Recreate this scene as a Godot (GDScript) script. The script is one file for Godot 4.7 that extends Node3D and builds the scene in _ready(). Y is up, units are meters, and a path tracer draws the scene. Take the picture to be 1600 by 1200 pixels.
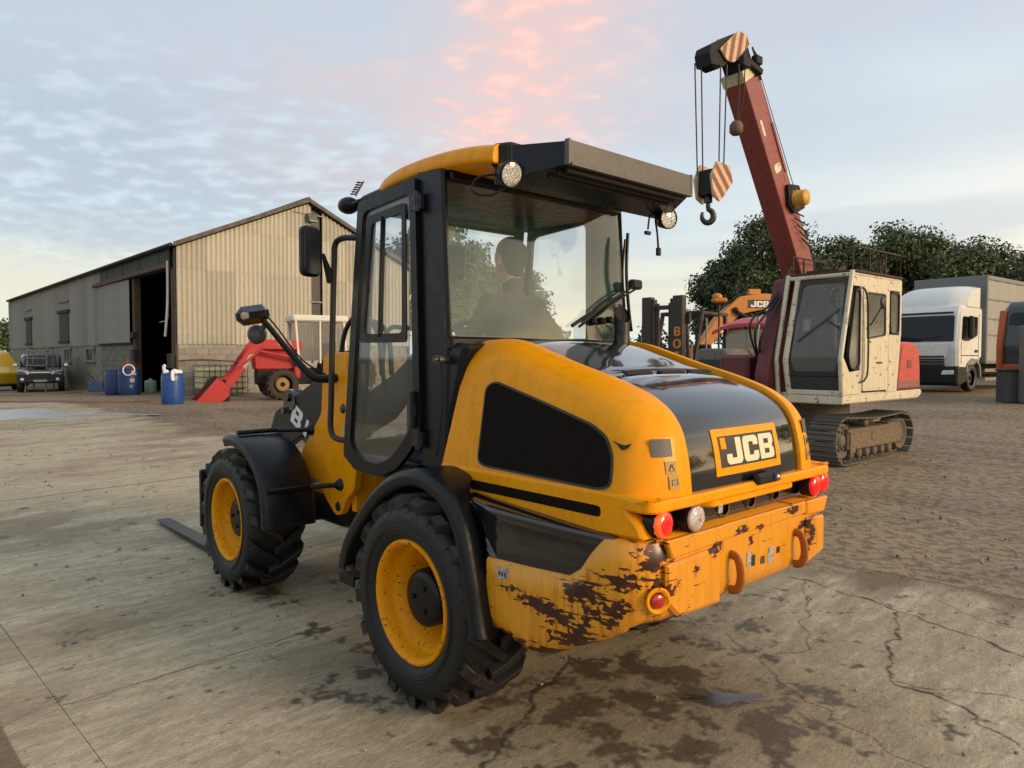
extends Node3D
# A tractor yard at dusk: a yellow wheel loader seen from behind, with a barn, a crawler crane and parked machines.
# Vehicles use local coordinates (u forward, w to their left, y up); P() turns them into a Vector3.
var M := {}
var T := {}
var used := {}
var cells := {}
const FLAT := -1

func P(u, w, y) -> Vector3:
	return Vector3(-w, y, -u)

func sst(a: float, b: float, x: float) -> float:
	var t := clampf((x - a) / (b - a), 0.0, 1.0)
	return t * t * (3.0 - 2.0 * t)

func lift(x: float, z: float) -> float:      # the yard rises a little towards the barn and the lorry
	var d := -z
	return 0.30 * sst(6, 20, d) - 0.025 * clampf(-x - 14.0, 0.0, 40.0) + 0.22 * sst(10, 28, d) * sst(5, 18, x)

# ---------- nodes
func numbered(called: String, parent: Node) -> String:
	var k := "%d/%s" % [parent.get_instance_id(), called]
	var n: int = used.get(k, 0)
	used[k] = n + 1
	return called if n == 0 else "%s_%03d" % [called, n]

func thing(called: String, label: String, category: String, at := Vector3.ZERO, turn := 0.0, group := "") -> Node3D:
	var o := Node3D.new()
	o.name = numbered(called, self)
	add_child(o)
	o.position = at
	o.rotation.y = deg_to_rad(turn)
	tag(o, label, category, group)
	return o

func tag(o: Node, label: String, category: String, group := "", kind := "") -> Node:
	if label: o.set_meta("label", label)
	if category: o.set_meta("category", category)
	if group: o.set_meta("group", group)
	if kind: o.set_meta("kind", kind)
	return o

func put(called: String, mesh: Mesh, m: Material, parent: Node, xf := Transform3D.IDENTITY) -> MeshInstance3D:
	var o := MeshInstance3D.new()
	o.name = numbered(called, parent)
	o.mesh = mesh
	o.material_override = m
	o.transform = xf
	parent.add_child(o)
	return o

func obj(called: String, s: SurfaceTool, m: Material, parent: Node = self, xf := Transform3D.IDENTITY) -> MeshInstance3D:
	return put(called, fin(s), m, parent, xf)

func fin(s: SurfaceTool) -> ArrayMesh:
	s.generate_normals()
	return s.commit()

func dup(o: Node3D, at: Vector3, turn: float, label: String, group := "") -> Node3D:
	var c: Node3D = o.duplicate()
	c.name = numbered(String(o.name).rstrip("_0123456789"), self)
	add_child(c)
	c.position = at
	c.rotation.y = deg_to_rad(turn)
	tag(c, label, "", group)
	return c

func text(called: String, words: String, h: float, m: Material, parent: Node, xf: Transform3D, stretch := 1.0, depth := 0.004) -> MeshInstance3D:
	var t := TextMesh.new()
	var f := SystemFont.new()
	f.font_names = PackedStringArray(["Droid Sans"])
	f.font_weight = 700
	t.font = f
	t.text = words
	t.font_size = 64
	t.pixel_size = h / 46.0
	t.depth = depth
	return put(called, t, m, parent, xf * Transform3D(Basis.from_scale(Vector3(stretch, 1, 1)), Vector3.ZERO))

# ---------- shapes
func S() -> SurfaceTool:
	var s := SurfaceTool.new()
	s.begin(Mesh.PRIMITIVE_TRIANGLES)
	s.set_smooth_group(FLAT)
	return s

func quad(s: SurfaceTool, a: Vector3, b: Vector3, c: Vector3, d: Vector3) -> void:
	s.add_vertex(a); s.add_vertex(b); s.add_vertex(c)
	s.add_vertex(a); s.add_vertex(c); s.add_vertex(d)

func grid(s: SurfaceTool, rows: Array, smooth := 0, wrap := false, uvs: Array = []) -> void:
	s.set_smooth_group(smooth)
	for i in rows.size() - 1:
		var n: int = rows[i].size()
		for j in (n if wrap else n - 1):
			var k := (j + 1) % n
			for ij in [[i, j], [i + 1, j], [i + 1, k], [i, j], [i + 1, k], [i, k]]:
				if uvs: s.set_uv(uvs[ij[0]][ij[1]])
				s.add_vertex(rows[ij[0]][ij[1]])
	s.set_smooth_group(FLAT)

func sheet(s: SurfaceTool, rows: Array, off: Vector3, smooth := 0) -> void:   # a bent sheet with thickness
	var back := []
	for r in rows:
		var b := []
		for p in r: b.append(p + off)
		b.reverse()
		back.append(b)
	grid(s, rows, smooth)
	grid(s, back, smooth)
	var rim := []
	var m: int = rows.size()
	var n: int = rows[0].size()
	for j in n: rim.append(rows[0][j])
	for i in range(1, m): rim.append(rows[i][n - 1])
	for j in range(n - 2, -1, -1): rim.append(rows[m - 1][j])
	for i in range(m - 2, 0, -1): rim.append(rows[i][0])
	for i in rim.size():
		var a: Vector3 = rim[i]
		var b2: Vector3 = rim[(i + 1) % rim.size()]
		quad(s, a, b2, b2 + off, a + off)

func box(s: SurfaceTool, c: Vector3, size: Vector3, b := 0.0, basis := Basis.IDENTITY) -> void:
	var h := size / 2.0
	b = minf(b, minf(h.x, minf(h.y, h.z)) * 0.9)
	var f := func(ax: int, sx: int, sy: int, sz: int) -> Vector3:   # the corner point that lies on the face across ax
		var v := Vector3(sx * (h.x - b), sy * (h.y - b), sz * (h.z - b))
		v[ax] = signf(v[ax]) * h[ax]
		return c + basis * v
	for ax in 3:
		var i := (ax + 1) % 3
		var j := (ax + 2) % 3
		for sg in [-1, 1]:
			var q := []
			for st in [[-1, -1], [1, -1], [1, 1], [-1, 1]]:
				var k := [0, 0, 0]
				k[ax] = sg
				k[i] = st[0] * sg
				k[j] = st[1]
				q.append(f.call(ax, k[0], k[1], k[2]))
			quad(s, q[3], q[2], q[1], q[0])
	if b <= 0.0: return
	for ax in 3:
		var i := (ax + 1) % 3
		var j := (ax + 2) % 3
		for si in [-1, 1]:
			for sj in [-1, 1]:
				var q := []
				for e in [[-1, i], [1, i], [1, j], [-1, j]]:
					var k := [0, 0, 0]
					k[ax] = e[0]; k[i] = si; k[j] = sj
					q.append(f.call(e[1], k[0], k[1], k[2]))
				if si * sj < 0: q.reverse()
				quad(s, q[3], q[2], q[1], q[0])
	for sx in [-1, 1]:
		for sy in [-1, 1]:
			for sz in [-1, 1]:
				var q := [f.call(0, sx, sy, sz), f.call(1, sx, sy, sz), f.call(2, sx, sy, sz)]
				if sx * sy * sz > 0: q.reverse()
				for p in q: s.add_vertex(p)

func bx(s: SurfaceTool, u0, u1, w0, w1, y0, y1, b := 0.008) -> void:
	box(s, P((u0 + u1) / 2.0, (w0 + w1) / 2.0, (y0 + y1) / 2.0), Vector3(absf(w1 - w0), absf(y1 - y0), absf(u1 - u0)), b)

func rnd(pts: Array, r: float, n := 4) -> PackedVector2Array:    # a polygon with rounded corners
	var out := PackedVector2Array()
	var m := pts.size()
	for i in m:
		var p: Vector2 = pts[i]
		var a: Vector2 = pts[(i + m - 1) % m]
		var b: Vector2 = pts[(i + 1) % m]
		var ra := minf(r, (a - p).length() * 0.45)
		var rb := minf(r, (b - p).length() * 0.45)
		var pa := p + (a - p).normalized() * ra
		var pb := p + (b - p).normalized() * rb
		for k in n + 1:
			var t := float(k) / n
			out.append(pa.lerp(p, t).lerp(p.lerp(pb, t), t))
	return out

func inset(pts: PackedVector2Array, b: float) -> PackedVector2Array:
	var out := PackedVector2Array()
	var m := pts.size()
	var turn := -1.0 if Geometry2D.is_polygon_clockwise(pts) else 1.0
	for i in m:
		var d0 := (pts[i] - pts[(i + m - 1) % m]).normalized()
		var d1 := (pts[(i + 1) % m] - pts[i]).normalized()
		var n0 := Vector2(-d0.y, d0.x) * turn
		var n1 := Vector2(-d1.y, d1.x) * turn
		var nn := (n0 + n1)
		nn = n1 if nn.length() < 0.1 else nn / maxf(nn.length_squared() / 2.0, 0.35)
		out.append(pts[i] + nn * b)
	return out

func plane_map(axis: String) -> Callable:
	if axis == "w": return func(p: Vector2, d: float) -> Vector3: return Vector3(-d, p.y, -p.x)      # (u, y) spread along w
	if axis == "u": return func(p: Vector2, d: float) -> Vector3: return Vector3(-p.x, p.y, -d)      # (w, y) along u
	return func(p: Vector2, d: float) -> Vector3: return Vector3(-p.y, d, -p.x)                       # (u, w) along y

func prism(s: SurfaceTool, pts: PackedVector2Array, d0: float, d1: float, f: Callable, b := 0.0) -> void:
	var m := pts.size()
	var sg := signf(d1 - d0)
	var ins := inset(pts, b) if b > 0.0 else pts
	var rings := [[ins, d0], [pts, d0 + b * sg], [pts, d1 - b * sg], [ins, d1]] if b > 0.0 else [[pts, d0], [pts, d1]]
	for k in rings.size() - 1:
		for i in m:
			var j := (i + 1) % m
			quad(s, f.call(rings[k][0][i], rings[k][1]), f.call(rings[k][0][j], rings[k][1]), f.call(rings[k + 1][0][j], rings[k + 1][1]), f.call(rings[k + 1][0][i], rings[k + 1][1]))
	var t := Geometry2D.triangulate_polygon(ins)
	if t.is_empty(): t = Geometry2D.triangulate_polygon(pts)
	for i in t: s.add_vertex(f.call(ins[i], d0))
	t.reverse()
	for i in t: s.add_vertex(f.call(ins[i], d1))

func pw(s, pts, w0, w1, b := 0.0) -> void: prism(s, PackedVector2Array(pts), w0, w1, plane_map("w"), b)
func pu(s, pts, u0, u1, b := 0.0) -> void: prism(s, PackedVector2Array(pts), u0, u1, plane_map("u"), b)
func py(s, pts, y0, y1, b := 0.0) -> void: prism(s, PackedVector2Array(pts), y0, y1, plane_map("y"), b)

func ring(s: SurfaceTool, outer: PackedVector2Array, inner: PackedVector2Array, d0: float, d1: float, f: Callable) -> void:
	var m := outer.size()
	for i in m:
		var j := (i + 1) % m
		quad(s, f.call(outer[i], d0), f.call(outer[j], d0), f.call(inner[j], d0), f.call(inner[i], d0))
		quad(s, f.call(inner[i], d1), f.call(inner[j], d1), f.call(outer[j], d1), f.call(outer[i], d1))
		quad(s, f.call(outer[i], d1), f.call(outer[j], d1), f.call(outer[j], d0), f.call(outer[i], d0))
		quad(s, f.call(inner[i], d0), f.call(inner[j], d0), f.call(inner[j], d1), f.call(inner[i], d1))

func flat_poly(s: SurfaceTool, pts: PackedVector2Array, d: float, f: Callable) -> void:
	for i in Geometry2D.triangulate_polygon(pts): s.add_vertex(f.call(pts[i], d))

func curve(pts: Array, sub := 5) -> Array:      # a Catmull-Rom path through the points
	var out := []
	for i in pts.size() - 1:
		var a = pts[maxi(i - 1, 0)]
		var b = pts[i]
		var c = pts[i + 1]
		var d = pts[mini(i + 2, pts.size() - 1)]
		for k in sub:
			out.append(b.cubic_interpolate(c, a, d, float(k) / sub))
	out.append(pts[-1])
	return out

func tube(s: SurfaceTool, pts: Array, r, n := 8, caps := true, flatness := 1.0) -> void:
	var rows := []
	var t0: Vector3 = (pts[1] - pts[0]).normalized()
	var side := t0.cross(Vector3.UP if absf(t0.y) < 0.9 else Vector3.RIGHT).normalized()
	for i in pts.size():
		var t: Vector3 = (pts[mini(i + 1, pts.size() - 1)] - pts[maxi(i - 1, 0)]).normalized()
		side = (side - t * side.dot(t)).normalized()
		var up := side.cross(t)
		var rr: float = r[i] if r is Array else r
		var row := []
		for j in n:
			var a := TAU * j / n
			row.append(pts[i] + (side * cos(a) + up * sin(a) * flatness) * rr)
		rows.append(row)
	grid(s, rows, 1, true)
	if caps:
		for e in [0, rows.size() - 1]:
			for j in n:
				s.add_vertex(pts[e])
				s.add_vertex(rows[e][(j + (0 if e else 1)) % n])
				s.add_vertex(rows[e][(j + (1 if e else 0)) % n])

func rod(s: SurfaceTool, a: Vector3, b: Vector3, r := 0.02, n := 10) -> void: tube(s, [a, b], r, n)

func bar(s: SurfaceTool, a: Vector3, b: Vector3, wide: float, deep: float, bev := 0.004, up := Vector3.UP) -> void:
	var z := (b - a).normalized()
	var x := z.cross(up if absf(z.dot(up)) < 0.95 else Vector3.RIGHT).normalized()
	box(s, (a + b) / 2.0, Vector3(wide, deep, (b - a).length()), bev, Basis(x, z.cross(x), z))

func lathe(s: SurfaceTool, prof: Array, at: Vector3, axis: Vector3, n := 28, smooth := 2) -> void:   # prof: Vector2(radius, height along axis)
	var x := axis.cross(Vector3.UP if absf(axis.y) < 0.9 else Vector3.RIGHT).normalized()
	var z := axis.cross(x).normalized()
	var rows := []
	for p in prof:
		var row := []
		for j in n:
			var a := TAU * j / n
			row.append(at + axis * p.y + (x * cos(a) + z * sin(a)) * p.x)
		rows.append(row)
	if smooth >= 0: grid(s, rows, smooth, true)
	else:
		for i in rows.size() - 1: grid(s, [rows[i], rows[i + 1]], i + 3, true)

func ball(s: SurfaceTool, c: Vector3, r: Vector3, n := 12) -> void:
	var rows := []
	for i in n / 2 + 1:
		var a := PI * i / (n / 2)
		var row := []
		for j in n: row.append(c + Vector3(cos(TAU * j / n) * sin(a) * r.x, cos(a) * r.y, sin(TAU * j / n) * sin(a) * r.z))
		rows.append(row)
	grid(s, rows, 1, true)

# A continuous body: smooth union of tapered capsules, meshed by surface nets.
func flesh(s: SurfaceTool, bones: Array, cell: float, k := 0.05) -> void:   # a bone: [a, b, ra, rb]
	var lo := Vector3.INF
	var hi := -Vector3.INF
	for b in bones:
		for e in 2:
			lo = lo.min(b[e] - Vector3.ONE * (b[2 + e] + cell * 2)); hi = hi.max(b[e] + Vector3.ONE * (b[2 + e] + cell * 2))
	var n := Vector3i(((hi - lo) / cell).ceil()) + Vector3i.ONE
	var F := PackedFloat32Array()
	F.resize(n.x * n.y * n.z)
	F.fill(1.0)
	for b in bones:
		var a: Vector3 = b[0]
		var ab: Vector3 = b[1] - a
		var l2 := maxf(ab.length_squared(), 1e-6)
		var pad: Vector3 = Vector3.ONE * (maxf(b[2], b[3]) + k + cell)
		var i0 := Vector3i(((a.min(b[1]) - pad - lo) / cell).floor()).clamp(Vector3i.ZERO, n - Vector3i.ONE)
		var i1 := Vector3i(((a.max(b[1]) + pad - lo) / cell).ceil()).clamp(Vector3i.ZERO, n - Vector3i.ONE)
		for z in range(i0.z, i1.z + 1):
			for y in range(i0.y, i1.y + 1):
				for x in range(i0.x, i1.x + 1):
					var p := lo + Vector3(x, y, z) * cell
					var t := clampf((p - a).dot(ab) / l2, 0.0, 1.0)
					var d: float = (p - a - ab * t).length() - lerpf(b[2], b[3], t)
					var q := (z * n.y + y) * n.x + x
					var h := clampf(0.5 + 0.5 * (F[q] - d) / k, 0.0, 1.0)
					F[q] = lerpf(F[q], d, h) - k * h * (1.0 - h)
	var V := {}
	var step := [1, n.x, n.x * n.y]
	for z in n.z - 1:
		for y in n.y - 1:
			for x in n.x - 1:
				var q := (z * n.y + y) * n.x + x
				var sum := Vector3.ZERO
				var cnt := 0
				for e in 12:
					var ax := e / 4
					var c0 := q
					var o := Vector3(x, y, z)
					if e & 1: c0 += step[(ax + 1) % 3]; o[(ax + 1) % 3] += 1
					if e & 2: c0 += step[(ax + 2) % 3]; o[(ax + 2) % 3] += 1
					var f0 := F[c0]
					var f1 := F[c0 + step[ax]]
					if (f0 < 0) != (f1 < 0):
						o[ax] += f0 / (f0 - f1)
						sum += o
						cnt += 1
				if cnt: V[q] = lo + sum / cnt * cell
	s.set_smooth_group(1)
	for z in range(1, n.z - 1):
		for y in range(1, n.y - 1):
			for x in range(1, n.x - 1):
				var q := (z * n.y + y) * n.x + x
				for ax in 3:
					var f0 := F[q]
					var f1 := F[q + step[ax]]
					if (f0 < 0) == (f1 < 0): continue
					var i: int = step[(ax + 1) % 3]
					var j: int = step[(ax + 2) % 3]
					var c := [V[q], V[q - i], V[q - i - j], V[q - j]]
					if f0 < 0: c.reverse()
					quad(s, c[0], c[1], c[2], c[3])
	s.set_smooth_group(FLAT)

# ---------- textures and materials
func noise(sd: int, freq: float, oct := 4, kind := FastNoiseLite.TYPE_SIMPLEX_SMOOTH) -> FastNoiseLite:
	var f := FastNoiseLite.new()
	f.seed = sd
	f.frequency = freq
	f.noise_type = kind
	f.fractal_octaves = oct
	return f

func tex_of(w: int, h: int, px: Callable, mips := false) -> ImageTexture:   # px(x, y) -> Color, rows shared out among threads
	var rows := []
	rows.resize(h)
	var job := func(y: int) -> void:
		var b := PackedByteArray()
		b.resize(w * 3)
		for x in w:
			var c: Color = px.call(x, y)
			b[x * 3] = clampi(int(c.r * 255.0 + 0.5), 0, 255)
			b[x * 3 + 1] = clampi(int(c.g * 255.0 + 0.5), 0, 255)
			b[x * 3 + 2] = clampi(int(c.b * 255.0 + 0.5), 0, 255)
		rows[y] = b
	WorkerThreadPool.wait_for_group_task_completion(WorkerThreadPool.add_group_task(job, h))
	var all := PackedByteArray()
	for r in rows: all.append_array(r)
	return ImageTexture.create_from_image(Image.create_from_data(w, h, false, Image.FORMAT_RGB8, all))

func soft_tex(sd: int, freq: float, lo: float, hi: float, oct := 4, size := 512, kind := FastNoiseLite.TYPE_SIMPLEX_SMOOTH, gain := 1.0) -> ImageTexture:
	var im := noise(sd, freq, oct, kind).get_seamless_image(size, size)
	im.convert(Image.FORMAT_L8)
	var d := im.get_data()
	for i in d.size():
		var v := clampf((d[i] / 255.0 - 0.5) * gain + 0.5, 0.0, 1.0)
		d[i] = int(lerpf(lo, hi, v) * 255.0)
	return ImageTexture.create_from_image(Image.create_from_data(size, size, false, Image.FORMAT_L8, d))

func worn_tex(sd: int, share: float, rust: Color, streak: float) -> ImageTexture:    # near-white with patches where the paint has gone; multiplies a paint colour
	var a := noise(sd, 0.012, 5).get_seamless_image(512, 512)
	var b := noise(sd + 7, 0.05, 3).get_seamless_image(512, 512)
	var st := noise(sd + 3, 0.03, 3)
	return tex_of(512, 512, func(x: int, y: int) -> Color:
		var v := a.get_pixel(x, y).r * sst(0.44, 0.62, b.get_pixel(x, y).r + (a.get_pixel((x * 3) % 512, (y * 3) % 512).r - 0.5) * 0.5)
		var g := 0.88 + 0.12 * b.get_pixel((x * 2) % 512, (y * 2) % 512).r
		g -= streak * maxf(0.0, st.get_noise_2d(minf(x, 512 - x) * 1.5, minf(y, 512 - y) * 0.08))
		var c := Color(g, g * 0.985, g * 0.96)
		return c.lerp(rust, sst(share, share + 0.04, v)))

func mk(key: String, c: Color, rough: float, o := {}) -> StandardMaterial3D:     # c is a linear base colour
	var m := StandardMaterial3D.new()
	m.resource_name = key
	m.albedo_color = Color(c.r, c.g, c.b).linear_to_srgb()
	m.albedo_color.a = c.a
	m.roughness = rough
	m.cull_mode = BaseMaterial3D.CULL_DISABLED
	m.metallic = o.get("metal", 0.0)
	m.metallic_specular = o.get("spec", 0.5)
	if c.a < 1.0: m.transparency = BaseMaterial3D.TRANSPARENCY_ALPHA
	if o.has("tex"): m.albedo_texture = T[o.tex]
	if o.has("rtex"): m.roughness_texture = T[o.rtex]
	if o.has("bump"):
		m.heightmap_enabled = true
		m.heightmap_texture = T[o.bump]
		m.heightmap_scale = o.get("deep", 0.2)
	if o.has("coat"):
		m.clearcoat_enabled = true
		m.clearcoat = o.coat
		m.clearcoat_roughness = o.get("coatr", 0.08)
	if o.has("tex") or o.has("rtex") or o.has("bump"):
		if not o.get("uv", false):
			m.uv1_triplanar = true
			m.uv1_world_triplanar = o.get("world", false)
			m.uv1_triplanar_sharpness = 4.0
			var k: float = o.get("k", 1.0)
			m.uv1_scale = Vector3(k, k * o.get("ky", 1.0), k)
	if o.has("glow"):
		m.emission_enabled = true
		m.emission = Color(o.glow.r, o.glow.g, o.glow.b).linear_to_srgb()
		m.emission_energy_multiplier = o.get("power", 1.0)
	if o.has("back"):
		m.backlight_enabled = true
		m.backlight = o.back
	M[key] = m
	return m

func make_materials() -> void:
	T.grain = soft_tex(11, 0.03, 0.72, 1.0, 5)
	T.fine = soft_tex(12, 0.12, 0.6, 1.0, 3)
	T.rough = soft_tex(13, 0.015, 0.55, 1.0, 5)
	T.speck = soft_tex(14, 0.2, 0.0, 1.0, 2, 256)
	T.worn = worn_tex(21, 0.71, Color(0.40, 0.30, 0.24), 0.14)
	T.scuffed = worn_tex(27, 0.70, Color(0.34, 0.26, 0.30), 0.05)
	T.rusty = worn_tex(33, 0.54, Color(0.36, 0.24, 0.17), 0.30)
	T.drips = tex_of(512, 512, streaks.bind(noise(61, 0.02, 4).get_seamless_image(512, 512), noise(62, 0.05, 3).get_seamless_image(512, 512)))
	mk("yellow", Color(0.92, 0.365, 0.003), 0.5, {"tex": "drips", "k": 0.9, "rtex": "rough", "spec": 0.25, "coat": 0.16, "coatr": 0.10})
	mk("yellow_deep", Color(0.90, 0.36, 0.003), 0.5, {"tex": "scuffed", "k": 2.6, "spec": 0.25, "coat": 0.08, "coatr": 0.25})
	mk("black", Color(0.0065, 0.007, 0.008), 0.45, {"spec": 0.4, "tex": "grain", "rtex": "rough", "k": 1.3})
	mk("black_gloss", Color(0.008, 0.009, 0.011), 0.16, {"coat": 1.0, "coatr": 0.03, "rtex": "rough", "k": 0.8})
	mk("black_plastic", Color(0.010, 0.011, 0.0125), 0.55, {"spec": 0.4, "tex": "grain", "bump": "fine", "deep": 0.02, "k": 3.0})
	mk("fender_plastic", Color(0.0075, 0.009, 0.0105), 0.46, {"spec": 0.42, "tex": "grain", "rtex": "rough", "bump": "fine", "deep": 0.02, "k": 2.2})
	mk("dark", Color(0.012, 0.012, 0.013), 0.8, {"tex": "grain", "k": 2.0})
	mk("rubber", Color(0.016, 0.0155, 0.015), 0.62, {"tex": "grain", "rtex": "rough", "bump": "fine", "deep": 0.08, "k": 2.5})
	mk("tread", Color(1, 1, 1), 0.7, {"tex": "rough", "rtex": "rough", "bump": "fine", "deep": 0.1, "k": 3.0}).vertex_color_use_as_albedo = true
	mk("muddy", Color(0.075, 0.062, 0.046), 0.9, {"tex": "rough", "bump": "fine", "deep": 0.3, "k": 3.0})
	mk("steel", Color(0.20, 0.20, 0.20), 0.45, {"metal": 0.7, "tex": "rough", "k": 2.0})
	mk("bare", Color(0.07, 0.072, 0.078), 0.38, {"metal": 0.6, "tex": "rough", "k": 2.0})
	mk("visor_steel", Color(0.105, 0.10, 0.098), 0.5, {"metal": 0.35, "tex": "drips", "rtex": "rough", "k": 1.6})
	mk("chrome", Color(0.62, 0.62, 0.62), 0.18, {"metal": 1.0})
	mk("glass", Color(0.20, 0.42, 0.35, 0.055), 0.03, {"spec": 0.65})
	mk("door_glass", Color(0.08, 0.15, 0.13, 0.06), 0.04, {"spec": 0.6})
	mk("clear_glass", Color(0.22, 0.42, 0.36, 0.05), 0.05)
	mk("smoked", Color(0.035, 0.045, 0.05, 0.6), 0.05)
	mk("lens", Color(0.70, 0.70, 0.68), 0.22, {"metal": 0.85, "bump": "speck", "deep": 0.25, "k": 9.0, "coat": 1.0, "coatr": 0.03})
	mk("white", Color(0.72, 0.72, 0.70), 0.45, {"tex": "drips", "k": 1.0})
	mk("white_clean", Color(0.80, 0.80, 0.78), 0.5)
	mk("sticker", Color(0.60, 0.60, 0.57), 0.5, {"tex": "rough", "k": 5.0})
	mk("ink", Color(0.02, 0.02, 0.022), 0.5)
	mk("lamp_red", Color(0.42, 0.004, 0.004), 0.18, {"glow": Color(1.0, 0.012, 0.008), "power": 0.32, "coat": 0.6})
	mk("lamp_dull", Color(0.42, 0.012, 0.012), 0.15, {"coat": 1.0})
	mk("amber", Color(0.70, 0.12, 0.015), 0.15, {"glow": Color(1.0, 0.10, 0.01), "power": 0.35, "coat": 1.0})

func streaks(x: int, y: int, a: Image, b: Image) -> Color:     # faint dirt: cloudy film and runs
	var v := a.get_pixel(x, y).r * 0.5 + a.get_pixel((x * 2) % 512, (y / 4) % 512).r * 0.5
	var g := 1.0 - 0.055 * sst(0.4, 0.8, v) - 0.04 * b.get_pixel(x, y).r
	return Color(g, g * 0.985, g * 0.95)

# ---------- the scene
func _ready() -> void:
	var cam := Camera3D.new()
	cam.name = "camera"
	add_child(cam)
	cam.position = Vector3(0, 1.67, 0)
	cam.rotation.x = -atan(40.0 / 1110.0)
	cam.fov = rad_to_deg(2.0 * atan(600.0 / 1110.0))
	cam.near = 0.05
	cam.far = 900.0
	cam.current = true
	var env := Environment.new()
	env.background_mode = Environment.BG_SKY
	env.sky = Sky.new()
	var pano := PanoramaSkyMaterial.new()
	pano.panorama = sky_picture(2560, 1280)
	env.sky.sky_material = pano
	env.background_energy_multiplier = 1.0
	env.tonemap_mode = Environment.TONE_MAPPER_LINEAR
	env.tonemap_exposure = 1.46
	env.sdfgi_enabled = true
	env.ssao_enabled = true
	env.ssil_enabled = true
	var we := WorldEnvironment.new()
	we.name = "world_environment"
	we.environment = env
	add_child(we)
	var sun := DirectionalLight3D.new()      # the glow of a sun that is just under the treetops, off to the right
	sun.name = "low_sun"
	sun.light_color = Color(1.0, 0.86, 0.68)
	sun.light_energy = 0.68
	sun.light_angular_distance = 22.0
	sun.shadow_enabled = true
	add_child(sun)
	sun.look_at_from_position(Vector3(40, 13, 20), Vector3.ZERO)
	make_materials()
	build_ground()
	build_barn()
	build_trees()
	build_loader()
	build_crane()
	build_left_side()
	build_right_side()

func sky_picture(w: int, h: int) -> ImageTexture:
	var n1 := noise(5, 0.55, 5)
	var n2 := noise(8, 1.9, 5)
	var n3 := noise(17, 0.9, 3)
	var rows := []
	rows.resize(h)
	var job := func(y: int) -> void:
		var b := PackedFloat32Array()
		b.resize(w * 3)
		var el := (0.5 - (y + 0.5) / h) * PI
		for x in w:
			var c := Vector3(0.10, 0.09, 0.08)
			if el > -0.03:
				c = sky_color(wrapf((x + 0.5) / w * TAU, -PI, PI), maxf(el, 0.0), n1, n2, n3)
			b[x * 3] = c.x
			b[x * 3 + 1] = c.y
			b[x * 3 + 2] = c.z
		rows[y] = b
	WorkerThreadPool.wait_for_group_task_completion(WorkerThreadPool.add_group_task(job, h))
	var all := PackedFloat32Array()
	for r in rows: all.append_array(r)
	return ImageTexture.create_from_image(Image.create_from_data(w, h, false, Image.FORMAT_RGBF, all.to_byte_array()))

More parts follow.
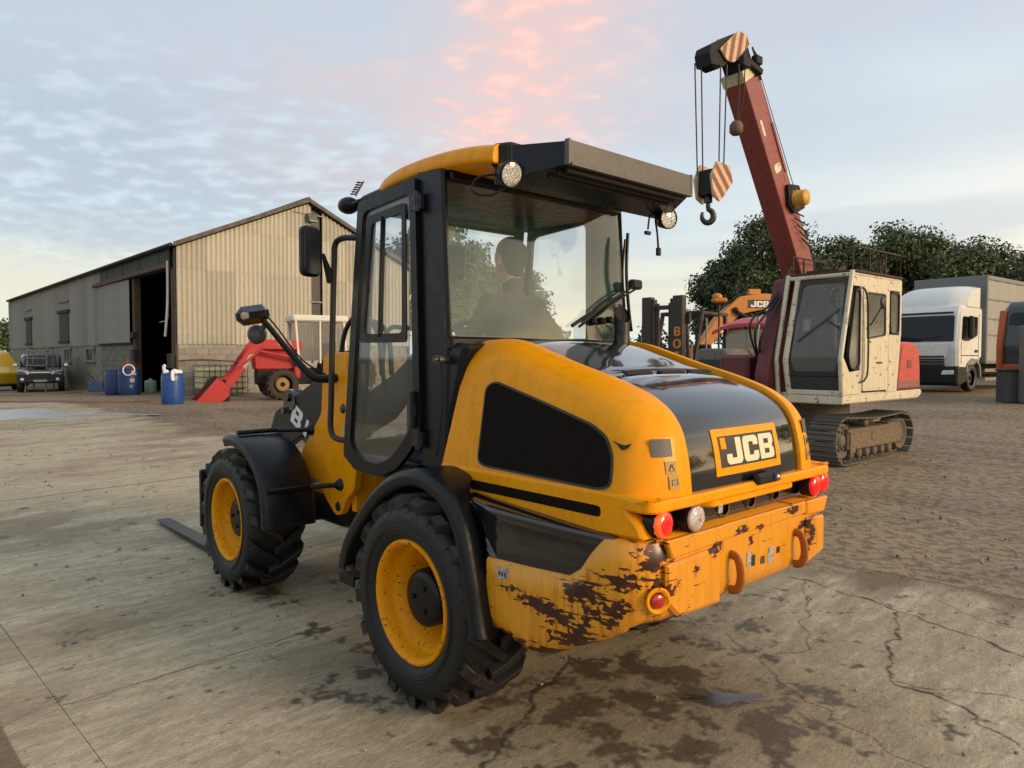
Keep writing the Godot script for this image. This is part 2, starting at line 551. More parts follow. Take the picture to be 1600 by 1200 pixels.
func sky_color(az: float, el: float, n1: FastNoiseLite, n2: FastNoiseLite, n3: FastNoiseLite) -> Vector3:    # az 0 is straight ahead, to the right is positive; linear radiance
	var d := rad_to_deg(el)
	var toward := 0.5 + 0.5 * cos(az - 1.75)                    # 1 where the sun went down
	var c := Vector3(0.43, 0.52, 0.575).lerp(Vector3(0.36, 0.425, 0.49), sst(8, 40, d))      # clear air
	c = c.lerp(Vector3(0.55, 0.61, 0.57), (1.0 - sst(0, 15, d)) * 0.75)
	c = c.lerp(Vector3(0.64, 0.59, 0.44), (sst(1.0, 3.5, d) - sst(4.5, 10, d)) * 0.65)
	c = c.lerp(Vector3(0.47, 0.57, 0.65), sst(0.3, 0.8, az) * (1.0 - sst(1.0, 1.6, az)) * sst(6, 20, d) * 0.6)
	var warm := pow(toward, 5.0)
	c = c.lerp(Vector3(1.75, 1.22, 0.58), warm * (1.0 - sst(2, 26, d)) * 0.9)
	c += Vector3(0.30, 0.24, 0.16) * warm * (1.0 - sst(10, 60, d))
	# cloud sheets, seen in perspective
	var k := 1.0 / (sin(el) + 0.10)
	var px := sin(az) * cos(el) * k
	var pz := -cos(az) * cos(el) * k
	var veil := n1.get_noise_3d(px * 0.55, pz * 0.9, 3.0)
	var rip := n2.get_noise_3d(px * 3.4 + veil * 0.9, pz * 4.6, 9.0)
	var big := n3.get_noise_3d(px * 0.5, pz * 0.5, 20.0)
	var grey := sst(-0.35, 0.45, veil + big * 0.6) * sst(3, 14, d)
	c = c.lerp(Vector3(0.37, 0.41, 0.49), grey * 0.5)
	var left := 1.0 - sst(-0.25, 0.15, az)
	var mack := sst(-0.15, 0.4, rip + veil * 0.35) * sst(5, 9, d) * (1.0 - sst(15, 24, d)) * left
	c = c.lerp(Vector3(0.31, 0.37, 0.42), mack * 0.42)
	c += Vector3(0.06, 0.065, 0.06) * sst(0.05, 0.5, -rip) * sst(4, 8, d) * (1.0 - sst(16, 26, d)) * left
	var low := sst(0.0, 0.35, n1.get_noise_3d(az * 1.6, d * 0.33, 40.0)) * sst(1.5, 4, d) * (1.0 - sst(9, 14, d))
	c = c.lerp(Vector3(0.38, 0.43, 0.48), low * 0.5)
	# the plume that still catches the sun
	var lean := az - 0.01 - (d - 20.0) * 0.0055
	var plume := exp(-pow(lean / 0.135, 2.0)) * sst(11, 19, d) * (1.0 - sst(27, 42, d)) * (0.72 + 0.5 * sst(-0.3, 0.4, rip + veil * 0.4))
	c = c.lerp(Vector3(0.76, 0.43, 0.36), clampf(plume, 0.0, 1.0) * 0.66)
	c += Vector3(0.16, 0.05, 0.01) * clampf(plume, 0.0, 1.0) * sst(0.1, 0.5, rip)
	var side := exp(-pow((az + 0.22) / 0.15, 2.0)) * sst(10, 16, d) * (1.0 - sst(20, 30, d)) * sst(-0.2, 0.4, veil + rip * 0.3)
	c = c.lerp(Vector3(0.62, 0.44, 0.41), side * 0.38)
	var pinks := sst(0.1, 0.5, big + rip * 0.3) * sst(9, 16, d) * (1.0 - sst(50, 75, d)) * (0.25 + 0.75 * toward)
	c = c.lerp(Vector3(0.62, 0.50, 0.48), pinks * 0.2)
	return c

# ---------- ground
const E1 := Vector3(0.7071, 0, 0.7071)
const E2 := Vector3(0.7071, 0, -0.7071)

func yard(a: float, b: float, y := 0.0) -> Vector3:    # a along the concrete road, b across it
	var p := E1 * a + E2 * b
	return Vector3(p.x, lift(p.x, p.z) + y, p.z)

func build_ground() -> void:
	# mud and gravel: one sheet to the horizon, finer near the yard
	var nb := noise(41, 0.35, 4)
	var nf := noise(42, 1.6, 3)
	var xs := []
	var gx := -420.0
	while gx < 420.0:
		xs.append(gx)
		var a := absf(gx)
		gx += 0.16 if a < 9.0 else (0.4 if a < 24.0 else (3.0 if a < 60.0 else 40.0))
	var rows := []
	var uvs := []
	for z in xs:
		var row := []
		var ur := []
		for x in xs:
			var q := Vector3(x, 0, z - 9.0)
			var e2: float = (q.x - q.z) * 0.7071
			var on := sst(5.45, 5.95, e2 + 0.42 * nb.get_noise_2d(q.x * 1.5, q.z * 1.5)) + sst(-4.0, -4.6, e2)
			on = maxf(on, 1.0 - sst(-27.0, -25.0, (q.x + q.z) * 0.7071))
			var near: float = 1.0 - sst(26, 60, q.length())
			q.y = lift(q.x, q.z) - 0.012 + on * (0.012 + near * (0.035 * nb.get_noise_2d(q.x, q.z) + 0.022 * nf.get_noise_2d(q.x, q.z)))
			row.append(q)
			ur.append(Vector2(q.x, q.z))
		rows.append(row)
		uvs.append(ur)
	var s := S()
	s.set_smooth_group(0)
	var nr := noise(45, 0.12, 4)
	var n5 := noise(46, 0.5, 4)
	for i in rows.size() - 1:
		for j in rows.size() - 1:
			for ij in [[i, j], [i + 1, j], [i + 1, j + 1], [i, j], [i + 1, j + 1], [i, j + 1]]:
				var q: Vector3 = rows[ij[0]][ij[1]]
				var a := (q.x + q.z) * 0.7071 + 0.9 * nr.get_noise_2d(q.x, q.z)
				var b := (q.x - q.z) * 0.7071 + 1.4 * nr.get_noise_2d(q.z + 60.0, q.x)
				var v := 0.92 + 0.42 * nr.get_noise_2d(q.x * 1.4, q.z * 1.4) + 0.30 * n5.get_noise_2d(a * 0.5, b * 2.2)
				# tyre tracks, two wheels wide, wandering along the yard
				for tr in [[7.2, 1.7, 0.30], [9.6, 1.5, 0.22], [12.4, 1.8, 0.32], [16.0, 1.9, 0.25]]:
					for e in [-0.5, 0.5]: v -= tr[2] * exp(-pow((b - tr[0] - e * tr[1]) / 0.26, 2.0)) * (0.55 + 0.6 * n5.get_noise_2d(a * 0.6, tr[0]))
				v = clampf(v, 0.42, 1.35)
				s.set_color(Color(v, v * (0.985 + 0.02 * v), v * (0.93 + 0.06 * v)))
				s.set_uv(uvs[ij[0]][ij[1]])
				s.add_vertex(q)
	var d1 := noise(51, 0.9, 5).get_seamless_image(1024, 1024)
	var da := noise(52, 0.02, 5).get_seamless_image(1024, 1024)
	var db := noise(53, 0.09, 4).get_seamless_image(1024, 1024)
	T.mud = tex_of(1024, 1024, func(x: int, y: int) -> Color:
		var a := da.get_pixel(x, y).r
		var b := db.get_pixel(x, y).r
		var f := d1.get_pixel(x, y).r
		var c := Color(0.575, 0.495, 0.385).lerp(Color(0.41, 0.34, 0.255), sst(0.36, 0.72, a + (b - 0.5) * 0.5))
		c = c.lerp(Color(0.65, 0.585, 0.49), sst(0.62, 0.72, b) * 0.5)
		c = c * (0.80 + 0.38 * f)
		return c)
	T.mud_bump = soft_tex(54, 0.14, 0.0, 1.0, 4, 512)
	var m := mk("mud", Color(1.0, 0.97, 0.92), 0.88, {"tex": "mud", "uv": true, "rtex": "rough", "bump": "mud_bump", "deep": 0.6})
	m.uv1_scale = Vector3(0.33, 0.33, 1)
	m.vertex_color_use_as_albedo = true
	var g := obj("ground", s, m)
	tag(g, "brown trodden mud and gravel of the yard", "ground", "", "structure")
	build_concrete()
	# loose stones on the mud and along the slab edge
	var st := S()
	ball(st, Vector3.ZERO, Vector3(0.5, 0.32, 0.42), 6)
	var mm := MultiMesh.new()
	mm.transform_format = MultiMesh.TRANSFORM_3D
	mm.use_colors = true
	mm.mesh = fin(st)
	var rg := RandomNumberGenerator.new()
	rg.seed = 12
	var where := []
	while where.size() < 5200:
		var a := rg.randf_range(-26.0, 12.0)
		var b := 5.7 + 14.0 * pow(rg.randf(), 1.7) if where.size() % 9 else rg.randf_range(1.0, 5.8)
		var p := yard(a, b)
		if p.z > -1.5 or p.z < -24.0: continue
		where.append(p)
	mm.instance_count = where.size()
	for i in where.size():
		var k := 0.010 + 0.040 * pow(rg.randf(), 3.5)
		if absf(where[i].x) + absf(where[i].z) < 9.0: k = minf(k, 0.022)
		mm.set_instance_transform(i, Transform3D(Basis(Vector3(rg.randfn(), rg.randfn() + 1.5, rg.randfn()).normalized(), rg.randf() * TAU).scaled(Vector3.ONE * k), where[i] + Vector3.UP * (k * 0.2 + 0.004)))
		var c := rg.randf_range(0.12, 0.34)
		mm.set_instance_color(i, Color(c, c * 0.92, c * 0.80))
	var mi := MultiMeshInstance3D.new()
	mi.name = "gravel"
	mi.multimesh = mm
	mk("stone", Color(1, 1, 1), 0.9).vertex_color_use_as_albedo = true
	mi.material_override = M.stone
	add_child(mi)
	tag(mi, "loose stones scattered over the yard", "gravel", "", "stuff")

func paint_line(im: Image, pts: Array, wide: float, dark: float, sd: int) -> void:    # a crack, drawn in yard coordinates
	var n := noise(sd, 0.6, 3)
	var res := 100.0
	for i in pts.size() - 1:
		var steps := int((pts[i + 1] - pts[i]).length() * res) + 1
		for k in steps:
			var p: Vector2 = pts[i].lerp(pts[i + 1], float(k) / steps)
			p += Vector2(n.get_noise_2d(p.x * 3.0, p.y * 3.0), n.get_noise_2d(p.y * 3.0 + 50.0, p.x * 3.0)) * 0.10
			var wd := wide * (0.6 + 0.9 * absf(n.get_noise_2d(p.x * 9.0, p.y * 9.0 + 9.0)))
			var c := Vector2((p.x + 17.0) * res, (p.y - 0.6) * res)
			var r := int(ceil(wd * res))
			for dy in range(-r, r + 1):
				for dx in range(-r, r + 1):
					var x := int(c.x) + dx
					var y := int(c.y) + dy
					if x < 0 or y < 0 or x >= im.get_width() or y >= im.get_height(): continue
					var f := 1.0 - sst(wd * res * 0.3, wd * res, Vector2(dx, dy).length())
					var o := im.get_pixel(x, y)
					im.set_pixel(x, y, o.lerp(Color(0.23, 0.195, 0.15), f * dark))

func build_concrete() -> void:
	# macro texture in yard coordinates: 2048 x 560 pixels for 20.48 m along and 5.6 m across
	var na := noise(71, 0.35, 5)
	var nb := noise(72, 1.6, 5)
	var nc := noise(73, 5.0, 4)
	var nd := noise(74, 0.9, 4)
	var wet := func(a: float, b: float) -> float:       # oil and water under and behind the loader, 0..1
		var q := E1 * a + E2 * b
		var s := 1.0 - sst(0.3, 1.15, Vector2((q.x - 0.65) / 1.35, (q.z + 3.35) / 0.85).length())
		s = maxf(s, 0.62 * (1.0 - sst(0.3, 1.1, Vector2((q.x + 0.5) / 1.1, (q.z + 4.1) / 1.3).length())))
		s = maxf(s, 0.6 * (1.0 - sst(0.3, 1.1, Vector2((q.x - 0.9) / 1.3, (q.z + 4.6) / 1.3).length())))
		s = maxf(s, 0.5 * (1.0 - sst(0.3, 1.1, Vector2((q.x + 1.7) / 0.9, (q.z + 5.2) / 0.6).length())))
		return s
	var base := tex_of(2048, 560, func(x: int, y: int) -> Color:
		var a := x / 100.0 - 17.0
		var b := y / 100.0 + 0.6
		var v := na.get_noise_2d(a, b)
		var w := nb.get_noise_2d(a * 1.0, b * 0.35)
		var f := nc.get_noise_2d(a * 2.2, b * 0.5)
		var c := Color(0.765, 0.72, 0.62).lerp(Color(0.69, 0.64, 0.54), sst(-0.3, 0.4, v + w * 0.4))
		c = c.lerp(Color(0.815, 0.775, 0.68), sst(0.12, 0.5, -w + f * 0.4) * 0.55)
		c = c * (1.0 + 0.13 * f)
		var s: float = wet.call(a, b)
		var blot := sst(0.0, 0.42, nd.get_noise_2d(a * 2.6, b * 2.6) * 0.8 + nb.get_noise_2d(a * 3.0, b * 2.4) * 0.6 + nc.get_noise_2d(a * 3.0, b * 3.0) * 0.45 - 0.44 + s * 0.66)
		c = c.lerp(Color(0.25, 0.212, 0.165), blot * 0.8)
		c = c.lerp(Color(0.50, 0.44, 0.345), s * 0.5)
		var edge := sst(5.3, 5.95, b + 0.5 * w + 0.3 * v) + sst(0.35, 0.5, v + 0.5 * w) * 0.3
		return c.lerp(Color(0.50, 0.43, 0.34), clampf(edge, 0.0, 1.0) * 0.85))
	var im: Image = base.get_image()
	var y2 := func(p: Vector3) -> Vector2: return Vector2((p.x + p.z) * 0.7071, (p.x - p.z) * 0.7071)
	for l in [[[Vector3(2.16, 0, -5.37), Vector3(2.55, 0, -4.6), Vector3(2.99, 0, -3.75), Vector3(3.2, 0, -3.0)], 0.028, 0.85], [[Vector3(2.2, 0, -5.25), Vector3(1.95, 0, -4.7), Vector3(1.75, 0, -4.15), Vector3(1.45, 0, -3.9)], 0.018, 0.7],
			[[Vector3(2.55, 0, -4.6), Vector3(2.2, 0, -4.05), Vector3(2.0, 0, -3.6), Vector3(2.2, 0, -3.0), Vector3(2.1, 0, -2.5)], 0.026, 0.8], [[Vector3(2.0, 0, -3.6), Vector3(2.6, 0, -3.35), Vector3(3.0, 0, -3.0)], 0.02, 0.7],
			[[Vector3(0.33, 0, -3.9), Vector3(0.15, 0, -3.5), Vector3(-0.02, 0, -3.05), Vector3(-0.2, 0, -2.6)], 0.03, 0.8], [[Vector3(1.3, 0, -4.2), Vector3(1.5, 0, -3.3), Vector3(1.75, 0, -2.7)], 0.018, 0.6],
			[[Vector3(2.9, 0, -5.0), Vector3(3.0, 0, -4.5), Vector3(3.3, 0, -4.2)], 0.014, 0.5], [[Vector3(-1.0, 0, -4.4), Vector3(-1.5, 0, -4.07), Vector3(-2.2, 0, -3.3), Vector3(-2.7, 0, -2.7)], 0.016, 0.42]]:
		paint_line(im, l[0].map(y2), l[1] * 0.62, l[2] * 0.8, 90 + l[0].size())
	T.concrete = ImageTexture.create_from_image(im)
	T.concrete_rough = tex_of(1024, 280, func(x: int, y: int) -> Color:
		var a := x / 50.0 - 17.0
		var b := y / 50.0 + 0.6
		var s: float = wet.call(a, b)
		var blot := sst(0.05, 0.3, nd.get_noise_2d(a * 2.6, b * 2.6) * 0.8 + nb.get_noise_2d(a * 3.0, b * 2.4) * 0.6 + nc.get_noise_2d(a * 3.0, b * 3.0) * 0.45 - 0.44 + s * 0.66)
		var g := 0.90 - 0.26 * blot - 0.10 * s + 0.1 * nb.get_noise_2d(a, b)
		return Color(g, g, g))
	# brushed grooves and grit, repeated every 1.7 m
	var ga := noise(81, 0.02, 4).get_seamless_image(1024, 1024)
	var gb := noise(82, 0.16, 3).get_seamless_image(1024, 1024)
	T.grooves = tex_of(1024, 1024, func(x: int, y: int) -> Color:
		var warp := ga.get_pixel(x, y).r
		var l := gb.get_pixel(posmod(int(x * 1.0 + warp * 24.0), 1024), posmod(int(y / 16.0), 64) * 16).r * 0.6 + ga.get_pixel(posmod(int(x * 5 + warp * 90.0), 1024), posmod(int(y / 4.0), 256) * 4).r * 0.4
		var f := gb.get_pixel(x, y).r
		var pit := sst(0.66, 0.74, gb.get_pixel(posmod(x * 2 + 31, 1024), posmod(y * 2, 1024)).r)
		var g := 0.90 + 0.55 * (l - 0.5) * sst(0.2, 0.55, warp) + 0.20 * (f - 0.5) - 0.18 * pit
		return Color(g, g * 0.985, g * 0.96))
	var m := mk("concrete", Color(0.95, 0.95, 0.94), 1.0, {"tex": "concrete", "uv": true, "rtex": "concrete_rough", "bump": "grooves", "deep": 0.25})
	m.texture_repeat = true
	m.uv1_scale = Vector3(1.0, 1.0, 1.0)
	m.heightmap_enabled = false
	m.detail_enabled = true
	m.detail_blend_mode = BaseMaterial3D.BLEND_MODE_MUL
	m.detail_albedo = T.grooves
	m.detail_uv_layer = BaseMaterial3D.DETAIL_UV_2
	m.uv2_scale = Vector3(0.59, 0.59, 1)
	var far := mk("concrete_far", Color(0.42, 0.375, 0.31), 0.9, {"tex": "grooves", "bump": "mud_bump", "deep": 0.4, "world": true, "k": 0.4})
	var road := thing("concrete_road", "cracked brushed concrete slabs of the yard road", "pavement")
	road.set_meta("kind", "structure")
	var rg := RandomNumberGenerator.new()
	rg.seed = 4
	for bay in [[0.84, 5.93, 0.0], [-4.3, 0.8375, 1.9]]:
		var a: float = 8.1 + bay[2]
		while a > -25.0:
			var a1 := a - 0.006
			var a0 := a - 6.0
			var st := S()
			st.set_smooth_group(1)
			var na2 := 12
			var nb2 := 10
			for i in na2:
				for j in nb2:
					var cs := []
					for q in [[0, 0], [1, 0], [1, 1], [0, 1]]:
						var aa := lerpf(a0, a1, float(i + q[0]) / na2)
						var bb := lerpf(bay[0], bay[1], float(j + q[1]) / nb2)
						cs.append([yard(aa, bb, 0.002), Vector2(aa, bb)])
					for k in [0, 2, 1, 0, 3, 2]:
						st.set_uv(Vector2((cs[k][1].x + 17.0) / 20.48, (cs[k][1].y - 0.6) / 5.6))
						st.set_uv2(cs[k][1])
						st.add_vertex(cs[k][0])
			st.set_smooth_group(FLAT)
			var co := [yard(a0, bay[0], 0.002), yard(a1, bay[0], 0.002), yard(a1, bay[1], 0.002), yard(a0, bay[1], 0.002)]
			for k in 4:
				var dn := Vector3(0, -0.12, 0)
				quad(st, co[k], co[(k + 1) % 4], co[(k + 1) % 4] + dn, co[k] + dn)
			obj("slab", st, m, road)
			a -= 6.0
	# standing water
	M.water = mk("water", Color(0.03, 0.027, 0.02, 0.35), 0.2, {"spec": 0.7})
	mk("wet_film", Color(0.34, 0.33, 0.31), 0.34, {"spec": 0.8, "bump": "mud_bump", "deep": 0.3, "world": true, "k": 0.5})
	for pd in [[-12.3, -17.4, 2.6, 1.5, 24, "wide pale puddle on the mud before the barn"], [1.05, -3.42, 0.20, 0.06, 18, "thin puddle on wet concrete behind the loader"], [2.3, -2.72, 0.16, 0.07, 18, "shallow puddle on the concrete at lower right"], [-0.55, -4.35, 0.28, 0.12, 16, "small puddle between the loader's left wheels"]]:
		puddle(pd[0], pd[1], pd[2], pd[3], pd[4], pd[5], rg)

func puddle(x: float, z: float, rx: float, rz: float, n: int, label: String, rg: RandomNumberGenerator) -> void:
	var s := S()
	var ns := noise(int(absf(x * 100)) + 3, 0.9, 4)
	var pts := []
	n *= 4
	for i in n:
		var a := TAU * i / n
		var r := 1.0 + 0.95 * ns.get_noise_2d(cos(a) * 2.6, sin(a) * 2.6) + 0.2 * ns.get_noise_2d(cos(a) * 9.0, sin(a) * 9.0)
		pts.append(Vector3(cos(a) * rx * r, 0, sin(a) * rz * r))
	var rows := []
	for k in 7:
		var row := []
		for q in pts:
			var v: Vector3 = q * maxf(k / 6.0, 0.002)
			v.y = lift(x + v.x, z + v.z) - lift(x, z)
			row.append(v)
		rows.append(row)
	grid(s, rows, 0, true)
	var o := obj("puddle", s, M.water if rx < 1.0 else M.wet_film, self, Transform3D(Basis.IDENTITY, Vector3(x, lift(x, z) + 0.006, z)))
	tag(o, label, "puddle", "", "structure")

# ---------- the wheel loader
func side_w(y: float) -> float:
	return 0.722 - 0.075 * clampf((y - 1.15) / 0.55, 0.0, 1.2)

func cap_screen(s: SurfaceTool, c: Vector3, n: Vector3, r: float) -> void:
	lathe(s, [Vector2(0, 0.012), Vector2(r * 0.8, 0.012), Vector2(r, 0.006), Vector2(r, 0)], c, n, 6, -1)

func make_wheel_meshes(R: float, rim: float, half: float, lugs: int, lug_h: float) -> Dictionary:
	# axis along -X (outwards); R to the lug tops
	var D := {}
	var c := R - lug_h
	var X := Vector3(-1, 0, 0)
	var s := S()
	var soil := RandomNumberGenerator.new()
	soil.seed = lugs + 5
	s.set_color(Color(0.0095, 0.009, 0.0088))
	lathe(s, [Vector2(rim + 0.004, half * 0.86), Vector2(rim + 0.03, half * 0.98), Vector2(rim + 0.055, half * 1.03), Vector2(lerpf(rim, c, 0.62), half * 1.05), Vector2(lerpf(rim, c, 0.85), half * 1.0), Vector2(c - 0.008, half * 0.86), Vector2(c, half * 0.55), Vector2(c + 0.004, 0), Vector2(c, -half * 0.55), Vector2(c - 0.008, -half * 0.86), Vector2(lerpf(rim, c, 0.85), -half * 1.0), Vector2(lerpf(rim, c, 0.5), -half * 1.05), Vector2(rim + 0.03, -half * 0.98), Vector2(rim, -half * 0.86)], Vector3.ZERO, X, 56)
	for rr in [rim + 0.062, rim + 0.075]:
		lathe(s, [Vector2(rr, half * 1.03), Vector2(rr + 0.004, half * 1.065), Vector2(rr + 0.008, half * 1.03)], Vector3.ZERO, X, 48, 5)
	for sd in [1, -1]:
		for k in lugs:
			var a0 := TAU * (k + (0.5 if sd < 0 else 0.0)) / lugs
			s.set_color(Color(0.0095, 0.009, 0.0088).lerp(Color(0.085, 0.070, 0.050), pow(soil.randf(), 2.4) * 0.75))
			var rows := []
			for i in 8:
				var t := i / 7.0
				var x: float = lerpf(-0.03, half * 1.02, t) * sd
				var ang := a0 - 0.36 * t
				var base := c - 0.02 - 0.045 * sst(0.75, 1.0, t)
				var top := R - 0.010 * sst(0.0, 0.25, 0.25 - t) - 0.028 * sst(0.86, 1.0, t)
				var wd := lerpf(0.052, 0.075, t) / R * 0.5
				var row := []
				for q in [[-1.25, base], [-0.95, top - 0.006], [-0.8, top], [0.8, top], [0.95, top - 0.006], [1.25, base]]:
					var aa: float = ang + wd * q[0]
					row.append(Vector3(-x, cos(aa) * q[1], sin(aa) * q[1]))
				rows.append(row)
			grid(s, rows, FLAT)
			var last: Array = rows[7]
			var low := []
			for q in last: low.append(Vector3(q.x + 0.016 * sd, q.y * 0.90, q.z * 0.90))
			grid(s, [last, low], FLAT)
			for e in [rows[0]]:
				for q in [[0, 1, 2], [0, 2, 3], [0, 3, 4], [0, 4, 5]]:
					for z in q: s.add_vertex(e[z])
	D.tyre = fin(s)
	s = S()
	lathe(s, [Vector2(rim + 0.012, half * 0.80), Vector2(rim + 0.014, half * 0.93), Vector2(rim + 0.006, half * 0.97), Vector2(rim - 0.006, half * 0.96), Vector2(rim - 0.018, half * 0.86), Vector2(rim - 0.026, half * 0.64), Vector2(rim - 0.030, half * 0.48), Vector2(rim - 0.052, half * 0.42), Vector2(rim - 0.058, half * 0.10), Vector2(rim - 0.078, half * 0.04), Vector2(rim - 0.084, -half * 0.30), Vector2(rim - 0.105, -half * 0.36), Vector2(0.08, -half * 0.38)], Vector3.ZERO, X, 56)
	box(s, Vector3(-half * 0.45, rim - 0.045, 0.02), Vector3(half * 0.5, 0.02, 0.05), 0.005)
	D.rim = fin(s)
	s = S()
	lathe(s, [Vector2(0, half * 0.58), Vector2(rim * 0.36, half * 0.58), Vector2(rim * 0.455, half * 0.55), Vector2(rim * 0.49, half * 0.46), Vector2(rim * 0.50, -half * 0.25), Vector2(rim * 0.58, -half * 0.30), Vector2(rim * 0.58, -half * 0.4)], Vector3.ZERO, X, 32)
	for k in 3:
		var a := k * TAU / 3.0 + 0.4
		cap_screen(s, Vector3(-half * 0.585, cos(a) * rim * 0.22, sin(a) * rim * 0.22), X, 0.013)
	for k in 10:
		var a := k * TAU / 10.0
		cap_screen(s, Vector3(half * 0.36, cos(a) * rim * 0.61, sin(a) * rim * 0.61), X, 0.014)
	D.hub = fin(s)
	return D

func put_wheel(called: String, D: Dictionary, parent: Node, u: float, w: float, y: float, roll := 0.0, rub: Material = M.tread, rimm: Material = M.yellow_deep, hubm: Material = M.black) -> Node3D:
	var n := Node3D.new()
	n.name = numbered(called, parent)
	parent.add_child(n)
	n.position = P(u, w, y)
	n.rotation.y = 0.0 if w > 0 else PI
	n.rotation.x = roll
	n.rotation_order = EULER_ORDER_YXZ
	put("tyre", D.tyre, rub, n)
	put("rim", D.rim, rimm, n)
	if D.has("hub"): put("hub", D.hub, hubm, n)
	return n

func chip_texture() -> void:
	# paint of the rear bumper: u runs from the left front corner round the back, v from the bottom up
	var n1 := noise(101, 0.9, 4)
	var n2 := noise(102, 3.6, 4)
	var n3 := noise(103, 1.2, 4)
	var n4 := noise(104, 1.0, 4)
	# each worn place: centre (metres along, height), radii, lean
	var spots := [[0.62, 0.60, 0.14, 0.10, 0.8], [0.50, 0.66, 0.22, 0.035, -0.25], [0.28, 0.475, 0.13, 0.045, -0.1], [0.47, 0.475, 0.17, 0.04, -0.06], [0.67, 0.78, 0.10, 0.06, 0.2], [0.80, 0.83, 0.09, 0.03, -0.1], [0.93, 0.90, 0.09, 0.085, 0.3], [0.955, 0.78, 0.035, 0.15, 0.0], [1.02, 0.80, 0.07, 0.03, 0.1], [0.76, 0.50, 0.09, 0.03, 0.2], [0.80, 0.70, 0.05, 0.05, 0.6], [0.62, 0.545, 0.12, 0.012, -0.15], [1.35, 0.90, 0.035, 0.03, 0], [1.55, 0.945, 0.06, 0.015, 0.0], [1.62, 0.88, 0.02, 0.02, 0.0], [1.7, 0.93, 0.03, 0.015, 0], [2.12, 0.88, 0.11, 0.02, 0.15], [2.2, 0.80, 0.04, 0.06, 0.0], [2.0, 0.97, 0.06, 0.02, 0.0], [1.22, 0.84, 0.02, 0.02, 0.0], [1.12, 0.68, 0.03, 0.012, 0.4]]
	var px := func(x: int, y: int) -> Color:
		var a := x / 1536.0 * 2.75
		var h := 0.36 + (1.0 - y / 512.0) * 0.70
		var bias := -1.0
		for s in spots:
			var da: float = a - s[0]
			var dh: float = h - s[1] - da * s[4]
			bias = maxf(bias, 1.0 - Vector2(da / s[2], dh / s[3]).length())
		var v := bias * 0.8 + n1.get_noise_2d(a * 6.0, h * 9.0) * 0.75 + n2.get_noise_2d(a * 5.0, h * 9.0) * 0.7 - 0.20
		if bias < -0.55: v = -1.0
		if v > -0.35: v += 0.30 * n4.get_noise_2d(a * 30.0, h * 42.0)
		v = maxf(v, n2.get_noise_2d(a * 9.0 + 40.0, h * 30.0) * 0.9 - 0.52)
		v = maxf(v, n4.get_noise_2d(a * 5.0 + h * 2.0, h * 55.0) * 0.9 - 0.50 + 0.25 * sst(-0.9, 0.2, bias))
		var film := sst(-0.1, 0.5, n3.get_noise_2d(a * 7.0, h * 0.8 + 9.0))
		var c := Color(0.955, 0.955, 0.93)
		c = c.lerp(Color(0.78, 0.70, 0.52), film * 0.4 * sst(0.95, 0.5, h))
		c = c.lerp(Color(0.70, 0.60, 0.42), sst(0.05, 0.35, n3.get_noise_2d(a * 26.0, h * 1.2)) * 0.12)
		c = c.lerp(Color(0.80, 0.84, 0.88), sst(-0.02, 0.03, v) * (1.0 - sst(0.05, 0.09, v)) * 0.4)
		var dark := Color(0.235, 0.155, 0.50).lerp(Color(0.36, 0.22, 0.55), sst(-0.1, 0.5, n4.get_noise_2d(a * 14.0, h * 14.0)))
		c = c.lerp(Color(0.62, 0.47, 0.30), 0.5 * sst(-0.75, 0.1, bias) * sst(0.0, 0.4, n3.get_noise_2d(a * 30.0, h * 1.6 + 4.0)))
		return c.lerp(dark, sst(0.04, 0.075, v))
	T.chips = tex_of(1536, 512, px)

const BUMPER := [Vector2(-0.50, 0.88), Vector2(-0.60, 0.868), Vector2(-0.72, 0.852), Vector2(-0.92, 0.816), Vector2(-1.07, 0.782), Vector2(-1.15, 0.75), Vector2(-1.195, 0.71), Vector2(-1.225, 0.65), Vector2(-1.238, 0.58), Vector2(-1.238, 0.30)]

func bumper_w(u: float) -> float:
	if u > -0.50: return 0.88 - 0.05 * (u + 0.5) / 0.3
	for i in BUMPER.size() - 1:
		if u <= BUMPER[i].x and u >= BUMPER[i + 1].x and BUMPER[i].x > BUMPER[i + 1].x: return lerpf(BUMPER[i].y, BUMPER[i + 1].y, (BUMPER[i].x - u) / (BUMPER[i].x - BUMPER[i + 1].x))
	return 0.70

func build_loader() -> void:
	T.dots = tex_of(256, 256, func(x: int, y: int) -> Color:
		var d := Vector2(posmod(x + (8 if (y / 16) % 2 else 0), 16) - 7.5, posmod(y, 16) - 7.5).length()
		var g := 1.0 - 0.75 * sst(5.5, 4.0, d) if d < 5.5 else 1.0
		return Color(g, g, g))
	mk("mesh", Color(0.016, 0.0115, 0.0095), 0.8, {"spec": 0.2, "tex": "dots", "bump": "dots", "deep": 0.12, "k": 7.0})
	chip_texture()
	var L := thing("wheel_loader", "yellow compact wheel loader with black bonnet and chipped rear bumper in the foreground", "wheel loader", Vector3(0.21, 0, -3.982), 42.0)
	loader_wheels(L)
	loader_bonnet(L)
	loader_rear(L)
	loader_cab(L)
	loader_front(L)
	driver()

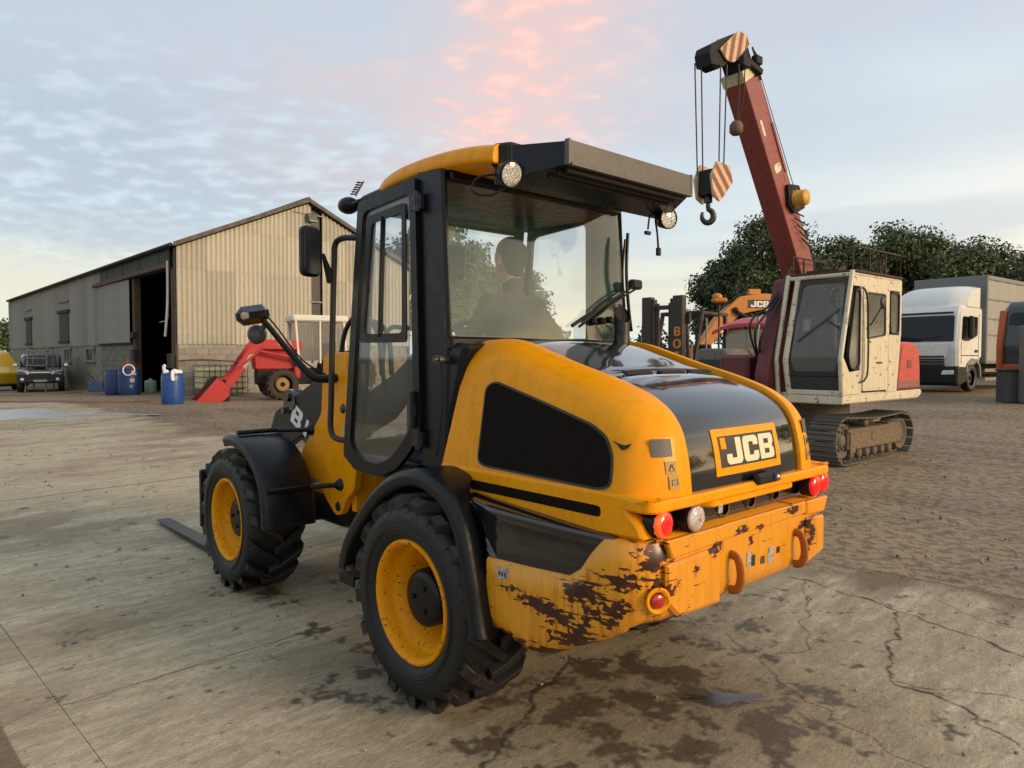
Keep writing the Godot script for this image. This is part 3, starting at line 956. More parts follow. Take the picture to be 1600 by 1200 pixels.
func loader_wheels(L: Node3D) -> void:
	var D := make_wheel_meshes(0.515, 0.285, 0.19, 17, 0.046)
	put_wheel("wheel", D, L, 0.0, 0.765, 0.507, 0.1)
	put_wheel("wheel", D, L, 2.35, 0.765, 0.507, 0.28)
	put_wheel("wheel", D, L, 0.0, -0.765, 0.507, 0.2)
	put_wheel("wheel", D, L, 2.35, -0.765, 0.507, 0.0)
	for sg in [1, -1]:
		# rear mudguard: a curved sheet with a thick rolled lip
		var arc := []
		for q in curve([Vector2(0.665, 0.54), Vector2(0.60, 0.70), Vector2(0.43, 0.895), Vector2(0.21, 1.065), Vector2(-0.05, 1.145), Vector2(-0.285, 1.09), Vector2(-0.42, 0.95), Vector2(-0.49, 0.74), Vector2(-0.52, 0.60), Vector2(-0.55, 0.49)], 5): arc.append(q)
		var rows := []
		for q in arc:
			var row := []
			var inw: float = lerpf(0.58, 0.885, sst(0.0, -0.42, q.x))
			for k in [[0.962, -0.062], [0.968, -0.03], [0.962, -0.008], [0.945, 0.004], [lerpf(0.93, inw, 0.25), 0.006], [lerpf(0.93, inw, 0.6), 0.003], [inw, 0.0]]:
				var dir: Vector2 = (q - Vector2(0.02, 0.5)).normalized()
				var p: Vector2 = q + dir * k[1]
				row.append(P(p.x, k[0] * sg, p.y))
			rows.append(row)
		var s := S()
		sheet(s, rows, P(0, -0.012 * sg, -0.012), 1)
		obj("rear_mudguard", s, M.fender_plastic, L)
		s = S()
		for k in 2:
			box(s, P(0.735 + 0.02 * k, 0.70 * sg, 0.54 - 0.1 * k), Vector3(0.34, 0.012, 0.16), 0.003)
			bx(s, 0.655, 0.815, 0.86 * sg, 0.872 * sg, 0.50 - 0.1 * k, 0.56 - 0.1 * k, 0.002)
		obj("step", s, M.black, L)
		# front mudguard
		arc = curve([Vector2(2.36, 1.115), Vector2(2.18, 1.13), Vector2(1.95, 1.075), Vector2(1.76, 0.945), Vector2(1.665, 0.78), Vector2(1.635, 0.56)], 5)
		rows = []
		for i in arc.size():
			var q: Vector2 = arc[i]
			var tdir: Vector2 = (arc[mini(i + 1, arc.size() - 1)] - arc[maxi(i - 1, 0)]).normalized()
			var nrm := Vector2(-tdir.y, tdir.x)
			if nrm.dot(q - Vector2(2.35, 0.5)) < 0: nrm = -nrm
			var row := []
			for k in [[0.955, -0.07], [0.962, -0.035], [0.955, -0.010], [0.93, 0.0], [0.80, 0.002], [0.62, 0.0], [0.605, -0.012]]:
				var p: Vector2 = q + nrm * k[1]
				row.append(P(p.x, k[0] * sg, p.y))
			rows.append(row)
		s = S()
		sheet(s, rows, P(0.008, -0.010 * sg, -0.010), 1)
		var fm := obj("front_mudguard", s, M.fender_plastic, L)
		for rd in [[Vector2(2.16, 1.148), Vector2(1.67, 1.148)], [Vector2(1.655, 0.80), Vector2(1.40, 0.80)]]:
			s = S()
			var a: Vector2 = rd[0]
			rod(s, P(a.x, 0.93 * sg, a.y), P(a.x, 0.62 * sg, a.y + 0.003), 0.017)
			rod(s, P(a.x, 0.64 * sg, a.y), P(lerpf(a.x, rd[1].x, 0.35), 0.47 * sg, a.y + 0.005), 0.017)
			lathe(s, [Vector2(0, 0.03), Vector2(0.03, 0.03), Vector2(0.045, 0.0)], P(lerpf(a.x, rd[1].x, 0.35), 0.455 * sg, a.y + 0.005), Vector3(-sg, 0, 0), 16)
			obj("support_bar", s, M.black, fm)

func bonnet_profile() -> Array:
	return curve([Vector2(-0.06, 1.765), Vector2(-0.19, 1.768), Vector2(-0.32, 1.752), Vector2(-0.5, 1.698), Vector2(-0.67, 1.645), Vector2(-0.86, 1.592), Vector2(-1.0, 1.545), Vector2(-1.08, 1.508), Vector2(-1.15, 1.455), Vector2(-1.195, 1.39), Vector2(-1.218, 1.32), Vector2(-1.235, 1.23), Vector2(-1.244, 1.14)], 5)

func loader_bonnet(L: Node3D) -> void:
	var pf := bonnet_profile()
	var n := pf.size()
	var side := curve([Vector2(0.03, 1.15), Vector2(-0.4, 1.15), Vector2(-0.8, 1.145), Vector2(-1.07, 1.14)], 8)
	for sg in [1, -1]:
		var rows := []
		for j in n:
			var q: Vector2 = pf[j]
			var t: Vector2 = (pf[mini(j + 1, n - 1)] - pf[maxi(j - 1, 0)]).normalized()
			var nin := Vector2(t.y, -t.x)
			if nin.dot(Vector2(-0.55, 1.2) - q) < 0: nin = -nin
			var row := [P(q.x + nin.x * 0.035, 0.452 * sg, q.y + nin.y * 0.035), P(q.x + nin.x * 0.004, 0.452 * sg, q.y + nin.y * 0.004), P(q.x, 0.466 * sg, q.y)]
			var r := 0.17
			for k in range(1, 9):
				var a := k / 8.0 * PI / 2
				var p := q + nin * r * (1.0 - cos(a))
				row.append(P(p.x, lerpf(0.466, side_w(p.y), sin(a)) * sg, p.y))
			var e := q + nin * r
			if j == 0: e.x = -0.06
			var f: Vector2 = side[mini(int(round(float(j) / (n - 1) * (side.size() - 1))), side.size() - 1)]
			f = Vector2(lerpf(0.03, -1.07, float(j) / (n - 1)), lerpf(1.15, 1.14, float(j) / (n - 1)))
			for k in range(1, 9):
				var p := e.lerp(f, k / 8.0)
				row.append(P(p.x, side_w(p.y) * sg, p.y))
			rows.append(row)
		var s := S()
		grid(s, rows, 1)
		# the flared lower flank with its cut-away rear end
		pw(s, rnd([Vector2(0.03, 1.152), Vector2(0.045, 1.11), Vector2(-0.115, 1.014), Vector2(-0.5, 0.999), Vector2(-1.0, 0.987), Vector2(-1.222, 0.998), Vector2(-1.20, 1.05), Vector2(-1.13, 1.105), Vector2(-1.256, 1.147), Vector2(-1.07, 1.155)], 0.012, 2), 0.66 * sg, 0.737 * sg, 0.012)
		var sh := obj("bonnet_side", s, M.yellow, L)
		var pm := func(p: Vector2, d: float) -> Vector3: return P(p.x, (side_w(p.y) + d) * sg, p.y)
		var gp := rnd([Vector2(-0.315, 1.56), Vector2(-0.255, 1.535), Vector2(-0.248, 1.19), Vector2(-0.30, 1.175), Vector2(-1.0, 1.163), Vector2(-1.05, 1.18), Vector2(-1.047, 1.29), Vector2(-1.01, 1.36), Vector2(-0.93, 1.402), Vector2(-0.62, 1.484)], 0.03, 3)
		s = S()
		prism(s, gp, -0.01, 0.004, pm, 0.002)
		obj("side_grille", s, M.mesh, sh)
		s = S()
		ring(s, inset(gp, -0.007), inset(gp, 0.002), -0.01, 0.006, pm)
		obj("grille_seal", s, M.ink, sh)
		s = S()
		pw(s, rnd([Vector2(-0.214, 1.101), Vector2(-1.017, 1.098), Vector2(-1.018, 1.055), Vector2(-0.214, 1.057)], 0.018, 3), 0.73 * sg, 0.741 * sg, 0.002)
		obj("lower_vent", s, M.mesh, sh)
		if sg > 0:
			s = S()
			pw(s, rnd([Vector2(-1.04, 1.352), Vector2(-1.075, 1.342), Vector2(-1.10, 1.338), Vector2(-1.135, 1.349), Vector2(-1.118, 1.33), Vector2(-1.092, 1.318), Vector2(-1.075, 1.327), Vector2(-1.07, 1.338)], 0.004, 1), 0.6905, 0.6955, 0.0)
			obj("paint_scratch", s, M.ink, sh, Transform3D(Basis.IDENTITY, Vector3(-0.003, 0, 0)))
	# the glossy lid between the two flanks
	var rows2 := []
	var lid := pf.duplicate()
	lid.insert(0, Vector2(0.02, 1.762))
	for j in lid.size():
		var q: Vector2 = lid[j]
		var t: Vector2 = (lid[mini(j + 1, lid.size() - 1)] - lid[maxi(j - 1, 0)]).normalized()
		var nout := Vector2(-t.y, t.x)
		if nout.dot(Vector2(-0.55, 1.2) - q) > 0: nout = -nout
		var row := []
		for k in 15:
			var w := lerpf(-0.451, 0.451, k / 14.0)
			var step := -0.012 * sst(0, 1, (-q.x - 0.74) / 0.02) * (1.0 - sst(0, 1, (-q.x - 0.79) / 0.02))
			var p := q + nout * (-0.020 + 0.014 * (1.0 - pow(absf(w) / 0.45, 2.5)) + step)
			if j >= lid.size() - 4: p.y = maxf(p.y, 1.10 + 0.045 * sst(0.32, 0.44, absf(w)))
			if j == lid.size() - 1: p.y = 1.10 + 0.045 * sst(0.32, 0.44, absf(w))
			row.append(P(p.x, w, p.y))
		rows2.append(row)
	var s2 := S()
	grid(s2, rows2, 1)
	var bp := obj("bonnet_lid", s2, M.black_gloss, L)
	var lidm := func(p: Vector2, d: float) -> Vector3: return P(-0.775 - p.y, p.x, 1.612 - p.y * 0.3 + d)
	for k in [[0.30, 0.10], [0.04, -0.16], [-0.20, -0.39]]:
		s2 = S()
		prism(s2, rnd([Vector2(k[0], -0.018), Vector2(k[0], 0.018), Vector2(k[1], 0.018), Vector2(k[1], -0.018)], 0.014, 3), -0.012, -0.002, lidm, 0.002)
		obj("air_slot", s2, M.dark, bp)
	# badge: a yellow plate with a black field and cream letters, leaning with the lid
	var badge := Node3D.new()
	badge.name = "badge"
	bp.add_child(badge)
	var bm := func(p: Vector2, d: float) -> Vector3:      # a place on the lid: x to the right seen from behind, y up from the badge's middle
		var y := 1.283 + p.y
		var u := -1.0
		for i in pf.size() - 1:
			if pf[i].y >= y and pf[i + 1].y <= y: u = lerpf(pf[i].x, pf[i + 1].x, (pf[i].y - y) / maxf(pf[i].y - pf[i + 1].y, 1e-5))
		return P(u + 0.020 - 0.014 * (1.0 - pow(absf(p.x) / 0.45, 2.5)) - d, -p.x, y)
	s2 = S()
	var nb := 12
	for part in [[0.265, -0.098, 0.092, -0.004, 0.0035, "badge_plate", "yellow"], [0.228, -0.066, 0.062, 0.003, 0.0050, "badge_field", "ink"]]:
		var br := []
		for i in nb + 1:
			var row := []
			for j in nb + 1: row.append(bm.call(Vector2(lerpf(-part[0], part[0], float(j) / nb), lerpf(part[1], part[2], float(i) / nb)), part[4]))
			br.append(row)
		s2 = S()
		sheet(s2, br, P(0.006, 0, 0), 1)
		obj(part[5], s2, M[part[6]], badge)
	mk("cream", Color(0.74, 0.66, 0.46), 0.5)
	logo(badge, "JCB", M.cream, Vector3(0.018, -0.002, 0.0055), 0.108, 0.405, bm)
	s2 = S()
	prism(s2, PackedVector2Array([Vector2(-0.218, 0.010), Vector2(-0.180, 0.010), Vector2(-0.180, 0.056), Vector2(-0.218, 0.056)]), 0.004, 0.0075, bm)
	obj("badge_corner", s2, M.yellow, badge)
	s2 = S()
	bx(s2, -1.25, -1.285, -0.17, 0.02, 1.125, 1.172, 0.012)
	bx(s2, -1.275, -1.292, -0.16, -0.10, 1.13, 1.167, 0.006)
	var la := obj("latch", s2, M.black_plastic, bp)
	s2 = S()
	lathe(s2, [Vector2(0, 0.006), Vector2(0.011, 0.006), Vector2(0.013, 0)], P(-1.292, -0.13, 1.149), P(-1, 0, 0), 14)
	obj("lock", s2, M.chrome, la)
	# stickers on the shoulders
	for k in [[1.328, 0.59, 0.08, 0.068, "ink_grey"], [1.252, 0.563, 0.048, 0.05, "yellow_pale"], [1.197, 0.556, 0.048, 0.05, "yellow_pale"], [1.345, -0.535, 0.06, 0.065, "ink_grey"], [1.272, -0.535, 0.055, 0.055, "yellow_pale"], [1.212, -0.535, 0.055, 0.055, "yellow_pale"]]:
		if not M.has(k[4]): mk(k[4], Color(0.16, 0.16, 0.15) if k[4] == "ink_grey" else Color(0.66, 0.40, 0.10), 0.5, {"tex": "rough", "k": 14.0})
		var y: float = k[0]
		var sg2 := signf(k[1])
		var rr := []
		for i in 2:
			var row := []
			for j in 5:
				var ww: float = absf(k[1]) + lerpf(-k[2], k[2], j / 4.0) * 0.5
				var sn := clampf((ww - 0.466) / (side_w(y) - 0.466), 0.0, 0.98)
				var yy: float = y + (-0.5 + i) * k[3]
				var base := -1.218 - (1.32 - yy) * 0.16
				row.append(P(base + 0.17 * (1.0 - sqrt(1.0 - sn * sn)) - 0.005, ww * sg2, yy))
			rr.append(row)
		s2 = S()
		sheet(s2, rr, P(-0.001, 0, 0), 1)
		var stk := obj("warning_sticker", s2, M[k[4]], L)
		if k[4] == "yellow_pale":
			s2 = S()
			var mid: Vector3 = (rr[0][2] + rr[1][2]) / 2.0 + P(-0.003, 0, 0)
			var ex: Vector3 = (rr[0][4] - rr[0][0]).normalized()
			var ey := Vector3.UP
			var tri := [mid + ey * 0.014, mid - ey * 0.012 + ex * 0.013, mid - ey * 0.012 - ex * 0.013]
			if y > 1.22:
				for i in 3: bar(s2, tri[i], tri[(i + 1) % 3], 0.003, 0.001, 0.0)
			else:
				for i in 2: bar(s2, mid + ex * (0.013 * (i * 2 - 1)) - ey * 0.01, mid + ex * (0.013 * (i * 2 - 1)) + ey * 0.01, 0.002, 0.001, 0.0)
				for i in 2: bar(s2, mid - ey * (0.01 - 0.02 * i) - ex * 0.013, mid - ey * (0.01 - 0.02 * i) + ex * 0.013, 0.002, 0.001, 0.0)
			obj("pictogram", s2, M.ink, stk)
	# exhaust stack with a slanted mouth, in a ringed hole
	s2 = S()
	lathe(s2, [Vector2(0.075, 0.0), Vector2(0.095, 0.006), Vector2(0.10, 0.0)], P(-0.16, -0.44, 1.742), Vector3(0, 1, 0.3).normalized(), 24)
	var er := []
	for q in [1.62, 9.0]:
		var row := []
		for k in 24:
			var a := TAU * k / 24.0
			row.append(P(-0.155 + cos(a) * 0.047, -0.44 + sin(a) * 0.047, q if q < 9.0 else 1.935 + cos(a) * 0.055 - sin(a) * 0.02))
		er.append(row)
	grid(s2, er, 1, true)
	tube(s2, [P(-0.155, -0.44, 1.62), P(-0.155, -0.44, 1.80)], 0.050, 22, false)
	obj("exhaust_pipe", s2, M.bare, L)
	s2 = S()
	var em := []
	for k in 24:
		var a := TAU * k / 24.0
		em.append(P(-0.155 + cos(a) * 0.042, -0.44 + sin(a) * 0.042, 1.915 + cos(a) * 0.055 - sin(a) * 0.02))
	for k in 24:
		s2.add_vertex(P(-0.155, -0.44, 1.90)); s2.add_vertex(em[k]); s2.add_vertex(em[(k + 1) % 24])
	obj("exhaust_mouth", s2, M.dark, L)

func logo(parent: Node, words: String, m: Material, at: Vector3, h: float, wide: float, on = null) -> void:   # heavy square-shouldered letters, each an extruded stroke
	var W := wide / words.length()
	var t := h * 0.235
	for i in words.length():
		var x0 := at.x - wide / 2.0 + W * i
		var w := W * 0.9
		var s := S()
		var f := func(p: Vector2, d: float) -> Vector3: return on.call(Vector2(x0 + p.x, at.y + p.y), at.z + d) if on != null else Vector3(x0 + p.x, at.y + p.y, at.z + d)
		var y0 := -h / 2.0
		var y1 := h / 2.0
		match words[i]:
			"J":
				prism(s, rnd([Vector2(w * 0.64, y1), Vector2(w, y1), Vector2(w, y0 + t * 0.5), Vector2(w * 0.86, y0), Vector2(w * 0.12, y0), Vector2(0, y0 + t * 0.5), Vector2(0, y0 + h * 0.40), Vector2(w * 0.34, y0 + h * 0.40), Vector2(w * 0.34, y0 + t), Vector2(w * 0.64, y0 + t)], h * 0.05, 3), 0, 0.002, f)
			"C":
				prism(s, rnd([Vector2(w * 0.12, y1), Vector2(w * 0.88, y1), Vector2(w, y1 - t * 0.5), Vector2(w, y1 - h * 0.38), Vector2(w * 0.66, y1 - h * 0.38), Vector2(w * 0.66, y1 - t), Vector2(w * 0.36, y1 - t), Vector2(w * 0.36, y0 + t), Vector2(w * 0.66, y0 + t), Vector2(w * 0.66, y0 + h * 0.38), Vector2(w, y0 + h * 0.38), Vector2(w, y0 + t * 0.5), Vector2(w * 0.88, y0), Vector2(w * 0.12, y0), Vector2(0, y0 + t * 0.5), Vector2(0, y1 - t * 0.5)], h * 0.05, 3), 0, 0.002, f)
			"B":
				var tt := t * 0.86
				for q in [[0.0, w * 0.34, y0, y1], [w * 0.34, w * 0.86, y1 - tt, y1], [w * 0.34, w * 0.90, -tt / 2, tt / 2], [w * 0.34, w * 0.88, y0, y0 + tt]]:
					prism(s, rnd([Vector2(q[0], q[2]), Vector2(q[1], q[2]), Vector2(q[1], q[3]), Vector2(q[0], q[3])], h * 0.02, 1), 0, 0.002, f)
				for sg in [1, -1]:
					prism(s, rnd([Vector2(w * 0.66, sg * tt * 0.4), Vector2(w * 0.90, sg * tt * 0.2), Vector2(w, sg * tt * 0.7), Vector2(w, sg * (h / 2 - tt * 0.5)), Vector2(w * 0.90, sg * h / 2), Vector2(w * 0.66, sg * h / 2)], h * 0.03, 2), 0, 0.0021, f)
		obj("letter", s, m, parent)

func loader_rear(L: Node3D) -> void:
	# ledge under the lid
	var s := S()
	py(s, rnd([Vector2(-1.06, 0.738), Vector2(-1.235, 0.738), Vector2(-1.262, 0.70), Vector2(-1.268, 0.36), Vector2(-1.268, -0.36), Vector2(-1.262, -0.70), Vector2(-1.235, -0.738), Vector2(-1.06, -0.738)], 0.03, 4), 1.098, 1.142, 0.009)
	py(s, rnd([Vector2(-1.15, 0.42), Vector2(-1.262, 0.33), Vector2(-1.262, -0.33), Vector2(-1.15, -0.42)], 0.02, 3), 1.072, 1.099, 0.006)
	obj("rear_ledge", s, M.yellow, L)
	s = S()
	bx(s, -0.9, -1.17, -0.69, 0.69, 0.96, 1.099, 0.01)
	for k in [[0.12, 1.03], [-0.10, 1.035], [-0.32, 1.04]]:
		lathe(s, [Vector2(0.03, 0.012), Vector2(0.042, 0.012), Vector2(0.045, 0.0)], P(-1.17, k[0], k[1]), P(-1, 0, 0), 20)
	obj("lamp_recess", s, M.black_gloss, L)
	# lamps
	for k in [[0.645, 1.052, "lamp_red", "red tail lamp with an amber edge"], [-0.585, 1.052, "lamp_red", ""], [-0.672, 1.062, "lamp_red", ""], [0.432, 1.042, "lens", "clear round reversing lamp"]]:
		s = S()
		var base := P(-1.19, k[0], k[1])
		lathe(s, [Vector2(0.056, 0.0), Vector2(0.058, 0.045), Vector2(0.054, 0.052)], base, P(-1, 0, 0), 28)
		var hs := obj("tail_lamp", s, M.black, L)
		if k[3]: hs.set_meta("label", k[3])
		s = S()
		lathe(s, [Vector2(0.053, 0.045), Vector2(0.053, 0.056), Vector2(0.048, 0.066), Vector2(0.03, 0.073), Vector2(0, 0.076)], base, P(-1, 0, 0), 28)
		obj("lamp_lens", s, M[k[2]], hs)
		if k[2] == "lens":
			s = S()
			lathe(s, [Vector2(0, 0.0765), Vector2(0.009, 0.0772), Vector2(0.010, 0.073)], base, P(-1, 0, 0), 12)
			obj("lamp_bulb", s, mk("bulb_amber", Color(0.5, 0.2, 0.06), 0.3), hs)
		else:
			if k[0] > 0:
				s = S()
				var rows := []
				for i in 7:
					var a := PI * 0.5 + PI * i / 6.0
					var row := []
					for q in [Vector2(0.0555, 0.044), Vector2(0.0557, 0.0575), Vector2(0.0506, 0.0686), Vector2(0.040, 0.0735)]:
						row.append(base + P(-1, 0, 0) * q.y + P(0, -1, 0) * cos(a) * q.x + Vector3.UP * sin(a) * q.x)
					rows.append(row)
				grid(s, rows, 1)
				obj("lamp_amber", s, M.amber, hs)
			var o := OmniLight3D.new()
			o.name = numbered("tail_lamp_light", L)
			o.light_color = Color(1.0, 0.08, 0.04)
			o.light_energy = 0.0025
			o.light_size = 0.04
			o.omni_range = 6.0
			o.omni_attenuation = 2.0
			o.shadow_enabled = true
			L.add_child(o)
			o.position = base + P(-0.125, 0, 0)
	s = S()
	box(s, P(-1.262, 0.285, 1.063), Vector3(0.03, 0.035, 0.003), 0.0)
	obj("small_label", s, M.sticker, L)
	# black tank side below the bonnet
	for sg in [1, -1]:
		s = S()
		var cols := []
		for k in 15:
			var e := k / 14.0
			var a := Vector2(lerpf(-0.255, -1.10, e), lerpf(1.045, 0.992, e))
			var b := Vector2(lerpf(-0.50, -1.0, e), 0.79 + 0.045 * sst(0.86, 1.0, e))
			var col := [P(a.x, 0.62 * sg, a.y), P(a.x, (bumper_w(a.x) - 0.022) * sg, a.y + 0.002), P(a.x, (bumper_w(a.x) - 0.012) * sg, a.y - 0.003), P(a.x, (bumper_w(a.x) - 0.008) * sg, a.y - 0.012)]
			for q in range(1, 9):
				var m := a.lerp(b, q / 8.0)
				if k == 0: m += Vector2(-0.05, 0.03) * sin(PI * q / 8.0)
				col.append(P(m.x, (bumper_w(m.x) - 0.008 - 0.012 * sin(PI * q / 8.0)) * sg, m.y))
			cols.append(col)
		grid(s, cols, 1)
		pw(s, [Vector2(0.25, 1.10), Vector2(-0.13, 1.004), Vector2(-1.0, 0.99), Vector2(-1.0, 0.75), Vector2(-0.55, 0.75), Vector2(-0.2, 1.0)], 0.45 * sg, 0.60 * sg)
		obj("tank_panel", s, M.black_gloss, L)
	# bumper weight
	var plan := BUMPER.duplicate()
	var full := plan.duplicate()
	for i in plan.size(): full.append(Vector2(plan[plan.size() - 1 - i].x, -plan[plan.size() - 1 - i].y))
	var fine := []
	for i in full.size() - 1:
		for k in 3: fine.append((full[i] as Vector2).lerp(full[i + 1], k / 3.0))
	fine.append(full[-1])
	var rows := []
	var uvs := []
	var along := 0.17
	for i in fine.size():
		var p: Vector2 = fine[i]
		if i: along += (p - fine[i - 1]).length()
		var t: Vector2 = (fine[mini(i + 1, fine.size() - 1)] - fine[maxi(i - 1, 0)]).normalized()
		var nin := Vector2(t.y, -t.x)
		if nin.dot(Vector2(-0.6, 0) - p) < 0: nin = -nin
		var top := 0.988
		if p.x > -1.08: top = lerpf(0.825, 0.988, sst(-0.93, -1.08, p.x)) if p.x < -0.93 else 0.818
		var bot := lerpf(0.435, 0.655, clampf((p.x + 0.74) / -0.46, 0.0, 1.0)) if p.x < -0.74 else lerpf(0.435, 0.50, clampf((p.x + 0.74) / 0.22, 0.0, 1.0))
		var row := []
		var ur := []
		for q in [[0.30, 0.0, 1], [0.012, 0.0, 1], [0.0, -0.012, 1], [0.0, 0.66, 2], [0.0, 0.33, 2], [0.0, 0.075, 0], [0.012, 0.035, 0], [0.04, 0.008, 0], [0.09, -0.012, 0], [0.35, -0.03, 0]]:
			var y: float = top + q[1] if q[2] == 1 else (bot + q[1] if q[2] == 0 else lerpf(bot + 0.075, top - 0.012, q[1]))
			var pp: Vector2 = p + nin * q[0]
			row.append(P(pp.x, pp.y, y))
			ur.append(Vector2(along / 2.75, 1.0 - (y - 0.36) / 0.70))
		rows.append(row)
		uvs.append(ur)
	s = S()
	grid(s, rows, 1, false, uvs)
	T.chips_ok = T.chips
	var bm := mk("bumper_paint", Color(0.80, 0.335, 0.0125), 0.45, {"tex": "chips", "uv": true, "rtex": "rough", "coat": 0.3, "coatr": 0.2})
	var bump := obj("rear_bumper", s, bm, L)
	# raised blocks, upper flange and tow eyes on the back of it
	var put_block := func(called: String, poly: Array, d: float, bev: float) -> void:
		var st := S()
		pu(st, PackedVector2Array(poly), -1.232, -1.238 - d, bev)
		var me := fin(st)
		# texture coordinates that continue the bumper's own
		var md := MeshDataTool.new()
		md.create_from_surface(me, 0)
		for i in md.get_vertex_count():
			var vv := md.get_vertex(i)
			md.set_vertex_uv(i, Vector2((0.965 + (0.69 + vv.x)) / 2.75, 1.0 - (vv.y - 0.36) / 0.70))
		var am := ArrayMesh.new()
		md.commit_to_surface(am)
		put(called, am, bm, bump)
	put_block.call("flange", [Vector2(0.64, 0.988), Vector2(0.24, 0.988), Vector2(0.24, 0.925), Vector2(0.60, 0.915)], 0.022, 0.006)
	put_block.call("flange", [Vector2(0.24, 0.988), Vector2(-0.48, 0.988), Vector2(-0.48, 0.93), Vector2(0.24, 0.925)], 0.016, 0.006)
	put_block.call("flange", [Vector2(-0.48, 0.988), Vector2(-0.70, 0.988), Vector2(-0.66, 0.915), Vector2(-0.48, 0.925)], 0.022, 0.006)
	put_block.call("bumper_block", [Vector2(0.63, 0.895), Vector2(0.26, 0.905), Vector2(0.26, 0.67), Vector2(0.55, 0.68), Vector2(0.63, 0.75)], 0.016, 0.012)
	put_block.call("bumper_block", [Vector2(-0.50, 0.905), Vector2(-0.68, 0.895), Vector2(-0.68, 0.72), Vector2(-0.50, 0.68)], 0.016, 0.012)
	mk("eye_orange", Color(0.42, 0.13, 0.012), 0.6, {"tex": "scuffed", "k": 4.0})
	for k in [0.165, -0.40]:
		s = S()
		tube(s, curve([P(-1.235, k, 0.85), P(-1.27, k + 0.004, 0.842), P(-1.286, k + 0.004, 0.80), P(-1.286, k, 0.745), P(-1.27, k, 0.708), P(-1.235, k, 0.70)], 5), 0.011, 10, true, 1.7)
		obj("tow_eye", s, M.eye_orange, bump)
	s = S()
	lathe(s, [Vector2(0.050, 0.0), Vector2(0.052, 0.008), Vector2(0.046, 0.010), Vector2(0.034, 0.004), Vector2(0.030, 0.0)], P(-1.232, 0.66, 0.765), P(-1, 0.42, 0).normalized(), 28)
	obj("reflector_ring", s, M.yellow_deep, bump)
	s = S()
	lathe(s, [Vector2(0.028, 0.0), Vector2(0.028, 0.008), Vector2(0.022, 0.012), Vector2(0, 0.014)], P(-1.234, 0.665, 0.765), P(-1, 0.42, 0).normalized(), 24)
	obj("reflector", s, M.lamp_dull, bump)
	for k in [[0.02, 0.80, 0.035, 0.07, "sticker"], [-0.02, 0.788, 0.03, 0.05, "ink"], [-0.10, 0.775, 0.035, 0.035, "steel"], [-0.17, 0.785, 0.045, 0.075, "sticker"], [-0.24, 0.795, 0.03, 0.03, "ink"]]:
		s = S()
		pu(s, rnd([Vector2(k[0] - k[2] / 2, k[1] - k[3] / 2), Vector2(k[0] + k[2] / 2, k[1] - k[3] * 0.45), Vector2(k[0] + k[2] * 0.4, k[1] + k[3] / 2), Vector2(k[0] - k[2] / 2, k[1] + k[3] / 2)], 0.005, 2), -1.236, -1.2405, 0.0)
		obj("torn_sticker", s, M[k[4]], bump)
	s = S()
	var sm := func(p: Vector2, d: float) -> Vector3: return P(p.x, bumper_w(p.x) + d, p.y)
	prism(s, PackedVector2Array([Vector2(-0.565, 0.79), Vector2(-0.625, 0.795), Vector2(-0.625, 0.745), Vector2(-0.565, 0.74)]), -0.002, 0.003, sm)
	var tag_s := obj("white_sticker", s, M.sticker, bump)
	s = S()
	for k in 3: prism(s, PackedVector2Array([Vector2(-0.573 - 0.016 * k, 0.772), Vector2(-0.582 - 0.016 * k, 0.772), Vector2(-0.582 - 0.016 * k, 0.755 - 0.003 * k), Vector2(-0.573 - 0.016 * k, 0.755)]), 0.003, 0.0037, sm)
	obj("print", s, M.ink, tag_s)
	# chassis
	s = S()
	bx(s, -0.6, 0.95, -0.45, 0.45, 0.50, 1.10, 0.03)
	bx(s, -1.1, -0.59, -0.5, 0.5, 0.72, 1.09, 0.03)
	bx(s, -0.20, 0.20, -0.60, 0.60, 0.40, 0.62, 0.05)
	bx(s, 0.9, 1.5, -0.16, 0.16, 0.42, 0.90, 0.03)
	rod(s, P(0, -0.6, 0.507), P(0, 0.6, 0.507), 0.11, 18)
	rod(s, P(2.35, -0.6, 0.507), P(2.35, 0.6, 0.507), 0.11, 18)
	bx(s, 1.9, 2.8, -0.28, 0.28, 0.42, 0.72, 0.03)
	obj("chassis", s, M.dark, L)

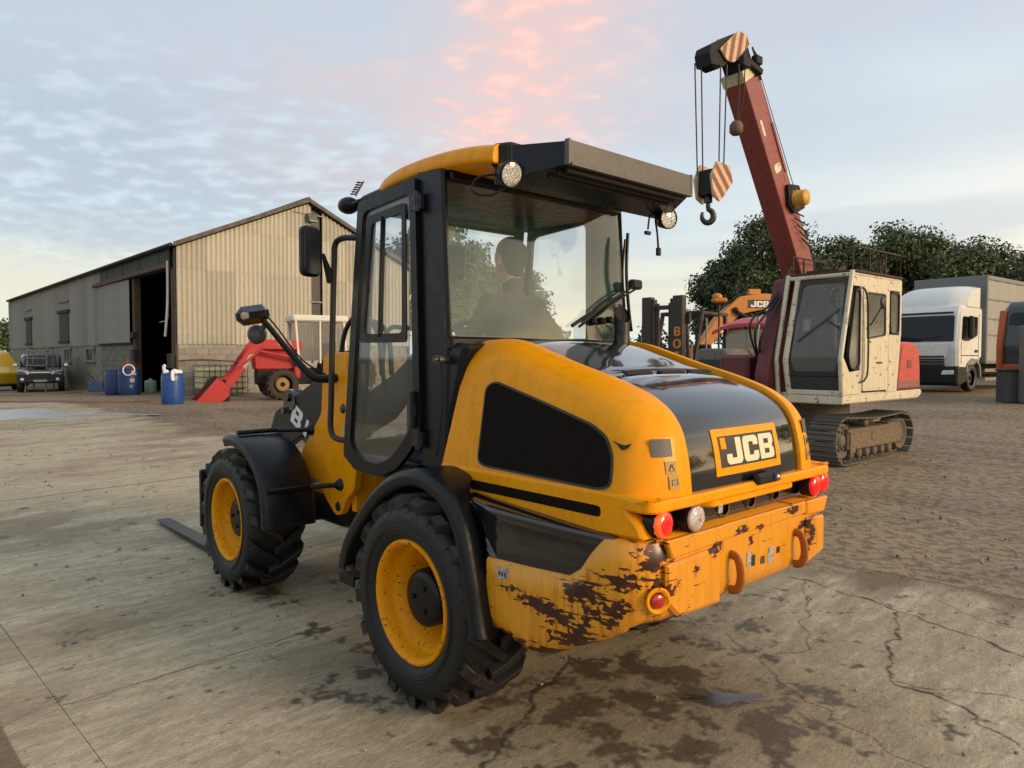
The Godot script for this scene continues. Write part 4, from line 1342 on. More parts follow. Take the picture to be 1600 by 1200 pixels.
func loader_cab(L: Node3D) -> void:
	var s := S()
	# corner posts, cross members, floor and lower walls
	for sg in [1, -1]:
		pw(s, rnd([Vector2(0.245, 1.10), Vector2(0.03, 1.10), Vector2(0.005, 1.75), Vector2(0.055, 2.62), Vector2(0.275, 2.64)], 0.01, 2), 0.665 * sg, 0.700 * sg, 0.014)
		bar(s, P(1.06, 0.60 * sg, 1.05), P(0.90, 0.60 * sg, 2.60), 0.07, 0.07, 0.02)
		bar(s, P(0.90, 0.64 * sg, 2.59), P(0.20, 0.66 * sg, 2.625), 0.07, 0.06, 0.015)
		bar(s, P(1.02, 0.64 * sg, 1.05), P(0.30, 0.66 * sg, 1.05), 0.08, 0.10, 0.015)
	bar(s, P(0.06, -0.66, 2.60), P(0.06, 0.66, 2.60), 0.06, 0.08, 0.01)
	bar(s, P(0.01, -0.70, 1.745), P(0.01, 0.70, 1.745), 0.05, 0.07, 0.012)
	bar(s, P(0.90, -0.6, 2.58), P(0.90, 0.6, 2.58), 0.06, 0.10, 0.01)
	bar(s, P(1.06, -0.6, 1.10), P(1.06, 0.6, 1.10), 0.06, 0.14, 0.01)
	bx(s, 0.02, 1.05, -0.64, 0.64, 1.03, 1.06, 0.005)
	bx(s, 0.0, 0.06, -0.68, 0.68, 1.08, 1.74, 0.01)
	var cab := obj("cab_frame", s, M.black, L)
	s = S()
	bx(s, 0.07, 0.26, -0.62, 0.62, 1.07, 1.38, 0.02)          # box behind the seat
	bx(s, 0.84, 1.02, -0.30, 0.30, 1.07, 1.70, 0.04)          # steering console
	bx(s, 0.30, 0.75, -0.60, -0.34, 1.07, 1.62, 0.04)         # right hand console
	bx(s, 0.55, 0.72, -0.50, -0.40, 1.62, 1.74, 0.02)
	obj("console", s, M.black_plastic, cab)
	s = S()
	bx(s, 0.26, 0.74, -0.25, 0.25, 1.36, 1.50, 0.05)
	box(s, P(0.19, 0, 1.68), Vector3(0.46, 0.42, 0.11), 0.045, Basis(Vector3(1, 0, 0), 0.10))
	bx(s, 0.33, 0.66, -0.20, 0.20, 1.06, 1.36, 0.03)
	obj("seat", s, mk("seat_cloth", Color(0.035, 0.037, 0.04), 0.9, {"tex": "fine", "k": 4.0}), cab)
	s = S()
	var rim := []
	var sb := Basis(Vector3(1, 0, 0), -0.55)
	for i in 25: rim.append(P(0.80, 0, 1.80) + sb * Vector3(cos(TAU * i / 24) * 0.19, 0, sin(TAU * i / 24) * 0.19))
	tube(s, rim, 0.014, 8, false)
	for k in 3: rod(s, P(0.80, 0, 1.80) + sb * Vector3(0, -0.03, 0), P(0.80, 0, 1.80) + sb * Vector3(cos(k * 2.1) * 0.19, 0, sin(k * 2.1) * 0.19), 0.012)
	rod(s, P(0.80, 0, 1.80) + sb * Vector3(0, 0.01, 0), P(0.86, 0, 1.62), 0.03)
	obj("steering_wheel", s, M.black_plastic, cab)
	s = S()
	bar(s, P(0.95, 0.20, 2.30), P(0.95, -0.12, 2.30), 0.14, 0.22, 0.03)
	obj("interior_mirror", s, M.black_plastic, cab)
	# panes without doors: rear window, windscreen, right side
	s = S()
	sheet(s, [[P(0.012, 0.69, 1.77), P(-0.012, 0.0, 1.77), P(0.012, -0.69, 1.77)], [P(0.062, 0.66, 2.58), P(0.038, 0.0, 2.58), P(0.062, -0.66, 2.58)]], P(0.006, 0, 0), 1)
	var rw := obj("rear_window", s, M.glass, L)
	s = S()
	ring(s, rnd([Vector2(-0.705, 1.755), Vector2(0.705, 1.755), Vector2(0.675, 2.60), Vector2(-0.675, 2.60)], 0.05), rnd([Vector2(-0.685, 1.785), Vector2(0.685, 1.785), Vector2(0.657, 2.575), Vector2(-0.657, 2.575)], 0.05), 0.022, 0.036, func(p: Vector2, d: float) -> Vector3: return P(d + (p.y - 1.76) * 0.06, p.x, p.y))
	obj("window_border", s, M.ink, rw)
	s = S()
	for k in [[P(-0.035, -0.735, 2.13), P(-0.025, -0.24, 1.875)], [P(-0.035, -0.72, 2.10), P(-0.03, -0.33, 1.90)]]:
		tube(s, curve([k[0], k[0].lerp(k[1], 0.5) + Vector3(0, 0.015, 0.01), k[1]], 4), 0.007, 6)
	bar(s, P(-0.018, -0.36, 1.955), P(-0.018, -0.16, 1.855), 0.016, 0.02, 0.003)
	bar(s, P(-0.018, -0.60, 2.05), P(-0.018, -0.22, 1.852), 0.013, 0.015, 0.003)
	tube(s, curve([P(-0.02, -0.66, 2.44), P(-0.035, -0.63, 2.2), P(-0.03, -0.66, 1.98), P(-0.02, -0.70, 1.84)], 5), 0.011, 6)
	tube(s, curve([P(-0.02, -0.635, 2.40), P(-0.03, -0.60, 2.2), P(-0.03, -0.62, 1.98)], 5), 0.008, 6)
	bx(s, 0.0, -0.05, -0.78, -0.68, 2.10, 2.16, 0.012)
	for k in 3: box(s, P(-0.03, -0.33 - 0.075 * k, 1.885 + 0.008 * k), Vector3(0.045, 0.04, 0.05), 0.01)
	tube(s, curve([P(-0.03, -0.45, 1.87), P(-0.05, -0.52, 1.82), P(-0.04, -0.56, 1.77), P(-0.03, -0.52, 1.76)], 4), 0.005, 5)
	obj("wiper", s, M.black, rw)
	s = S()
	sheet(s, [[P(1.055, 0.57, 1.17), P(1.075, 0.0, 1.17), P(1.055, -0.57, 1.17)], [P(0.915, 0.56, 2.53), P(0.935, 0.0, 2.53), P(0.915, -0.56, 2.53)]], P(-0.005, 0, 0), 1)
	obj("windscreen", s, M.clear_glass, L)
	for sg in [-1]:
		s = S()
		pw(s, [Vector2(0.98, 1.12), Vector2(0.26, 1.12), Vector2(0.28, 2.58), Vector2(0.88, 2.55)], 0.672 * sg, 0.677 * sg)
		obj("side_window", s, M.clear_glass, L)
		s = S()
		ring(s, rnd([Vector2(1.02, 1.05), Vector2(0.25, 1.05), Vector2(0.27, 2.62), Vector2(0.88, 2.59)], 0.04), rnd([Vector2(0.96, 1.14), Vector2(0.32, 1.14), Vector2(0.33, 2.55), Vector2(0.84, 2.52)], 0.05), 0.66 * sg, 0.69 * sg, plane_map("w"))
		bar(s, P(0.90, 0.675 * sg, 1.78), P(0.30, 0.675 * sg, 1.78), 0.03, 0.04, 0.004)
		obj("door_frame", s, M.black, L)
	# the left door
	var dr := Node3D.new()
	dr.name = "door"
	L.add_child(dr)
	var out := rnd([Vector2(0.255, 2.605), Vector2(0.83, 2.565), Vector2(1.025, 1.085), Vector2(0.875, 1.015), Vector2(0.62, 1.005), Vector2(0.44, 1.075), Vector2(0.30, 1.19), Vector2(0.215, 1.30)], 0.035, 4)
	var inn := rnd([Vector2(0.305, 2.53), Vector2(0.775, 2.50), Vector2(0.945, 1.16), Vector2(0.84, 1.09), Vector2(0.64, 1.075), Vector2(0.50, 1.125), Vector2(0.36, 1.24), Vector2(0.275, 1.36)], 0.05, 4)
	s = S()
	ring(s, out, inn, 0.695, 0.727, plane_map("w"))
	obj("door_frame", s, M.black, dr)
	s = S()
	pw(s, inset(inn, -0.008), 0.708, 0.713)
	obj("door_glass", s, M.door_glass, dr)
	s = S()
	ring(s, rnd([Vector2(0.35, 2.49), Vector2(0.735, 2.47), Vector2(0.83, 1.76), Vector2(0.345, 1.755)], 0.03), rnd([Vector2(0.385, 2.44), Vector2(0.69, 2.425), Vector2(0.785, 1.81), Vector2(0.39, 1.805)], 0.03), 0.714, 0.722, plane_map("w"))
	bar(s, P(0.575, 0.716, 2.45), P(0.615, 0.716, 1.79), 0.012, 0.03, 0.003)
	obj("sliding_window_frame", s, M.black, dr)
	s = S()
	bar(s, P(0.262, 0.738, 1.50), P(0.258, 0.738, 1.31), 0.028, 0.035, 0.008)
	bx(s, 0.24, 0.29, 0.72, 0.745, 1.37, 1.43, 0.006)
	obj("door_handle", s, M.black_plastic, dr)
	for y in [2.47, 1.25]:
		s = S()
		rod(s, P(0.222, 0.735, y - 0.05), P(0.222, 0.735, y + 0.05), 0.017)
		bx(s, 0.20, 0.285, 0.70, 0.735, y - 0.04, y + 0.04, 0.006)
		obj("hinge", s, M.bare, dr)
	s = S()
	lathe(s, [Vector2(0.0, 0.0), Vector2(0.075, 0.0), Vector2(0.09, -0.03)], P(0.93, 0.69, 1.47), Vector3(-1, 0, 0), 24)
	pw(s, rnd([Vector2(1.0, 1.28), Vector2(0.985, 1.66), Vector2(0.89, 1.66), Vector2(0.86, 1.5), Vector2(0.89, 1.28)], 0.05, 4), 0.65, 0.690, 0.01)
	obj("pillar_cover", s, M.black_plastic, L)
	# black corner moulding between the door and the bonnet, with a capped stub on it
	for sg in [1, -1]:
		s = S()
		pw(s, rnd([Vector2(0.215, 1.75), Vector2(-0.12, 1.745), Vector2(-0.075, 1.60), Vector2(0.0, 1.38), Vector2(0.06, 1.10), Vector2(0.21, 1.12)], 0.03, 3), 0.52 * sg, 0.690 * sg, 0.025)
		pw(s, rnd([Vector2(0.17, 1.70), Vector2(0.06, 1.70), Vector2(0.05, 1.42), Vector2(0.10, 1.16), Vector2(0.17, 1.16)], 0.03, 3), 0.685 * sg, 0.703 * sg, 0.008)
		obj("corner_moulding", s, M.fender_plastic, L)
	s = S()
	rod(s, P(0.03, 0.69, 1.665), P(0.03, 0.75, 1.665), 0.022, 14)
	rod(s, P(0.03, 0.75, 1.665), P(0.03, 0.772, 1.665), 0.013, 12)
	obj("capped_stub", s, M.steel, L)
	# roof: a shallow dome with a rolled edge
	var rows := []
	var us := []
	for i in 19: us.append(lerpf(-0.31, 0.96, i / 18.0))
	for u in us:
		var low := 2.625 - 0.20 * pow((u - 0.28) / 0.68, 2.0) * (0.36 if u > 0.28 else 0.32)
		var tall := 0.088 * (1.0 - 0.75 * sst(0.45, 0.98, u))
		var half := 0.70 - 0.10 * sst(0.55, 0.98, u) - 0.02 * sst(-0.1, -0.36, u)
		var row := []
		for q in [[0.86, -0.012, 0], [0.985, -0.006, 0], [1.0, 0.01, 0], [0.995, 0.35, 1], [0.985, 0.72, 1], [0.955, 0.92, 1], [0.90, 1.02, 1], [0.7, 1.15, 1], [0.35, 1.25, 1], [0.0, 1.28, 1], [-0.35, 1.25, 1], [-0.7, 1.15, 1], [-0.90, 1.02, 1], [-0.955, 0.92, 1], [-0.985, 0.72, 1], [-0.995, 0.35, 1], [-1.0, 0.01, 0], [-0.985, -0.006, 0], [-0.86, -0.012, 0]]:
			row.append(P(u, half * q[0], low + (q[1] if q[2] == 0 else tall * q[1])))
		rows.append(row)
	s = S()
	grid(s, rows, 1, true)
	for e in [0, 18]:
		for j in range(1, 18):
			s.add_vertex(rows[e][0]); s.add_vertex(rows[e][j]); s.add_vertex(rows[e][j + 1])
	obj("roof", s, M.yellow, L)
	# visor box behind the roof
	s = S()
	mk("visor_black", Color(0.007, 0.008, 0.011), 0.34, {"spec": 0.4, "rtex": "rough", "k": 1.0})
	var vp := rnd([Vector2(-0.27, 0.645), Vector2(-0.36, 0.615), Vector2(-0.585, 0.475), Vector2(-0.585, -0.475), Vector2(-0.36, -0.615), Vector2(-0.27, -0.645)], 0.015, 2)
	prism(s, vp, 0.0, 1.0, func(p: Vector2, d: float) -> Vector3: return P(p.x, p.y, lerpf(lerpf(2.485, 2.548, clampf((-p.x - 0.30) / 0.285, 0.0, 1.0)), 2.648, d)))
	py(s, rnd([Vector2(0.85, 0.58), Vector2(0.05, 0.64), Vector2(0.05, -0.64), Vector2(0.85, -0.58)], 0.02, 2), 2.555, 2.575, 0.004)
	var vz := obj("roof_visor", s, M.visor_black, L)
	s = S()
	bx(s, -0.587, -0.600, -0.48, 0.48, 2.538, 2.652, 0.003)
	bx(s, -0.585, -0.612, -0.47, 0.47, 2.536, 2.550, 0.002)
	bx(s, -0.575, -0.603, 0.468, 0.484, 2.54, 2.656, 0.002)
	bx(s, -0.575, -0.603, -0.484, -0.468, 2.54, 2.656, 0.002)
	obj("visor_plate", s, M.visor_steel, vz)
	s = S()
	for k in 3: bx(s, -0.57 + 0.05 * k, -0.545 + 0.05 * k, -0.45 - 0.01 * k, 0.45 + 0.01 * k, 2.518 - 0.004 * k, 2.556, 0.004)
	obj("visor_slats", s, mk("rust_dark", Color(0.035, 0.026, 0.022), 0.75, {"tex": "grain", "k": 2.0}), vz)
	s = S()
	py(s, rnd([Vector2(-0.27, 0.665), Vector2(-0.37, 0.62), Vector2(-0.37, -0.62), Vector2(-0.27, -0.665)], 0.02, 2), 2.552, 2.668, 0.015)
	obj("rubber_end", s, M.dark, vz)
	# work lamps
	for k in [[-0.37, 0.64, 2.515, 1.0], [-0.34, -0.60, 2.475, -1.0]]:
		var c := P(k[0], k[1], k[2])
		var dir: Vector3 = (P(-1.0, 0.12 * k[3], -0.35) if k[3] > 0 else P(-1.0, 0.25, -0.10)).normalized()
		s = S()
		lathe(s, [Vector2(0.0, -0.055), Vector2(0.03, -0.05), Vector2(0.05, -0.03), Vector2(0.059, 0.01), Vector2(0.061, 0.035), Vector2(0.056, 0.038), Vector2(0.053, 0.03)], c, dir, 24)
		bar(s, c + Vector3(0, 0.0, 0), c + P(0.03, 0, 0.07 if k[3] > 0 else 0.075), 0.03, 0.02, 0.004)
		if k[3] > 0:
			tube(s, curve([c + P(0.04, 0.03, 0.0), c + P(0.10, 0.10, -0.02), c + P(0.12, 0.11, -0.08), c + P(0.05, 0.06, -0.10), c + P(0.01, 0.01, -0.06)], 5), 0.006, 6)
		else:
			tube(s, curve([c + P(0.02, 0.05, 0.02), c + P(0.0, 0.09, -0.02), c + P(-0.02, 0.10, -0.10), c + P(-0.02, 0.09, -0.18)], 5), 0.006, 6)
			tube(s, curve([c + P(0.02, 0.05, 0.02), c + P(0.0, 0.14, 0.0), c + P(0.0, 0.16, -0.08)], 5), 0.006, 6)
			box(s, c + P(-0.02, 0.088, -0.20), Vector3(0.03, 0.045, 0.02), 0.004)
			box(s, c + P(0.0, 0.163, -0.10), Vector3(0.045, 0.02, 0.02), 0.004)
		var wl := obj("work_lamp", s, M.black, L)
		s = S()
		lathe(s, [Vector2(0.054, 0.032), Vector2(0.04, 0.038), Vector2(0, 0.042)], c, dir, 20)
		obj("lamp_lens", s, M.lens, wl)
	# horn and curled lead at the front corner of the roof
	s = S()
	ball(s, P(0.985, 0.70, 2.575), Vector3(0.06, 0.05, 0.075), 16)
	rod(s, P(0.93, 0.62, 2.60), P(0.97, 0.68, 2.58), 0.025)
	obj("front_work_lamp", s, M.black, L)
	s = S()
	var coil := []
	for i in 61:
		var t := i / 60.0
		coil.append(P(0.93 - 0.09 * t, 0.70, 2.625 + 0.065 * t) + Vector3(cos(t * 38.0) * 0.018, 0, sin(t * 38.0) * 0.018))
	tube(s, coil, 0.004, 5, false)
	obj("curled_lead", s, M.ink, L)
	# grab rail with a mirror
	s = S()
	tube(s, curve([P(0.90, 0.69, 2.375), P(1.02, 0.72, 2.385), P(1.085, 0.735, 2.355), P(1.10, 0.735, 2.25), P(1.125, 0.735, 1.9), P(1.155, 0.735, 1.4), P(1.165, 0.735, 1.25), P(1.13, 0.73, 1.19), P(1.05, 0.71, 1.175), P(0.98, 0.68, 1.175)], 6), 0.018, 10)
	obj("grab_rail", s, mk("brown_black", Color(0.03, 0.022, 0.02), 0.5, {"tex": "grain", "k": 3.0}), L)
	s = S()
	pu(s, rnd([Vector2(0.785, 2.155), Vector2(0.915, 2.155), Vector2(0.915, 2.455), Vector2(0.785, 2.455)], 0.045, 4), 1.13, 1.19, 0.018)
	pu(s, rnd([Vector2(0.735, 2.20), Vector2(0.79, 2.30), Vector2(0.79, 2.26), Vector2(0.76, 2.12), Vector2(0.735, 2.12)], 0.01, 2), 1.10, 1.125, 0.004)
	var mr := obj("mirror", s, M.black, L, Transform3D(Basis(Vector3.UP, 0.12), P(0.09, -0.11, 0.0)))
	s = S()
	pu(s, rnd([Vector2(0.797, 2.17), Vector2(0.903, 2.17), Vector2(0.903, 2.44), Vector2(0.797, 2.44)], 0.035, 4), 1.126, 1.131)
	obj("mirror_glass", s, mk("mirror_glass", Color(0.05, 0.055, 0.06), 0.12, {"metal": 0.3}), mr)

func loader_front(L: Node3D) -> void:
	var s := S()
	for sg in [1, -1]:
		pw(s, rnd([Vector2(1.36, 0.92), Vector2(1.385, 0.79), Vector2(1.50, 0.70), Vector2(1.56, 0.60), Vector2(1.64, 0.58), Vector2(1.76, 0.66), Vector2(1.90, 0.78), Vector2(2.2, 0.85), Vector2(2.14, 1.0), Vector2(1.84, 1.28), Vector2(1.80, 1.68), Vector2(1.72, 1.715), Vector2(1.47, 1.71), Vector2(1.43, 1.25)], 0.03, 3), 0.40 * sg, 0.455 * sg, 0.006)
	bx(s, 1.46, 1.52, -0.40, 0.40, 0.62, 0.98, 0.01)
	bx(s, 1.5, 2.1, -0.40, 0.40, 0.68, 0.74, 0.01)
	var ff := obj("front_frame", s, M.yellow, L)
	for k in [Vector2(1.6, 0.65), Vector2(1.52, 1.33)]:
		s = S()
		lathe(s, [Vector2(0, 0.006), Vector2(0.03, 0.006), Vector2(0.035, 0.0)], P(k.x, 0.456, k.y), Vector3(-1, 0, 0), 16)
		obj("pin_hole", s, M.ink, ff)
	s = S()
	pw(s, [Vector2(1.52, 1.22), Vector2(1.47, 1.22), Vector2(1.47, 1.10), Vector2(1.52, 1.10)], 0.456, 0.459)
	obj("label_plate", s, M.sticker, ff)
	# lift arms
	for sg in [1, -1]:
		s = S()
		pw(s, rnd([Vector2(1.66, 1.66), Vector2(1.82, 1.68), Vector2(2.02, 1.56), Vector2(2.60, 1.32), Vector2(2.85, 1.24), Vector2(3.20, 0.72), Vector2(3.18, 0.45), Vector2(3.02, 0.43), Vector2(2.86, 0.86), Vector2(2.55, 1.0), Vector2(2.10, 1.18), Vector2(1.68, 1.52)], 0.05, 3), 0.28 * sg, 0.35 * sg, 0.006)
		var arm := obj("lift_arm", s, M.black, L)
		s = S()
		for k in [0, 1]:
			pw(s, rnd([Vector2(2.45, 1.28), Vector2(2.50, 1.42), Vector2(2.62, 1.43), Vector2(2.68, 1.34), Vector2(2.64, 1.22)], 0.05, 4), (0.24 + 0.09 * k) * sg, (0.275 + 0.09 * k) * sg, 0.006)
		rod(s, P(2.57, 0.20 * sg, 1.36), P(2.57, 0.385 * sg, 1.36), 0.035, 14)
		rod(s, P(2.63, 0.20 * sg, 1.255), P(2.63, 0.39 * sg, 1.255), 0.028, 14)
		obj("pivot_boss", s, M.black_gloss, arm)
		if sg > 0:
			var nb := Node3D.new()
			nb.name = "arm_lettering"
			arm.add_child(nb)
			var ex := P(-0.85, 0, -0.40).normalized()
			nb.transform = Transform3D(Basis(ex, ex.cross(Vector3(1, 0, 0)) * -1.0, Vector3(-1, 0, 0)), P(2.44, 0.351, 1.205))
			nb.transform.basis = Basis(ex, Vector3(-1, 0, 0).cross(ex), Vector3(-1, 0, 0))
			logo(nb, "B", M.white_clean, Vector3.ZERO, 0.16, 0.20)
			var sv := S()
			prism(sv, PackedVector2Array([Vector2(0.14, -0.07), Vector2(0.19, -0.07), Vector2(0.19, 0.07), Vector2(0.15, 0.07)]), 0, 0.002, func(p: Vector2, d: float) -> Vector3: return Vector3(p.x, p.y, d))
			obj("letter_fragment", sv, M.white_clean, nb)
	s = S()
	rod(s, P(2.2, 0.0, 0.62), P(3.0, 0.0, 1.0), 0.06, 14)
	bx(s, 2.0, 2.9, -0.08, 0.08, 1.05, 1.3, 0.03)
	obj("tilt_ram", s, M.black, L)
	for k in [[0.22, 1.90, 1.98], [0.14, 1.85, 1.94], [-0.14, 1.9, 1.9]]:
		s = S()
		tube(s, curve([P(1.90, k[0], 1.30), P(1.98, k[0], 1.60), P(k[1], k[0], 1.88), P(1.72, k[0] - 0.02, k[2]), P(1.54, k[0] - 0.05, 1.85), P(1.50, k[0] - 0.06, 1.55)], 6), 0.018, 8)
		obj("hydraulic_hose", s, M.rubber, L)
	# lamp stalk on the front tower
	s = S()
	tube(s, curve([P(1.62, 0.45, 1.535), P(1.66, 0.60, 1.545), P(1.74, 0.72, 1.70), P(1.77, 0.85, 1.87), P(1.78, 0.90, 1.93)], 5), [0.045, 0.045, 0.044, 0.043, 0.042, 0.040, 0.038, 0.036, 0.034, 0.032, 0.031, 0.030, 0.029, 0.028, 0.028, 0.027, 0.027, 0.026, 0.026, 0.026, 0.026], 10, true, 0.7)
	tube(s, curve([P(1.64, 0.52, 1.56), P(1.70, 0.66, 1.66), P(1.75, 0.80, 1.86), P(1.79, 0.86, 1.95)], 4), 0.006, 5)
	var stalk := obj("lamp_stalk", s, M.black, L)
	s = S()
	box(s, P(1.80, 0.955, 1.955), Vector3(0.22, 0.125, 0.10), 0.04, Basis(Vector3(0, 0, 1), 0.18))
	obj("headlamp", s, M.black_gloss, stalk)
	s = S()
	box(s, P(1.785, 1.02, 1.945), Vector3(0.05, 0.05, 0.085), 0.012, Basis(Vector3(0, 0, 1), 0.18))
	obj("side_lamp", s, mk("pale_amber", Color(0.55, 0.42, 0.34), 0.2), stalk)
	s = S()
	lathe(s, [Vector2(0, -0.03), Vector2(0.03, -0.028), Vector2(0.06, -0.005), Vector2(0.066, 0.02), Vector2(0.055, 0.035)], P(1.85, 0.90, 1.83), P(1, 0.1, 0).normalized(), 24)
	rod(s, P(1.83, 0.90, 1.84), P(1.79, 0.87, 1.90), 0.018)
	obj("round_work_lamp", s, mk("grey_green", Color(0.10, 0.115, 0.11), 0.5, {"tex": "grain", "k": 4.0}), stalk)
	# fork carriage and forks
	s = S()
	bx(s, 3.28, 3.34, -0.80, 0.80, 0.66, 0.74, 0.01)
	bx(s, 3.28, 3.34, -0.80, 0.80, 0.26, 0.34, 0.01)
	for k in [-0.78, -0.30, 0.30, 0.78]: bx(s, 3.285, 3.335, k - 0.03, k + 0.03, 0.26, 0.74, 0.008)
	for k in [-0.32, 0.32]: bx(s, 3.02, 3.30, k - 0.03, k + 0.03, 0.36, 0.62, 0.01)
	var car := obj("fork_carriage", s, M.black, L)
	for k in [0.67, -0.67]:
		s = S()
		pw(s, rnd([Vector2(3.345, 0.78), Vector2(3.395, 0.78), Vector2(3.40, 0.11), Vector2(3.46, 0.062), Vector2(4.85, 0.052), Vector2(4.86, 0.040), Vector2(3.46, 0.012), Vector2(3.36, 0.03), Vector2(3.345, 0.08)], 0.012, 2), k - 0.065, k + 0.065, 0.004)
		obj("fork", s, M.bare, car)

func driver() -> void:
	# sits in the cab, seen from behind through the rear window, right arm out to the side console
	var d := thing("person", "driver in dark clothes sitting in the cab of the yellow loader", "person", Vector3(0.21, 0, -3.982), 42.0)
	var s := S()
	var b := []
	for sg in [1, -1]:
		b += [[P(0.34, 0.10 * sg, 1.56), P(0.70, 0.14 * sg, 1.60), 0.088, 0.062], [P(0.70, 0.14 * sg, 1.60), P(0.80, 0.14 * sg, 1.20), 0.058, 0.042], [P(0.80, 0.14 * sg, 1.15), P(0.93, 0.15 * sg, 1.12), 0.042, 0.035]]
	b += [[P(0.32, -0.08, 1.58), P(0.32, 0.08, 1.58), 0.13, 0.13], [P(0.31, 0, 1.62), P(0.29, 0, 1.84), 0.135, 0.145], [P(0.29, -0.09, 1.90), P(0.29, 0.09, 1.90), 0.125, 0.125], [P(0.30, -0.17, 1.985), P(0.30, 0.17, 1.985), 0.062, 0.062], [P(0.30, 0, 1.99), P(0.32, 0, 2.13), 0.062, 0.055],
		[P(0.31, -0.19, 1.97), P(0.36, -0.40, 1.83), 0.058, 0.048], [P(0.36, -0.40, 1.83), P(0.58, -0.44, 1.745), 0.046, 0.034], [P(0.31, 0.19, 1.97), P(0.42, 0.26, 1.76), 0.056, 0.046], [P(0.42, 0.26, 1.76), P(0.64, 0.15, 1.86), 0.044, 0.034]]
	flesh(s, b, 0.016, 0.035)
	obj("body", s, mk("work_clothes", Color(0.055, 0.06, 0.068), 0.9, {"tex": "grain", "k": 3.0}), d)
	s = S()
	flesh(s, [[P(0.325, 0, 2.13), P(0.335, 0, 2.17), 0.058, 0.062], [P(0.325, 0, 2.27), P(0.335, 0, 2.265), 0.092, 0.09], [P(0.35, 0, 2.22), P(0.385, 0, 2.185), 0.072, 0.05], [P(0.42, 0, 2.235), P(0.432, 0, 2.215), 0.014, 0.016], [P(0.33, 0.092, 2.255), P(0.33, 0.094, 2.225), 0.018, 0.014], [P(0.33, -0.092, 2.255), P(0.33, -0.094, 2.225), 0.018, 0.014]], 0.008, 0.02)
	for sg in [1, -1]: ball(s, P(0.409, 0.034 * sg, 2.255), Vector3(0.012, 0.009, 0.008), 8)
	# hands: right on the lever, left on the wheel rim
	for h in [[P(0.585, -0.42, 1.745), P(0.665, -0.435, 1.765), -1], [P(0.645, 0.15, 1.86), P(0.715, 0.135, 1.885), 1]]:
		var bones := [[h[0], h[1], 0.030, 0.033]]
		var ax: Vector3 = (h[1] - h[0]).normalized()
		var sd: Vector3 = ax.cross(Vector3.UP).normalized()
		for f in 4:
			var k0: Vector3 = h[1] + sd * (0.022 * (f - 1.5)) + ax * 0.02
			var k1: Vector3 = k0 + ax * (0.034 - 0.003 * absf(f - 1.0)) + Vector3(0, -0.008, 0)
			var k2: Vector3 = k1 + ax * 0.006 + Vector3(0, -0.028, 0)
			bones += [[k0, k1, 0.010, 0.009], [k1, k2, 0.009, 0.0085], [k2, k2 - ax * 0.018 + Vector3(0, -0.008, 0), 0.0085, 0.008]]
		bones += [[h[0].lerp(h[1], 0.4), h[0].lerp(h[1], 0.9) + sd * 0.045 * h[2] + Vector3(0, -0.012, 0), 0.012, 0.0105], [h[0].lerp(h[1], 0.9) + sd * 0.045 * h[2] + Vector3(0, -0.012, 0), h[1] + sd * 0.045 * h[2] + ax * 0.03 + Vector3(0, -0.025, 0), 0.0105, 0.009]]
		flesh(s, bones, 0.006, 0.006)
	obj("skin", s, mk("skin", Color(0.42, 0.24, 0.17), 0.55), d)
	s = S()
	flesh(s, [[P(0.315, 0, 2.285), P(0.325, 0, 2.30), 0.096, 0.088], [P(0.295, 0, 2.24), P(0.295, 0, 2.20), 0.078, 0.06]], 0.009, 0.02)
	obj("hair", s, mk("hair", Color(0.03, 0.022, 0.016), 0.8), d)

# ---------- the crawler crane
func stripes(parent: Node, called: String, poly: PackedVector2Array, dir: Vector2, pitch: float, m: Material, d0: float, d1: float, f: Callable) -> void:
	var n := Vector2(-dir.y, dir.x)
	var lo := INF
	var hi := -INF
	for p in poly:
		lo = minf(lo, p.dot(n)); hi = maxf(hi, p.dot(n))
	var c := lo + pitch * 0.3
	while c < hi:
		var band := PackedVector2Array([n * c - dir * 9.0, n * c + dir * 9.0, n * (c + pitch * 0.5) + dir * 9.0, n * (c + pitch * 0.5) - dir * 9.0])
		for q in Geometry2D.intersect_polygons(inset(poly, 0.004), band):
			var s := S()
			prism(s, q, d0, d1, f)
			obj(called, s, m, parent)
		c += pitch

